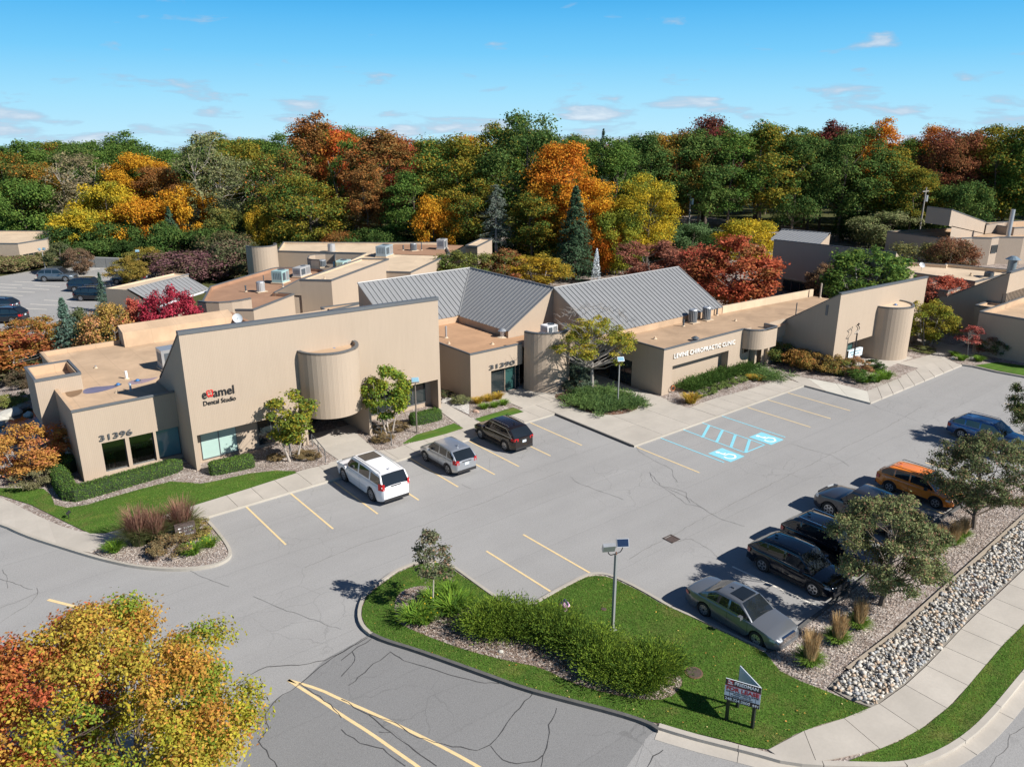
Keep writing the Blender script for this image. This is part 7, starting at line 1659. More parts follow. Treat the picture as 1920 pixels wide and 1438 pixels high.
# rear lot markings
for pts in ([(190, 780), (600, 800)], [(0, 820), (330, 838)], [(0, 868), (250, 880)], [(0, 915), (120, 926)], [(520, 838), (900, 862)], [(330, 880), (740, 905)], [(120, 926), (520, 945)], [(0, 975), (340, 995)], [(0, 1028), (130, 1040)], [(660, 1060), (1060, 1080)], [(450, 1120), (850, 1140)], [(230, 1180), (700, 1200)], [(1300, 600), (1560, 580)], [(1330, 620), (1500, 590)], [(1540, 625), (1740, 595)]):
    p = gps(r6(pts), 0); m_ = MB(); ribbon(m_, p, .14, -.008); m_.build('parking_line', paint_w, rear)
ip = smooth_poly(gps(r6([(480, 735), (640, 700), (900, 690), (1250, 690), (1500, 710), (1300, 745), (1000, 760), (600, 755)]), .05), True, 2); flat('planting_island', ip, .08, kerb_m, kind='structure', z0=-.02)
c = gp(*z1b([(443, 590)])[0], .14); t = thing('landscape_spotlight', 'small black spotlight on a stake in the west lawn', 'spotlight', (*c, .13)); MB().tube([(0, 0, 0), (0, 0, .3)], .02, 5).build('stake', dark_m, t); MB().cyl((-.08, 0, .3), (.12, .05, .42), .07, .09, 10).build('lamp_head', dark_m, t)
c = gp(*z3([(310, 805)])[0], 0)

# ------------------------------------------------------------------ trees of the wood
def axis_depth(dep, z=8): return dep * math.cos(PITCH) + (CAMH - z) * math.sin(PITCH)
FH = Vector((math.sin(YAW), math.cos(YAW))); RH = Vector((math.cos(YAW), -math.sin(YAW)))
def at_col(px, dep, z=8): p = FH * dep + RH * ((px - 960) / FPX * axis_depth(dep, z)); return (p.x, p.y)
def z_at(py, dep): return CAMH + dep * math.tan(math.atan((719 - py) / FPX) - PITCH)
TV = {}
gm = lm('green')
for i in range(4): TV['oak%d' % i] = (*broadleaf(100 + i, 18, 5.6, 3.0, 84, 1.65, 240, .32, gm, bark, shape=('round', 'oval', 'round', 'vase')[i], limbs=20, r0=.26, shell=.42), 18, 5.6)
for i in range(3): TV['tall%d' % i] = (*broadleaf(120 + i, 20, 4.3, 4.5, 72, 1.42, 235, .31, gm, bark, shape='oval', limbs=18, r0=.24, shell=.42), 20, 4.3)
for i in range(2): TV['lacy%d' % i] = (*broadleaf(140 + i, 17, 4.6, 2.5, 95, 1.05, 75, .30, gm, bark_pale, shape='oval', limbs=60, r0=.20, stems=2, shell=.6), 17, 4.6)
for i in range(3): TV['low%d' % i] = (*broadleaf(160 + i, 9, 4.2, .6, 66, 1.28, 230, .28, gm, bark, shape='round', limbs=10, r0=.14, shell=.45), 9, 4.2)
for i in range(2): TV['bush%d' % i] = (*broadleaf(180 + i, 4.2, 2.8, .1, 40, .95, 200, .24, gm, bark, shape='round', limbs=5, r0=.06, stems=3, shell=.45), 4.2, 2.8)
def tree(kind, xy, H, W, colour, label, group=None, cat='tree', z=0, name=None, rz=None, trunkm=None, br=1.0):
    tr, cr, h0, r0 = TV[kind]; nm = name or 'broadleaf_tree'
    sx = W / (2 * r0) if W else H / h0
    t = thing(nm, label, cat, (*xy, z), random.uniform(0, 6.28) if rz is None else rz, group); t.scale = (sx, sx, H / h0)
    a = link('trunk', tr, t); b_ = link('crown', cr, t)
    b_.material_slots[0].link = 'OBJECT'; b_.material_slots[0].material = lm(colour, br) if isinstance(colour, str) else colour
    if trunkm: a.material_slots[0].link = 'OBJECT'; a.material_slots[0].material = trunkm
    return t
mixed = {'gy': leaf_mat((.045, .095, .018), (.16, .15, .022), (.30, .17, .02)), 'goy': leaf_mat((.06, .085, .02), (.22, .13, .02), (.34, .12, .02)), 'rb': leaf_mat((.20, .085, .025), (.13, .085, .025), (.32, .12, .03)), 'yo': leaf_mat((.52, .28, .02), (.44, .18, .015), (.30, .20, .02)), 'yy': leaf_mat((.46, .33, .02), (.22, .22, .025), (.55, .38, .03)), 'willow': leaf_mat((.12, .15, .06), (.17, .18, .09), (.22, .20, .10)), 'twig': leaf_mat((.20, .17, .11), (.15, .14, .07), (.26, .20, .12)), 'dg': leaf_mat((.032, .072, .018), (.058, .105, .022), (.10, .12, .025)), 'go2': leaf_mat((.05, .10, .02), (.09, .12, .022), (.38, .13, .03))}
front = [  # column, depth, top row, width m, mesh, colour, label
 (15, 150, 300, 12, 'oak0', mixed['goy'], 'green and orange oak cut by the left edge at the wood'),
 (75, 146, 320, 12, 'oak1', mixed['goy'], 'olive and orange oak second from the left edge of the wood'),
 (40, 138, 345, 11, 'low0', 'green', 'dark green tree right behind the far west building'),
 (150, 140, 290, 11, 'lacy0', mixed['twig'], 'thin grey-brown nearly bare tree at the left of the wood'),
 (145, 128, 395, 9, 'low1', mixed['yy'], 'low yellow-green tree right of the far west building'),
 (205, 148, 290, 11, 'oak2', 'green', 'dense green oak on the left skyline, highest there'),
 (200, 132, 345, 9.5, 'low2', mixed['yy'], 'bright yellow maple above the retaining wall, left one'),
 (250, 131, 378, 10, 'low0', mixed['yo'], 'golden orange maple above the retaining wall, right one'),
 (265, 143, 295, 11, 'oak3', mixed['yo'], 'orange-topped maple below the dip in the skyline'),
 (300, 140, 325, 10, 'oak1', mixed['rb'], 'rusty brown tree behind the golden maples'),
 (350, 134, 350, 9, 'low1', mixed['yo'], 'orange-yellow maple just left of the pale willow'),
 (395, 137, 262, 12, 'lacy1', mixed['willow'], 'pale grey-green willow in the left half of the wood'),
 (450, 135, 300, 11, 'lacy0', mixed['willow'], 'second pale willow, right of the taller pale willow'),
 (425, 126, 395, 9, 'low2', 'olive', 'olive round tree behind the purple shrubs'),
 (478, 122, 402, 3.6, 'low0', 'yellow', 'small bright yellow tree standing alone before green ones'),
 (520, 130, 300, 11, 'oak2', mixed['go2'], 'green tree with orange tips left of the far roofs'),
 (575, 124, 345, 12, 'oak0', mixed['gy'], 'broad green-yellow tree directly behind the pale far roof'),
 (590, 146, 245, 12, 'tall0', 'rust', 'dark tall oak with brown tips on the skyline'),
 (640, 142, 252, 8, 'tall1', leaf_mat((.46, .08, .03), (.44, .15, .03), (.40, .22, .03)), 'flame red-orange maple top standing out on the skyline'),
 (655, 136, 275, 8, 'lacy1', 'green', 'green birch with white trunks below the flame red maple'),
 (715, 132, 262, 12, 'tall2', mixed['rb'], 'tall rusty brown oak in the middle left of the wood'),
 (690, 126, 330, 7, 'tall0', mixed['rb'], 'narrow rust tree before the tall rusty oak'),
 (772, 125, 330, 9, 'tall1', 'green', 'fresh green maple left of the yellow-orange one'),
 (812, 122, 370, 7, 'low1', mixed['yo'], 'yellow-orange maple right of the fresh green one'),
 (850, 130, 262, 14, 'oak3', mixed['gy'], 'wide olive-green oak with dark branches in mid wood'),
 (880, 124, 350, 10, 'oak2', mixed['gy'], 'green and gold tree behind the slim larch'),
 (985, 128, 232, 15, 'oak0', mixed['dg'], 'highest dark green oak on the skyline'),
 (1055, 120, 285, 12, 'oak1', leaf_mat((.50, .17, .02), (.48, .24, .02), (.30, .16, .02)), 'big bright orange maple above the metal roofs'),
 (1100, 116, 345, 9.5, 'oak3', leaf_mat((.55, .27, .02), (.50, .20, .015), (.55, .36, .03)), 'lower golden part of the big orange maple, right of the spruce'),
 (1125, 112, 420, 5.5, 'low2', leaf_mat((.55, .16, .02), (.50, .24, .02), None), 'small orange tree beside the foot of the dark spruce'),
 (1000, 116, 375, 8, 'tall2', mixed['gy'], 'dark green and gold tree left of the dark spruce'),
 (1150, 128, 290, 10, 'tall0', 'green', 'green tree between the orange maple and the yellow-green one'),
 (1215, 114, 345, 9, 'oak2', mixed['yy'], 'big yellow-green maple right of the orange one'),
 (1160, 112, 400, 7, 'low0', 'ygreen', 'smaller yellow-green tree left of the big yellow-green maple'),
 (1205, 135, 262, 10, 'tall1', mixed['dg'], 'dark green tree behind the yellow-green maple'),
 (1265, 140, 255, 11, 'oak3', mixed['goy'], 'olive oak with reddish leaves on the skyline'),
 (1325, 155, 236, 13, 'oak0', 'darkred', 'deep purple-red maple top on the skyline'),
 (1310, 138, 262, 11, 'tall2', mixed['dg'], 'dark green oak with bare lower trunk behind the left utility pole'),
 (1365, 140, 268, 11, 'tall0', 'green', 'tall green oak right of the left utility pole'),
 (1430, 142, 240, 12, 'tall1', mixed['gy'], 'tall olive oak above the red maple'),
 (1490, 142, 270, 12, 'oak1', mixed['dg'], 'dark green oak behind the small metal roof'),
 (1580, 144, 258, 14, 'oak2', mixed['dg'], 'large domed dark green oak left of the right utility pole'),
 (1545, 158, 244, 9, 'tall2', 'darkred', 'small dark red maple top between green oaks'),
 (1640, 156, 252, 10, 'tall0', 'orange', 'orange-brown oak top on the skyline, left of the dark red tree'),
 (1660, 144, 290, 11, 'tall1', mixed['gy'], 'green oak with gold lower leaves behind the right utility pole'),
 (1765, 150, 250, 12, 'oak3', leaf_mat((.16, .045, .03), (.13, .06, .025), (.26, .09, .04)), 'large dark red oak in the right part of the wood'),
 (1740, 160, 252, 9, 'oak0', 'orange', 'orange tree top behind the large dark red oak'),
 (1715, 140, 330, 8, 'tall2', mixed['gy'], 'green and gold tree just left of the dark red oak'),
 (1820, 158, 268, 10, 'tall0', mixed['rb'], 'rusty tree top right of the dark red oak'),
 (1870, 148, 252, 15, 'oak1', mixed['gy'], 'wide dull green oak at the right end of the wood'),
 (1930, 146, 262, 13, 'oak2', 'green', 'green oak cut by the right edge at the wood'),
 (1810, 138, 350, 9, 'low0', mixed['dg'], 'dark green tree above the far wedge building'),
]
for px, dep, py, W, k, colr, lab in front:
    xy = at_col(px, dep); tree(k, xy, z_at(py - 6, dep) * 1.07, W, colr, lab, 'autumn trees at the edge of the wood', z=-.05)
# deeper rows
rg = random.Random(11)
sky_prof = [(-300, 262), (0, 270), (60, 268), (150, 262), (230, 262), (262, 288), (290, 282), (330, 262), (400, 262), (520, 262), (600, 246), (720, 252), (800, 262), (880, 262), (940, 240), (1040, 246), (1100, 268), (1180, 262), (1250, 258), (1340, 244), (1450, 244), (1560, 256), (1650, 262), (1750, 258), (1850, 262), (2300, 255)]
def reg(px): return ' behind the rear parking lot' if px < 300 else ' above the northern flat roofs' if px < 700 else ' above the folded metal roofs' if px < 1180 else ' above the red maples' if px < 1480 else ' behind the far wedge building' if px > 1740 else ' above the dark overhanging building'
deepn = {'green': ('green oak crown deep in the wood', 0), 'dg': ('dark green crown deep in the wood', 0), 'gy': ('green-gold crown deep in the wood', 0), 'rb': ('rust-coloured crown deep in the wood', 0), 'yo': ('orange-gold crown deep in the wood', 0), 'red': ('reddish crown deep in the wood', 0)}
for row, dep0 in enumerate((158, 172, 190, 212)):
    step = 9.0 + row * 1.2; half = axis_depth(dep0) * 1.05 * 960 / FPX; n = int(2 * half / step) + 3
    for i in range(n):
        lat = -half - 8 + (i + rg.uniform(-.3, .3)) * step; dep = dep0 + rg.uniform(-5, 5); px = 960 + lat / axis_depth(dep) * FPX
        if px > 2200 or px < -260: continue
        py = lerp_pts(sky_prof, px) + rg.uniform(2, 20) + (0 if row < 3 else 4)
        k = rg.choices(['green', 'dg', 'gy', 'rb', 'yo', 'red'], [34, 26, 20, 8, 7, 5])[0]
        colr = mixed.get(k) or lm(k, .9)
        p = FH * dep + RH * lat
        H = max(11, z_at(py - 4, dep) - land(dep)) * 1.06; tree(rg.choice(['oak0', 'oak1', 'oak2', 'oak3', 'tall0', 'tall1', 'tall2']), (p.x, p.y), H, step * 1.25, colr, deepn[k][0] + reg(px), deepn[k][0].split(' crown')[0].replace(' oak', '') + ' crowns deep in the wood' + reg(px), z=land(dep) - .05)
# undergrowth along the edge of the wood
for i in range(44):
    px = -60 + i * 46 + rg.uniform(-10, 10); dep = 124 if px < 900 else 124 - (px - 900) * .045 if px < 1120 else 118 + (px - 1120) * .055
    dep = min(dep, 146) + rg.uniform(-2, 2)
    if px < 130: dep = 146
    if 1380 < px < 1560 or px > 1850: continue
    k = rg.choices(['green', 'dg', 'gy', 'rust'], [40, 30, 20, 10])[0]; colr = {'green': leaf_mat((.022, .055, .012), (.045, .085, .018), (.07, .10, .02)), 'dg': leaf_mat((.018, .042, .012), (.032, .065, .016))}.get(k) or mixed.get(k) or lm(k)
    xy = at_col(px, dep, 2); nm_ = {'green': 'green', 'dg': 'dark green', 'gy': 'yellow-green', 'rust': 'rusty'}[k]
    tree(rg.choice(['bush0', 'bush1', 'low1']), xy, rg.uniform(3.6, 6.2), rg.uniform(6, 8), colr, nm_ + ' bush at the foot of the wood' + reg(px).replace('above', 'behind'), nm_ + ' undergrowth bushes' + reg(px).replace('above', 'behind'), 'bush', name='bush', z=-.05)
# far wood
rgn = np.random.default_rng(77); n = 900; dd = rgn.uniform(230, 520, n); ll = rgn.uniform(-1, 1, n) * dd * .78
Cn = np.stack([FH.x * dd + RH.x * ll, FH.y * dd + RH.y * ll, rgn.uniform(6, 11.5, n) + np.array([land(d_) for d_ in dd])], 1)
o = link('far_wood', leafmesh('far_wood', clumps(rgn, Cn, rgn.uniform(5, 8, n), 48, 1.5, .55), mixed['gy'])); tag(o, 'green and gold far wood behind the trees in the skyline dip', 'wood', kind='stuff')

# ------------------------------------------------------------------ trees and shrubs among the buildings
def pt(px, py, z=GZ): return gp(px, py, z)
for i in range(3): TV['sm%d' % i] = (*broadleaf(200 + i, 5, 2.0, .35, 84, .48, 170, .15, gm, bark_grey, stems=(3, 1, 4)[i], shape=('round', 'oval', 'round')[i], limbs=22, r0=.09, shell=.5, squash=.95), 5, 2.0)
TV['maple'] = (*broadleaf(210, 4.6, 1.7, 1.1, 46, .42, 120, .17, gm, bark_pale, stems=3, shape='vase', limbs=26, r0=.10, shell=.6), 4.6, 1.7)
TV['maple2'] = (*broadleaf(215, 5.2, 1.75, 1.2, 62, .42, 135, .17, gm, bark_pale, stems=3, shape='oval', limbs=30, r0=.10, shell=.6), 5.2, 1.75)
TV['pear'] = (*broadleaf(220, 5.8, 3.0, .95, 170, .46, 200, .12, gm, bark, shape='round', limbs=34, r0=.13, shell=.55), 5.8, 3.0)
TV['pear2'] = (*broadleaf(221, 5.6, 3.1, 1.0, 170, .46, 200, .12, gm, bark, shape='round', limbs=34, r0=.13, shell=.55), 5.6, 3.1)
TV['thin'] = (*broadleaf(230, 4.1, 1.15, 1.5, 40, .30, 55, .13, gm, bark_pale, shape='cone', limbs=34, r0=.045, shell=.6), 4.1, 1.15)
TV['shrub'] = (*broadleaf(240, 1.6, 1.1, .05, 44, .30, 130, .10, gm, bark, stems=4, shape='round', limbs=8, r0=.03, shell=.5), 1.6, 1.1)
TV['tuft'] = (*broadleaf(241, .6, .45, .0, 16, .16, 90, .06, gm, bark, stems=3, shape='round', limbs=3, r0=.012, shell=.5), .6, .45)
specs = [
 ('maple', pt(549, 862), 4.5, 3.9, mixed['gy'] if False else leaf_mat((.09, .14, .02), (.17, .18, .022), (.28, .20, .02)), 'yellow-green multi-stem maple left of the studio entrance'),
 ('maple2', pt(729, 812), 5.1, 3.5, leaf_mat((.08, .15, .02), (.15, .20, .024), (.30, .24, .02)), 'greener multi-stem maple right of the studio entrance'),
 ('pear', pt(1652, 1135), 5.5, 5.3, leaf_mat((.10, .13, .055), (.15, .17, .075), (.19, .10, .07)), 'nearer green pear tree with reddish leaves over the black crossovers'),
 ('pear2', pt(1825, 990), 5.3, 5.6, leaf_mat((.08, .105, .045), (.11, .13, .055), (.16, .08, .06)), 'second green pear tree, over the orange crossover'),
 ('pear', pt(1965, 850), 5.2, 5.6, leaf_mat((.05, .075, .025), (.07, .10, .03), (.12, .06, .03)), 'green pear tree cut by the right picture edge'),
 ('thin', pt(810.6, 1139), 4.15, 2.3, leaf_mat((.09, .095, .06), (.08, .10, .05), (.17, .10, .07)), 'thin young tree with sparse grey-green leaves on the south island'),
 ('sm0', pt(50, 890), 3.2, 4.4, leaf_mat((.42, .16, .07), (.36, .20, .05), (.45, .26, .05)), 'small salmon-orange tree by the fence and hedge at the left'),
 ('sm1', pt(30, 706), 4.0, 7.6, leaf_mat((.30, .09, .05), (.30, .13, .035), (.20, .16, .03)), 'orange-red multi-stem tree at the left edge by the pond'),
 ('sm2', pt(80, 668), 3.9, 5.2, leaf_mat((.30, .12, .05), (.24, .14, .03), (.14, .15, .03)), 'orange-brown tree between the red one and the blue spruce'),
 ('sm0', pt(222, 703), 6.4, 4.9, leaf_mat((.44, .22, .10), (.30, .20, .05), (.12, .13, .03)), 'peach coloured tree right of the dark round one'),
 ('sm1', pt(268, 690), 6.2, 3.6, leaf_mat((.38, .07, .06), (.32, .09, .06), (.42, .15, .08)), 'rose-red tree between the peach and crimson ones'),
 ('sm2', pt(340, 690), 7.7, 4.6, leaf_mat((.26, .014, .04), (.17, .014, .03), (.36, .05, .08)), 'vivid crimson tree in front of the brown curved wall'),
 ('sm0', pt(176, 676), 4.9, 4.6, leaf_mat((.055, .075, .03), (.08, .10, .04), (.10, .11, .05)), 'dull green round tree right of the blue spruce'),
 ('sm1', pt(1372, 590), 8.8, 10.2, leaf_mat((.30, .07, .035), (.22, .10, .03), (.36, .10, .06)), 'large orange-red tree beside the end of the long metal roof'),
 ('sm2', pt(1310, 568), 7.2, 7.0, leaf_mat((.30, .06, .045), (.24, .07, .04), (.14, .10, .04)), 'red tree at the left of the large orange-red one'),
 ('sm0', pt(1224, 538), 6.2, 9, leaf_mat((.20, .07, .05), (.15, .06, .045), (.30, .12, .07)), 'dusky brown-red tree group behind the long metal roof'),
 ('sm2', pt(1010, 540), 4.6, 8.2, leaf_mat((.34, .22, .02), (.18, .16, .025), (.42, .26, .03)), 'golden round tree behind the folded metal roof ridge'),
 ('sm1', pt(948, 540), 5.0, 6.6, leaf_mat((.10, .12, .03), (.20, .10, .04), (.34, .09, .05)), 'green and red tree left of the golden round one'),
 ('sm0', pt(872, 545), 5.2, 7.0, leaf_mat((.06, .10, .022), (.11, .13, .03), (.16, .14, .03)), 'round green tree left of the green and red one'),
 ('sm1', pt(757, 560), 3.6, 3.2, leaf_mat((.28, .07, .06), (.22, .08, .06), None), 'small rose bush-tree behind the left metal roof'),
 ('sm2', pt(1612, 600), 8.2, 9.2, leaf_mat((.045, .10, .02), (.08, .14, .025), (.14, .18, .03)), 'large fresh green tree before the dark overhanging building'),
 ('sm1', pt(1540, 575), 5.0, 4.4, leaf_mat((.20, .12, .07), (.15, .10, .06), None), 'thin brownish tree at the left side of the large green tree'),
 ('sm0', pt(1765, 600), 5.0, 6.0, leaf_mat((.34, .08, .05), (.26, .07, .05), (.20, .12, .10)), 'thin red tree behind the east tower wall'),
 ('sm2', pt(1737, 648), 4.7, 5.0, leaf_mat((.13, .15, .022), (.26, .21, .03), (.10, .14, .02)), 'yellow-green multi-stem tree right of the half-round cylinder'),
 ('thin', pt(1815, 668), 3.1, 2.9, leaf_mat((.34, .08, .07), (.26, .08, .07), (.38, .16, .12)), 'small red ornamental tree on the east lawn'),
 ('low2', at_col(1660, 136, 3), z_at(392, 136), 11, mixed['willow'], 'pale olive tree left of the right utility pole'),
 ('low1', at_col(1782, 109, 3), z_at(440, 109), 6.5, leaf_mat((.16, .07, .04), (.10, .09, .04), (.24, .10, .06)), 'reddish green tree before the far wedge building'),
 ('bush0', at_col(1722, 113, 2), 4.6, 7, leaf_mat((.12, .12, .06), (.09, .10, .04), (.30, .24, .06)), 'greyish bush between the utility pole and the reddish tree'),
 ('low0', at_col(1400, 118, 3), 7.4, 9, mixed['yy'], 'yellow-green tree left of the small metal roof'),
 ('low2', at_col(1295, 122, 3), 6.6, 8, leaf_mat((.05, .10, .04), (.07, .12, .045), None), 'blue-green round tree behind the red ones'),
 ('bush1', pt(548, 505, 0), 3.6, 7, leaf_mat((.05, .07, .025), (.08, .085, .035), (.15, .08, .05)), 'dark bush in the courtyard beside the curved roof cylinder'),
 ('bush0', pt(345, 520, 0), 3.8, 9.5, leaf_mat((.10, .05, .06), (.08, .06, .035), (.16, .07, .09)), 'purple-leaved bush behind the small metal roof, left half'),
 ('bush1', pt(400, 525, 0), 3.6, 8, leaf_mat((.10, .045, .055), (.07, .075, .035), (.16, .07, .09)), 'purple-green bush behind the small metal roof, middle'),
 ('bush0', pt(440, 520, 0), 5.2, 8, leaf_mat((.06, .075, .035), (.09, .06, .045), (.15, .08, .07)), 'tall mottled bush left of the pale curved wall'),
 ('low1', pt(430, 498, 0), 5.8, 9, leaf_mat((.05, .07, .03), (.08, .08, .035), (.12, .07, .04)), 'dark green tree behind the mottled bush'),
 ('sm1', pt(243, 535, 0), 3.8, 5.0, leaf_mat((.24, .17, .04), (.16, .14, .03), None), 'golden brown tree in front of the half hidden grey crossover'),
 ('sm0', pt(278, 515, 0), 4.0, 5.4, leaf_mat((.22, .17, .03), (.14, .14, .03), None), 'golden tree right of the dark lamp pole'),
 ('sm1', pt(118, 512, 0), 4.4, 4.6, leaf_mat((.06, .08, .04), (.09, .10, .04), None), 'left one of two small trees in the rear lot island'),
 ('sm2', pt(149, 516, 0), 4.0, 4.2, leaf_mat((.14, .09, .06), (.11, .08, .05), (.2, .1, .07)), 'right one of two small trees in the rear lot island, brownish'),
]
for k, xy, H, W, colr, lab in specs: tree(k, xy, H, W, colr, lab, z=.1 if xy[1] < 95 else 0)
# conifers
def spruce(seed, xy, H, Rr, colr, label, z=.1, **kw):
    tr, cr = conifer(seed, H, Rr, colr, **kw); return plant('spruce_tree', label, 'spruce', (*xy, z), [('trunk', tr), ('crown', cr)])
spruce(301, pt(140, 700), 6.9, 2.3, leaf_mat((.05, .10, .075), (.075, .135, .11), (.10, .17, .14)), 'blue spruce right of the orange trees at the left', dens=1.3, size=.20)
spruce(302, pt(197, 585, 0), 4.6, 1.1, leaf_mat((.05, .095, .07), (.07, .12, .09), None), 'small slim blue spruce by the metal roofed corner', dens=1.1, size=.16)
spruce(303, at_col(1078, 108, 6), z_at(343, 108), 3.5, leaf_mat((.028, .062, .035), (.045, .085, .045), (.06, .10, .05)), 'tall dark spruce in front of the orange maple', dens=1.5, size=.34, base=1.6, power=.8, z=-.05)
spruce(304, at_col(930, 116, 6), z_at(340, 116), 3.0, leaf_mat((.10, .13, .11), (.08, .11, .09), None), 'slim grey-green larch with a bare pale trunk', dens=1.0, size=.30, base=4.2, power=.55, sparse=.15, bk=bark_grey, z=-.05)
spruce(305, at_col(318, 129, 6), z_at(385, 129), 2.6, leaf_mat((.035, .08, .05), (.05, .10, .06), None), 'dark green spruce between the golden maples', dens=1.1, size=.3, base=.8, z=-.05)
spruce(306, at_col(1128, 150, 10), z_at(238, 150), 2.4, leaf_mat((.03, .06, .04), (.045, .08, .045), None), 'spire of a far spruce on the skyline right of the highest oak', dens=.9, size=.34, base=8, z=-.05)
# the honey locust
rgn = np.random.default_rng(400); cen = []; rad = []
for i in range(120):
    a = rgn.uniform(0, 6.28); r_ = 3.35 * math.sqrt(rgn.random()); cen.append((r_ * math.cos(a), r_ * math.sin(a), 4.0 + 3.0 * (1 - (r_ / 3.6) ** 2) * rgn.uniform(.35, 1) + rgn.uniform(-.5, .3) - .5)); rad.append(rgn.uniform(.3, .6))
lt = trunk_mesh(rgn, 6.2, .17, cen, 2.6, bark_grey, 1, .03, 8)
tw = MB()
for i in range(150):
    a = rgn.uniform(0, 6.28); r_ = 3.2 * math.sqrt(rgn.random()); q = Vector((r_ * math.cos(a), r_ * math.sin(a), 5.3 + 1.6 * (1 - (r_ / 3.6) ** 2))); e = q + Vector((rgn.normal() * .5, rgn.normal() * .5, rgn.uniform(.1, .6))); tw.tube([tuple(q), tuple(e)], [.018, .006], 3)
plant('honey_locust_tree', 'open honey locust with yellow-green lace leaves and bare twigs', 'tree', (43.1, 43.3, GZ), [('trunk', lt), ('twigs', tw.mesh('twigs', bark_grey)), ('crown', leafmesh('crown', clumps(rgn, cen, rad, 120, .13, .5), leaf_mat((.30, .27, .035), (.17, .20, .035), (.40, .26, .03), 1.1, .45)))])
# the big maple at the lower left
rgn = np.random.default_rng(500)
fx, fy = gp(180, 1350, 4.6); cen = []; rad = []; 
for i in range(230):
    d = unit_rand(rgn, 1)[0]; f = rgn.uniform(.35, 1) ** .5; cen.append((d[0] * 4.6 * f * (1 - .25 * max(0, d[2])), d[1] * 4.6 * f * (1 - .25 * max(0, d[2])), 4.7 + d[2] * 2.7 * f)); rad.append(rgn.uniform(.42, .85))
cen = np.array(cen); rad = np.array(rad)
sidev = cen[:, 0] * RH.x + cen[:, 1] * RH.y; lft = sidev < -1.3 + rgn.normal(size=len(cen)) * .9; top_ = (~lft) & ((cen[:, 2] > 5.6 + rgn.normal(size=len(cen)) * .8) | (rgn.random(len(cen)) < .16))
rest = ~(lft | top_)
plant('maple_tree', 'large autumn maple turning red, orange and yellow at the lower left corner', 'tree', (fx, fy, 0), [('trunk', trunk_mesh(rgn, 7.0, .20, [tuple(c) for c in cen[:60]], 1.6, bark, 2, .05, 8)),
  ('crown', leafmesh('crown', clumps(rgn, cen[lft], rad[lft], 450, .108), leaf_mat((.34, .09, .04), (.34, .17, .04), (.38, .08, .04), 1, .35))),
  ('crown', leafmesh('crown', clumps(rgn, cen[top_], rad[top_], 450, .108), leaf_mat((.38, .21, .04), (.34, .28, .04), (.38, .15, .04), 1, .35))),
  ('crown', leafmesh('crown', clumps(rgn, cen[rest], rad[rest], 450, .108), leaf_mat((.14, .20, .025), (.34, .31, .03), (.38, .22, .035), 1, .38)))])
# trimmed hedges
def hedge(path, w, h, label, seed, colr=None, z=.13):
    rgn = np.random.default_rng(seed); pts = resample(smooth_poly(path, False, 2), 24); c0 = pts[0]; t = thing('hedge', label, 'hedge', (*c0, z)); m_ = MB(); secs = []
    for i, p in enumerate(pts):
        a = Vector(pts[max(0, i - 1)]); b_ = Vector(pts[min(24, i + 1)]); d = (b_ - a).normalized(); n = Vector((-d.y, d.x)); e = min(1, min(i, 24 - i) / 1.6); ww = w * (.55 + .45 * math.sqrt(e)); hh = h * (.8 + .2 * math.sqrt(e))
        secs.append([(p[0] - c0[0] + n.x * ww * u_, p[1] - c0[1] + n.y * ww * u_, hh * v_) for u_, v_ in ((-.48, 0), (-.5, .5), (-.44, .88), (-.25, 1), (.25, 1), (.44, .88), (.5, .5), (.48, 0))])
    V = [q for s in secs for q in s]; Fs = [(i * 8 + j, (i + 1) * 8 + j, (i + 1) * 8 + j + 1, i * 8 + j + 1) for i in range(24) for j in range(7)] + [tuple(range(8)), tuple(24 * 8 + k for k in reversed(range(8)))]
    m_.raw([(a * 1, b_, c * .96) for a, b_, c in V], Fs); m_.build('stems', simple('hedge inside', (.02, .035, .012), .95, 0, .3, 4), t)  # added solid core in dark green, filling the hedge behind its leaves
    P = []; N = []; A = np.array(V)
    for f in Fs:
        q = A[list(f)]; cc = q.mean(0); nn = np.cross(q[1] - q[0], q[2] - q[0]); ar = np.linalg.norm(nn); 
        if ar < 1e-5: continue
        nn /= ar; nn = nn if nn @ (cc - np.array([*(np.array(pts[min(24, int(f[0] / 8))]) - np.array(c0)), h * .4])) > 0 else -nn
        k = int(ar * 420) + 6; u_, v_ = rgn.random(k), rgn.random(k)
        if len(f) == 4: x = (q[0][None] * (1 - u_)[:, None] + q[1][None] * u_[:, None]) * (1 - v_)[:, None] + (q[3][None] * (1 - u_)[:, None] + q[2][None] * u_[:, None]) * v_[:, None]
        else: x = cc[None] + (q[rgn.integers(0, 8, k)] - cc) * np.sqrt(u_)[:, None]
        P.append(x + nn * rgn.normal(size=(k, 1)) * .035); N.append(nn[None] + unit_rand(rgn, k) * .7)
    P = np.concatenate(P); N = np.concatenate(N); N /= np.linalg.norm(N, axis=1, keepdims=True)
    cl = np.array([(mnoise.noise(Vector(p) * 1.3) + 1) / 2 for p in P[:, :]]); to = rgn.random(len(P))
    link('foliage', npmesh('foliage', leaf_quads(rgn, P, N, .085), 4, colr or leaf_mat((.035, .085, .015), (.06, .12, .02), (.10, .15, .02)), {'clump': np.clip(cl * .6, 0, .99), 'tone': to}), t); return t
zH = lambda pts: gps(z1b(pts), .13)
hedge(zH([(345, 255), (370, 300), (392, 350), (425, 420), (470, 470), (560, 445), (700, 405), (900, 345), (1050, 305), (1165, 268)]), 1.0, .78, 'long L-shaped trimmed hedge round the corner of the low wing', 601)
hedge(zH([(300, 275), (395, 275), (480, 290)]), 1.0, 1.0, 'short dark trimmed hedge in the shade by the fence', 604)
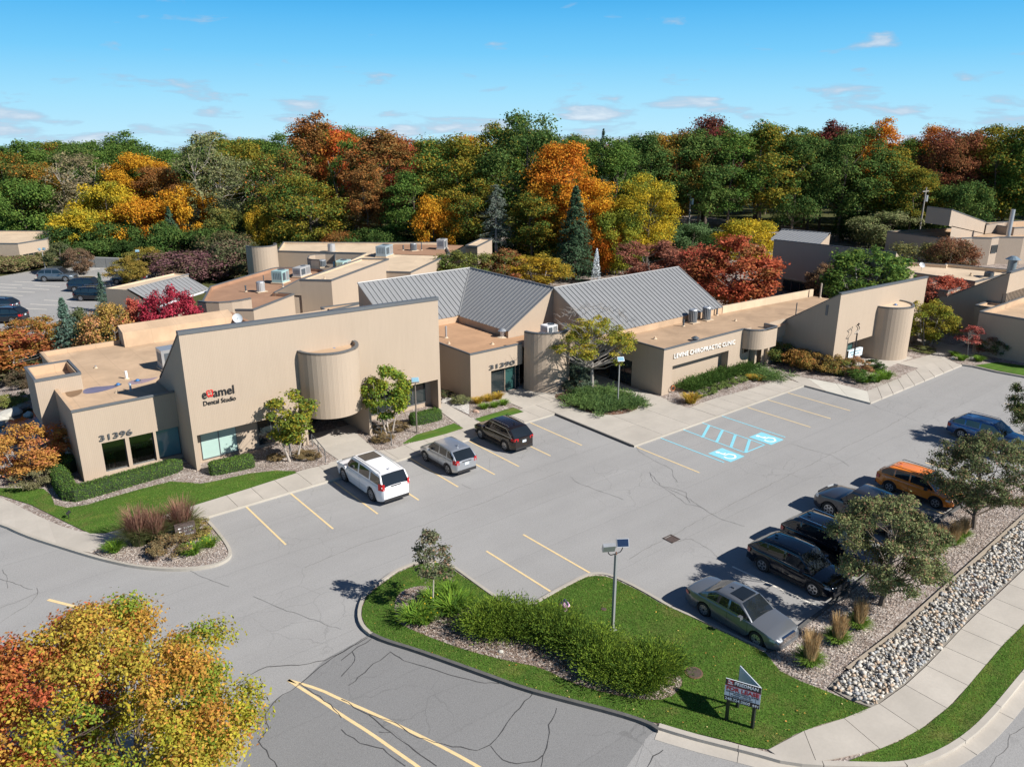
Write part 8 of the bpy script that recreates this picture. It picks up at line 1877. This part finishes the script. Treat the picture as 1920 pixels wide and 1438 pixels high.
hedge(zH([(1345, 302), (1450, 285), (1630, 245)]), .95, .75, 'trimmed hedge under the two pale studio windows', 602)
hedge(gps(z3([(715, 190), (800, 178), (905, 148)]), .13), .95, .8, 'trimmed hedge behind the bronze light pole', 603)
# junipers and yews
gj = leaf_mat((.030, .065, .010), (.12, .18, .02), (.17, .23, .028))
def juniper(seed, L, spread, roots, per, size, colr, droop=.15):
    rgn = np.random.default_rng(seed); rr = [(rgn.normal() * roots, rgn.normal() * roots, .1 + rgn.random() * L * .25) for _ in range(26)]
    return leafmesh('foliage', sprays(rgn, rr, L, spread, per, size, droop), colr)
JM = [juniper(700 + i, 1.6, .62, .30, 30, .12, gj) for i in range(3)]
spine = gps(z4b([(770, 655), (850, 625), (930, 605), (930, 660), (1010, 640), (1090, 655), (1170, 690), (1240, 735), (1320, 780), (1390, 830), (1440, 890), (1520, 890), (1610, 900), (1690, 910), (1740, 865)]), .13)
for i, p in enumerate(spine):
    plant('juniper_shrub', 'bushy bright green juniper in the long clump on the south island', 'juniper', (*p, .13), [('foliage', JM[i % 3])], 'junipers of the south island', random.uniform(0, 6), (.80, .80, .66 + .25 * random.random()))
for i, p in enumerate(gps(z4b([(1160, 640), (1680, 850), (1400, 770), (1620, 950)]), .13)):
    plant('juniper_shrub', 'bushy bright green juniper in the long clump on the south island', 'juniper', (*p, .13), [('foliage', JM[i % 3])], 'junipers of the south island', random.uniform(0, 6), (.8, .8, .7))
JL = [juniper(720 + i, .85, .82, .5, 30, .11, leaf_mat((.05, .10, .035), (.10, .165, .05), (.14, .20, .06)), .1) for i in range(2)]
for i, p in enumerate(gps(s5z([(960, 930), (1020, 900), (1010, 960), (1090, 895), (1090, 950), (1100, 985), (1170, 900), (1180, 960), (1170, 990), (1250, 920), (1260, 970), (1320, 960)]), .13)):
    plant('juniper_shrub', 'low spreading juniper in the round bed under the honey locust', 'juniper', (*p, .13), [('foliage', JL[i % 2])], 'low junipers of the round bed', random.uniform(0, 6), (.92, .92, .9))
JY = [juniper(740 + i, .8, .6, .3, 24, .11, leaf_mat((.025, .06, .012), (.04, .085, .016), (.07, .11, .02)), .1) for i in range(2)]
for i, p in enumerate(gps(r8b([(560, 905), (650, 875), (740, 845), (830, 815), (920, 780), (1010, 750), (1100, 720), (1180, 700)]), .13)):
    plant('yew_shrub', 'dark spreading yew in the row under the white lettering', 'yew', (*p, .13), [('foliage', JY[i % 2])], 'yews along the clinic wall', random.uniform(0, 6), 1.1)
for i, p in enumerate(gps(r8b([(1290, 715), (1370, 745), (1450, 775)]), .13)):
    plant('juniper_shrub', 'flat juniper at the end of the bed near the rounded canopy', 'juniper', (*p, .13), [('foliage', JL[i % 2])], 'flat junipers near the canopy', random.uniform(0, 6), (1.1, 1.1, .7))
# perennials and grasses
def tuft(seed, n, h, sp, w, colr, R0=.15, plume=None, extra=None):
    rgn = np.random.default_rng(seed); out = [('leaves', leafmesh('leaves', blades(rgn, n, h, sp, w, R0), colr))]
    if plume: out.append(('plumes', leafmesh('plumes', blades(rgn, plume[0], plume[1], plume[2], plume[3], R0 * .8, .15), plume[4])))
    if extra:
        P = np.stack([rgn.normal(size=extra[0]) * sp * .6, rgn.normal(size=extra[0]) * sp * .6, h * rgn.uniform(.8, 1.15, extra[0])], 1); out.append(('flowers', npmesh('flowers', leaf_quads(rgn, P, unit_rand(rgn, extra[0]), .07, .9), 4, extra[1], {'clump': rgn.random(extra[0]), 'tone': rgn.random(extra[0])})))
    return out
lily = leaf_mat((.07, .16, .018), (.11, .20, .022), (.17, .24, .03)); straw = leaf_mat((.36, .25, .13), (.44, .32, .18), (.30, .20, .10)); gg = leaf_mat((.10, .19, .03), (.15, .24, .04), (.2, .25, .08))
flw = leaf_mat((.65, .45, .02), (.70, .55, .04), None)
FT = tuft(800, 620, .55, .5, .035, gg, .22, (620, 1.35, .28, .030, straw))
for i, (p, s, lab) in enumerate([(z6b([(845, 385)])[0], 1.12, 'nearest feather reed grass clump with tan plumes by the street-side bed'), (z6b([(985, 275)])[0], 1.02, 'second feather reed grass clump with tan plumes'), (z6b([(1090, 200)])[0], 1.0, 'third feather reed grass clump, by the foot of the near pear tree'), (z5([(1500, 745)])[0], .95, 'feather reed grass clump right of the near pear crown'), (z5([(1575, 725)])[0], .95, 'feather reed grass clump left of the second pear trunk'), (z5([(1620, 690)])[0], .85, 'small feather reed grass clump beside the second pear trunk')]):
    plant('ornamental_grass', lab, 'ornamental grass', (*gp(*p, .13), .13), FT, None, i * 1.3, s)
PG = tuft(810, 700, 1.5, 1.0, .035, leaf_mat((.07, .10, .03), (.12, .13, .05), (.20, .17, .09)), .35, (600, 1.95, .75, .035, leaf_mat((.16, .07, .06), (.22, .13, .09), (.26, .18, .12))))
for i, (p, s, lab) in enumerate([(z1b([(900, 750)])[0], 1.08, 'big purple-plumed fountain grass, left one of the island'), (z1b([(1010, 740)])[0], .95, 'pale plumed fountain grass in the middle of the island'), (z1b([(1175, 690)])[0], 1.05, 'big dark-plumed fountain grass behind the brown sign')]):
    plant('ornamental_grass', lab, 'ornamental grass', (*gp(*p, .13), .13), PG, None, i * 1.9, s)
DL = tuft(820, 300, .62, .55, .05, lily, .25, None, (14, flw)); DL2 = tuft(821, 300, .62, .55, .05, lily, .25)
for i, (p, s, lab) in enumerate([(z1b([(735, 800)])[0], 1.0, 'bright green daylily clump at the west tip of the sign island'), (z1b([(1240, 815)])[0], 1.0, 'daylily clump with yellow flowers below the brown sign'), (z1b([(1350, 765)])[0], .9, 'daylily clump at the east side of the sign island'),
   (z4b([(395, 590)])[0], 1.35, 'large daylily clump left of the thin tree'), (z4b([(500, 490)])[0], 1.15, 'daylily clump behind the thin tree'), (z4b([(455, 600)])[0], 1.1, 'daylily clump right below the thin tree trunk'), (z4b([(600, 545)])[0], 1.45, 'large daylily clump right of the thin tree'), (z4b([(590, 450)])[0], 1.0, 'daylily clump at the back of the south island bed'), (z4b([(670, 510)])[0], 1.1, 'daylily clump nearest the left juniper'),
   (s5z([(370, 980)])[0], .8, 'left green daylily before the 31390 wall'), (s5z([(435, 970)])[0], .8, 'middle green daylily before the 31390 wall'), (s5z([(495, 955)])[0], .8, 'right green daylily before the 31390 wall'), (zr2([(800, 1150)])[0], 1.0, 'green tuft in front of the small red tree'), (zr2([(1015, 1160)])[0], 1.0, 'green tuft right of the small red tree'), (zr2([(715, 1100)])[0], .9, 'green tuft with white flowers by the east walk'), (r4b([(1560, 420)])[0], 1.3, 'green tuft at the tip of the tower bed'), (r4b([(1450, 450)])[0], 1.3, 'second green tuft along the tower bed edge'), (r4b([(1330, 460)])[0], 1.0, 'leafy green clump at the front of the tower bed')]):
    plant('daylily_clump', lab, 'daylily', (*gp(*p, .13), .13), DL if i in (1, 2, 5) else DL2, None, i * .9, s)
YD = tuft(830, 260, .55, .45, .05, leaf_mat((.40, .30, .04), (.34, .20, .04), (.30, .28, .04)), .22)
for i, (p, s, lab) in enumerate([(s5z([(330, 945)])[0], 1.1, 'yellowed daylily clump at the corner of the 31390 wall'), (s5z([(400, 930)])[0], 1.1, 'second yellowed clump along the 31390 wall'), (s5z([(460, 915)])[0], 1.1, 'third yellowed clump next to the 31390 door'), (r8b([(565, 1050)])[0], 1.6, 'yellow-green perennial clump at the near end of the clinic bed'), (r8b([(1250, 790)])[0], 1.0, 'yellow perennial at the far end of the clinic bed, left'), (r8b([(1340, 800)])[0], 1.0, 'yellow perennial at the far end of the clinic bed, right')]):
    plant('perennial_clump', lab, 'perennial', (*gp(*p, .13), .13), YD, None, i, s)
for i, p in enumerate(gps(r8b([(700, 980), (780, 950), (860, 915), (930, 890), (1000, 865), (1070, 835), (1140, 810)]), .13)):
    tree('tuft', p, .6, 1.1, leaf_mat((.09, .14, .035), (.13, .17, .05), None), 'small green perennial tuft in the front row of the clinic bed', 'front row tufts of the clinic bed', 'perennial', .13, 'perennial_tuft')
sh_or = leaf_mat((.26, .15, .04), (.20, .13, .04), (.34, .12, .05)); sh_br = leaf_mat((.14, .11, .06), (.18, .14, .07), (.2, .11, .05)); sh_gr = leaf_mat((.06, .10, .025), (.10, .13, .03), (.24, .15, .04))
for i, (p, H, W, colr, lab) in enumerate([(r4b([(430, 240)])[0], 1.9, 3.4, sh_gr, 'yellow-green bush in the corner by the rounded canopy'), (r4b([(600, 290)])[0], 1.8, 3.4, sh_or, 'orange-tinted bush beside the shaded tower wall, first'), (r4b([(760, 320)])[0], 1.7, 3.2, leaf_mat((.22, .15, .04), (.15, .14, .04), (.30, .14, .05)), 'brown-green bush beside the shaded tower wall, second'), (r4b([(900, 345)])[0], 1.6, 3.0, leaf_mat((.16, .13, .04), (.22, .15, .05), (.3, .16, .06)), 'brownish bush at the foot of the tower corner'), (r4b([(1080, 370)])[0], 1.3, 2.6, sh_gr, 'green-grey bush in front of the pale tenant board'), (r4b([(1230, 370)])[0], 1.5, 2.6, leaf_mat((.30, .15, .08), (.22, .13, .06), (.14, .12, .05)), 'pinkish orange bush right of the curled lamp post'), (r4b([(1290, 450)])[0], 1.1, 2.0, leaf_mat((.045, .10, .02), (.07, .13, .025), None), 'leafy green shrub at the front of the tower bed'), (r4b([(1400, 310)])[0], .9, 1.5, leaf_mat((.025, .05, .015), (.03, .06, .018), None), 'dark clipped globe shrub by the tower walk, left'), (r4b([(1480, 345)])[0], .8, 1.2, leaf_mat((.025, .06, .015), (.04, .08, .018), None), 'dark clipped globe shrub by the tower walk, right'),
   (z1b([(1120, 790)])[0], .8, 2.2, sh_br, 'brown fading perennial below the monument sign'), (z1b([(1250, 700)])[0], .8, 1.8, leaf_mat((.22, .16, .06), (.14, .14, .04), None), 'tan perennial right of the monument sign'), (z1b([(235, 375)])[0], 1.0, 2.4, leaf_mat((.12, .12, .06), (.16, .15, .08), None), 'grey-green shrub at the west end of the lawn'),
   (z3f([(890, 1125)])[0], .5, 1.4, sh_br, 'brownish tuft left of the entrance walk, larger'), (z3f([(945, 1135)])[0], .5, 1.2, sh_br, 'brownish tuft left of the entrance walk, near the rail'), (z3f([(700, 1140)])[0], .45, 1.2, sh_br, 'brownish tuft in front of the dark studio windows'), (z3f([(1405, 1020)])[0], .6, 1.5, sh_br, 'brownish tuft right of the right handrail'), (z3f([(1520, 945)])[0], .6, 1.5, sh_br, 'brownish tuft beside the greener maple'), (z3f([(1400, 960)])[0], .5, 1.2, sh_br, 'small brownish tuft at the studio base right of the door'),
   (s5z([(135, 905)])[0], .6, 1.3, leaf_mat((.05, .07, .03), (.09, .07, .04), None), 'dark low shrub at the end of the side walk'), (s5z([(212, 945)])[0], .7, 1.5, leaf_mat((.16, .17, .08), (.12, .14, .06), None), 'pale green mound shrub on the white gravel'), (s5z([(955, 800)])[0], 1.9, 2.0, leaf_mat((.08, .12, .09), (.10, .15, .11), None), 'blue-green shrub behind the honey locust, left'), (s5z([(1005, 850)])[0], 1.3, 1.8, leaf_mat((.08, .12, .09), (.10, .14, .10), None), 'lower blue-green shrub beside the locust trunk'), (s5z([(930, 860)])[0], .9, 1.6, leaf_mat((.07, .10, .07), (.10, .13, .09), None), 'small shrub by the foot of the half-round tower'),
   (zr2([(1160, 1080)])[0], 1.9, 3.0, leaf_mat((.06, .09, .03), (.14, .07, .05), None), 'green and maroon bush against the east box wall'), (zr2([(330, 1040)])[0], .4, 2.2, leaf_mat((.10, .12, .05), (.14, .14, .05), None), 'low yellowish ground cover on the mound by the yellow-green tree'),
   (zl([(190, 660)])[0], 1.4, 2.4, leaf_mat((.05, .05, .03), (.08, .06, .04), None), 'dark bush behind the overhanging box at the pond'), (zl([(20, 620)])[0], 1.5, 3.6, leaf_mat((.16, .12, .09), (.12, .14, .05), None), 'purple-tan grasses at the left picture edge'), (zl([(60, 790)])[0], .8, 3.0, leaf_mat((.20, .20, .06), (.15, .18, .05), None), 'yellow-green grasses above the pond boulders'), (zl([(480, 385)])[0], 1.2, 3.0, leaf_mat((.16, .12, .09), (.12, .12, .05), None), 'purple-brown grasses behind the low roof, left'), (zl([(570, 350)])[0], 1.3, 3.2, leaf_mat((.17, .12, .10), (.12, .12, .05), None), 'purple-brown grasses behind the low roof, right')]):
    tree('shrub', gp(*p, .13), H, W, colr, lab, None, 'shrub', .12, 'shrub')
for i in range(9):
    c = gp(*r6([(20 + i * 82, 640 - i * 17)])[0], .1); tree('bush%d' % (i % 2), c, 2.2, 6.5, leaf_mat((.12, .15, .05), (.18, .15, .08), (.22, .12, .09)), 'green and tan grass clump on the bank below the far west building', 'grass clumps on the west bank', 'grass clump', 0, 'grass_clump')

# ------------------------------------------------------------------ ground cover
rgn = np.random.default_rng(900)
gb = leaf_mat((.075, .15, .022), (.17, .22, .045), (.25, .23, .09), 1.0, .5)
def turf(poly, dens, h, nm, label):
    X, Y = scatter(poly, dens, rgn); n = len(X); a = rgn.uniform(0, 6.28, n); w = .013; hh = h * rgn.uniform(.5, 1.2, n); lx, ly = rgn.normal(size=n) * h * .45, rgn.normal(size=n) * h * .45
    V = np.empty((n, 3, 3)); V[:, 0] = np.stack([X - np.cos(a) * w, Y - np.sin(a) * w, np.full(n, .14)], 1); V[:, 1] = np.stack([X + np.cos(a) * w, Y + np.sin(a) * w, np.full(n, .14)], 1); V[:, 2] = np.stack([X + lx, Y + ly, .14 + hh], 1)
    cl = np.array([(mnoise.noise(Vector((x * .5, y * 1.6, 0))) + 1) / 2 for x, y in zip(X, Y)])
    o = link(nm, npmesh(nm, V, 3, gb, {'clump': np.clip(cl, 0, .99), 'tone': rgn.random(n)})); tag(o, label, 'grass', kind='stuff')
def sub(poly_px): return gps(poly_px, .13)
def in_bed_filter(poly, hole, dens, h, nm, label):
    X, Y = scatter(poly, dens, rgn); k = ~in_poly_np(X, Y, hole); X, Y = X[k], Y[k]; n = len(X)
    a = rgn.uniform(0, 6.28, n); w = .013; hh = h * rgn.uniform(.5, 1.2, n); lx, ly = rgn.normal(size=n) * h * .45, rgn.normal(size=n) * h * .45
    V = np.empty((n, 3, 3)); V[:, 0] = np.stack([X - np.cos(a) * w, Y - np.sin(a) * w, np.full(n, .14)], 1); V[:, 1] = np.stack([X + np.cos(a) * w, Y + np.sin(a) * w, np.full(n, .14)], 1); V[:, 2] = np.stack([X + lx, Y + ly, .14 + hh], 1)
    mp_ = [Vector((x * .35, y * 1.1, 0)) for x, y in zip(X, Y)]; cl = np.array([(mnoise.noise(v) + 1) / 2 for v in mp_])
    o = link(nm, npmesh(nm, V, 3, gb, {'clump': np.clip(cl, 0, .99), 'tone': rgn.random(n)})); tag(o, label, 'grass', kind='stuff')
in_bed_filter(LI, BI1, 620, .06, 'grass', 'short green mown grass of the south island lawn')
turf(LV, 620, .055, 'grass', 'short green mown grass of the strip between walk and street')
turf(L1, 330, .06, 'grass', 'short green mown grass of the west lawn')
# bark chips
def chips(poly, dens, nm, label, c, size=.06, avoid=None, z=.15):
    X, Y = scatter(poly, dens, rgn)
    if avoid: k = ~in_poly_np(X, Y, avoid); X, Y = X[k], Y[k]
    n = len(X); P = np.stack([X, Y, z + rgn.random(n) * .025], 1); N = unit_rand(rgn, n) * .6 + np.array([0, 0, 1.0]); N /= np.linalg.norm(N, axis=1, keepdims=True)
    o = link(nm, npmesh(nm, leaf_quads(rgn, P, N, size, .45), 4, c, {'clump': rgn.random(n), 'tone': rgn.random(n)})); tag(o, label, 'bark mulch', kind='stuff')
cg = leaf_mat((.26, .20, .17), (.40, .36, .33), (.55, .50, .47), 1, 0); cb = leaf_mat((.17, .12, .095), (.30, .25, .22), (.45, .40, .37), 1, 0)
RB = gps(z5([(690, 1262), (745, 1218), (820, 1155), (1000, 1018), (1090, 950), (1300, 785), (1500, 632), (1640, 542), (1920, 388)]), .13) + gps(z5([(1920, 595), (1700, 760), (1500, 900), (1300, 1075), (1150, 1210)]), .13) + gps(z6b([(1150, 322), (1035, 405), (930, 505), (800, 460), (700, 410)]), .13)
chips(RB, 260, 'bark_mulch', 'grey bark chips of the street-side bed under the pear trees', cg, .075)
chips(BI1, 260, 'bark_mulch', 'brown grey bark chips round the south island junipers', cb, .075, z=.152)
chips(ISL, 240, 'bark_mulch', 'grey bark chips of the monument sign island', cg, .07)
chips(B1, 150, 'bark_mulch', 'grey bark chips along the dental studio wall', cg, .075, L1); chips(B2, 150, 'bark_mulch', 'grey bark chips right of the studio entrance', cg, .075, L2)
fallen = leaf_mat((.45, .32, .06), (.40, .18, .05), (.5, .42, .2), 1, .2)
X, Y = scatter(LI, 1.3, rgn); P = np.stack([X, Y, np.full(len(X), .19)], 1); o = link('fallen_leaves', npmesh('fallen_leaves', leaf_quads(rgn, P, unit_rand(rgn, len(X)) * .3 + np.array([0, 0, 1.0]), .065, .8), 4, fallen, {'clump': rgn.random(len(X)), 'tone': rgn.random(len(X))})); tag(o, 'yellow fallen leaves scattered on the south lawn', 'fallen leaves', kind='stuff')
# river stones
SBp = gps(z6b([(960, 505), (1010, 450), (1048, 425), (1160, 335), (1290, 238), (1410, 128), (1540, 8), (1645, -85), (1900, -318), (2150, -545), (2150, -320), (1830, -18), (1635, 168), (1512, 298), (1412, 398), (1312, 488), (1235, 542), (1175, 590), (1150, 592), (1055, 560)]), .13)
sc_ = [leaf_mat((c, c * k, c * k2), (c, c * k, c * k2), None, 1, 0) for c, k, k2 in ()]
stone_m = []
for c_ in ((.44, .42, .38), (.36, .35, .33), (.50, .45, .38), (.42, .32, .23), (.30, .31, .32), (.54, .50, .44), (.36, .28, .22)): stone_m.append(simple('river stone %.2f' % c_[0], c_, .8, 0, .18, 8))
import bmesh as _bm2
stone_v = []
for i in range(6):
    bm = _bm2.new(); _bm2.ops.create_icosphere(bm, subdivisions=1, radius=.5); off = Vector(rgn.uniform(0, 30, 3)); sc = rgn.uniform(.7, 1.2, 3)
    for v in bm.verts: v.co *= 1 + .3 * mnoise.noise(v.co * 2 + off); v.co = Vector((v.co.x * sc[0] * 1.15, v.co.y * sc[1], v.co.z * .62))
    me = bpy.data.meshes.new('stone'); bm.to_mesh(me); bm.free(); me.polygons.foreach_set('use_smooth', [True] * len(me.polygons)); me.materials.append(stone_m[0]); stone_v.append(me)
X, Y = scatter(SBp, 95, rgn); dist = np.hypot(X, Y); order = np.argsort(dist); bedo = [o for o in bpy.data.objects if o.name.startswith('stone_bed')][0]
sz = .075 + .16 * rgn.random(len(X)) ** 1.8; BV = []; BF = []; BM_ = []
for r_i, i in enumerate(order):
    s = sz[i]; k = int(rgn.integers(0, 6)); mi = int(rgn.integers(0, 7)); rz = rgn.uniform(0, 6.28); z = .15 + s * .12 + rgn.random() * .07
    if r_i < 300:
        o = link('stone', stone_v[k], bedo, (float(X[i]), float(Y[i]), float(z)), rz, float(s)); o.material_slots[0].link = 'OBJECT'; o.material_slots[0].material = stone_m[mi]
    else:
        c, s2 = math.cos(rz), math.sin(rz); b0 = len(BV)
        for v in stone_v[k].vertices: BV.append((X[i] + (v.co.x * c - v.co.y * s2) * s, Y[i] + (v.co.x * s2 + v.co.y * c) * s, z + v.co.z * s))
        for f in stone_v[k].polygons: BF.append(tuple(b0 + q for q in f.vertices)); BM_.append(mi)
me = bpy.data.meshes.new('stones'); me.from_pydata(BV, [], BF); 
for m in stone_m: me.materials.append(m)
me.polygons.foreach_set('material_index', BM_); me.polygons.foreach_set('use_smooth', [True] * len(me.polygons)); o = link('stones', me, bedo); o['kind'] = 'stuff'
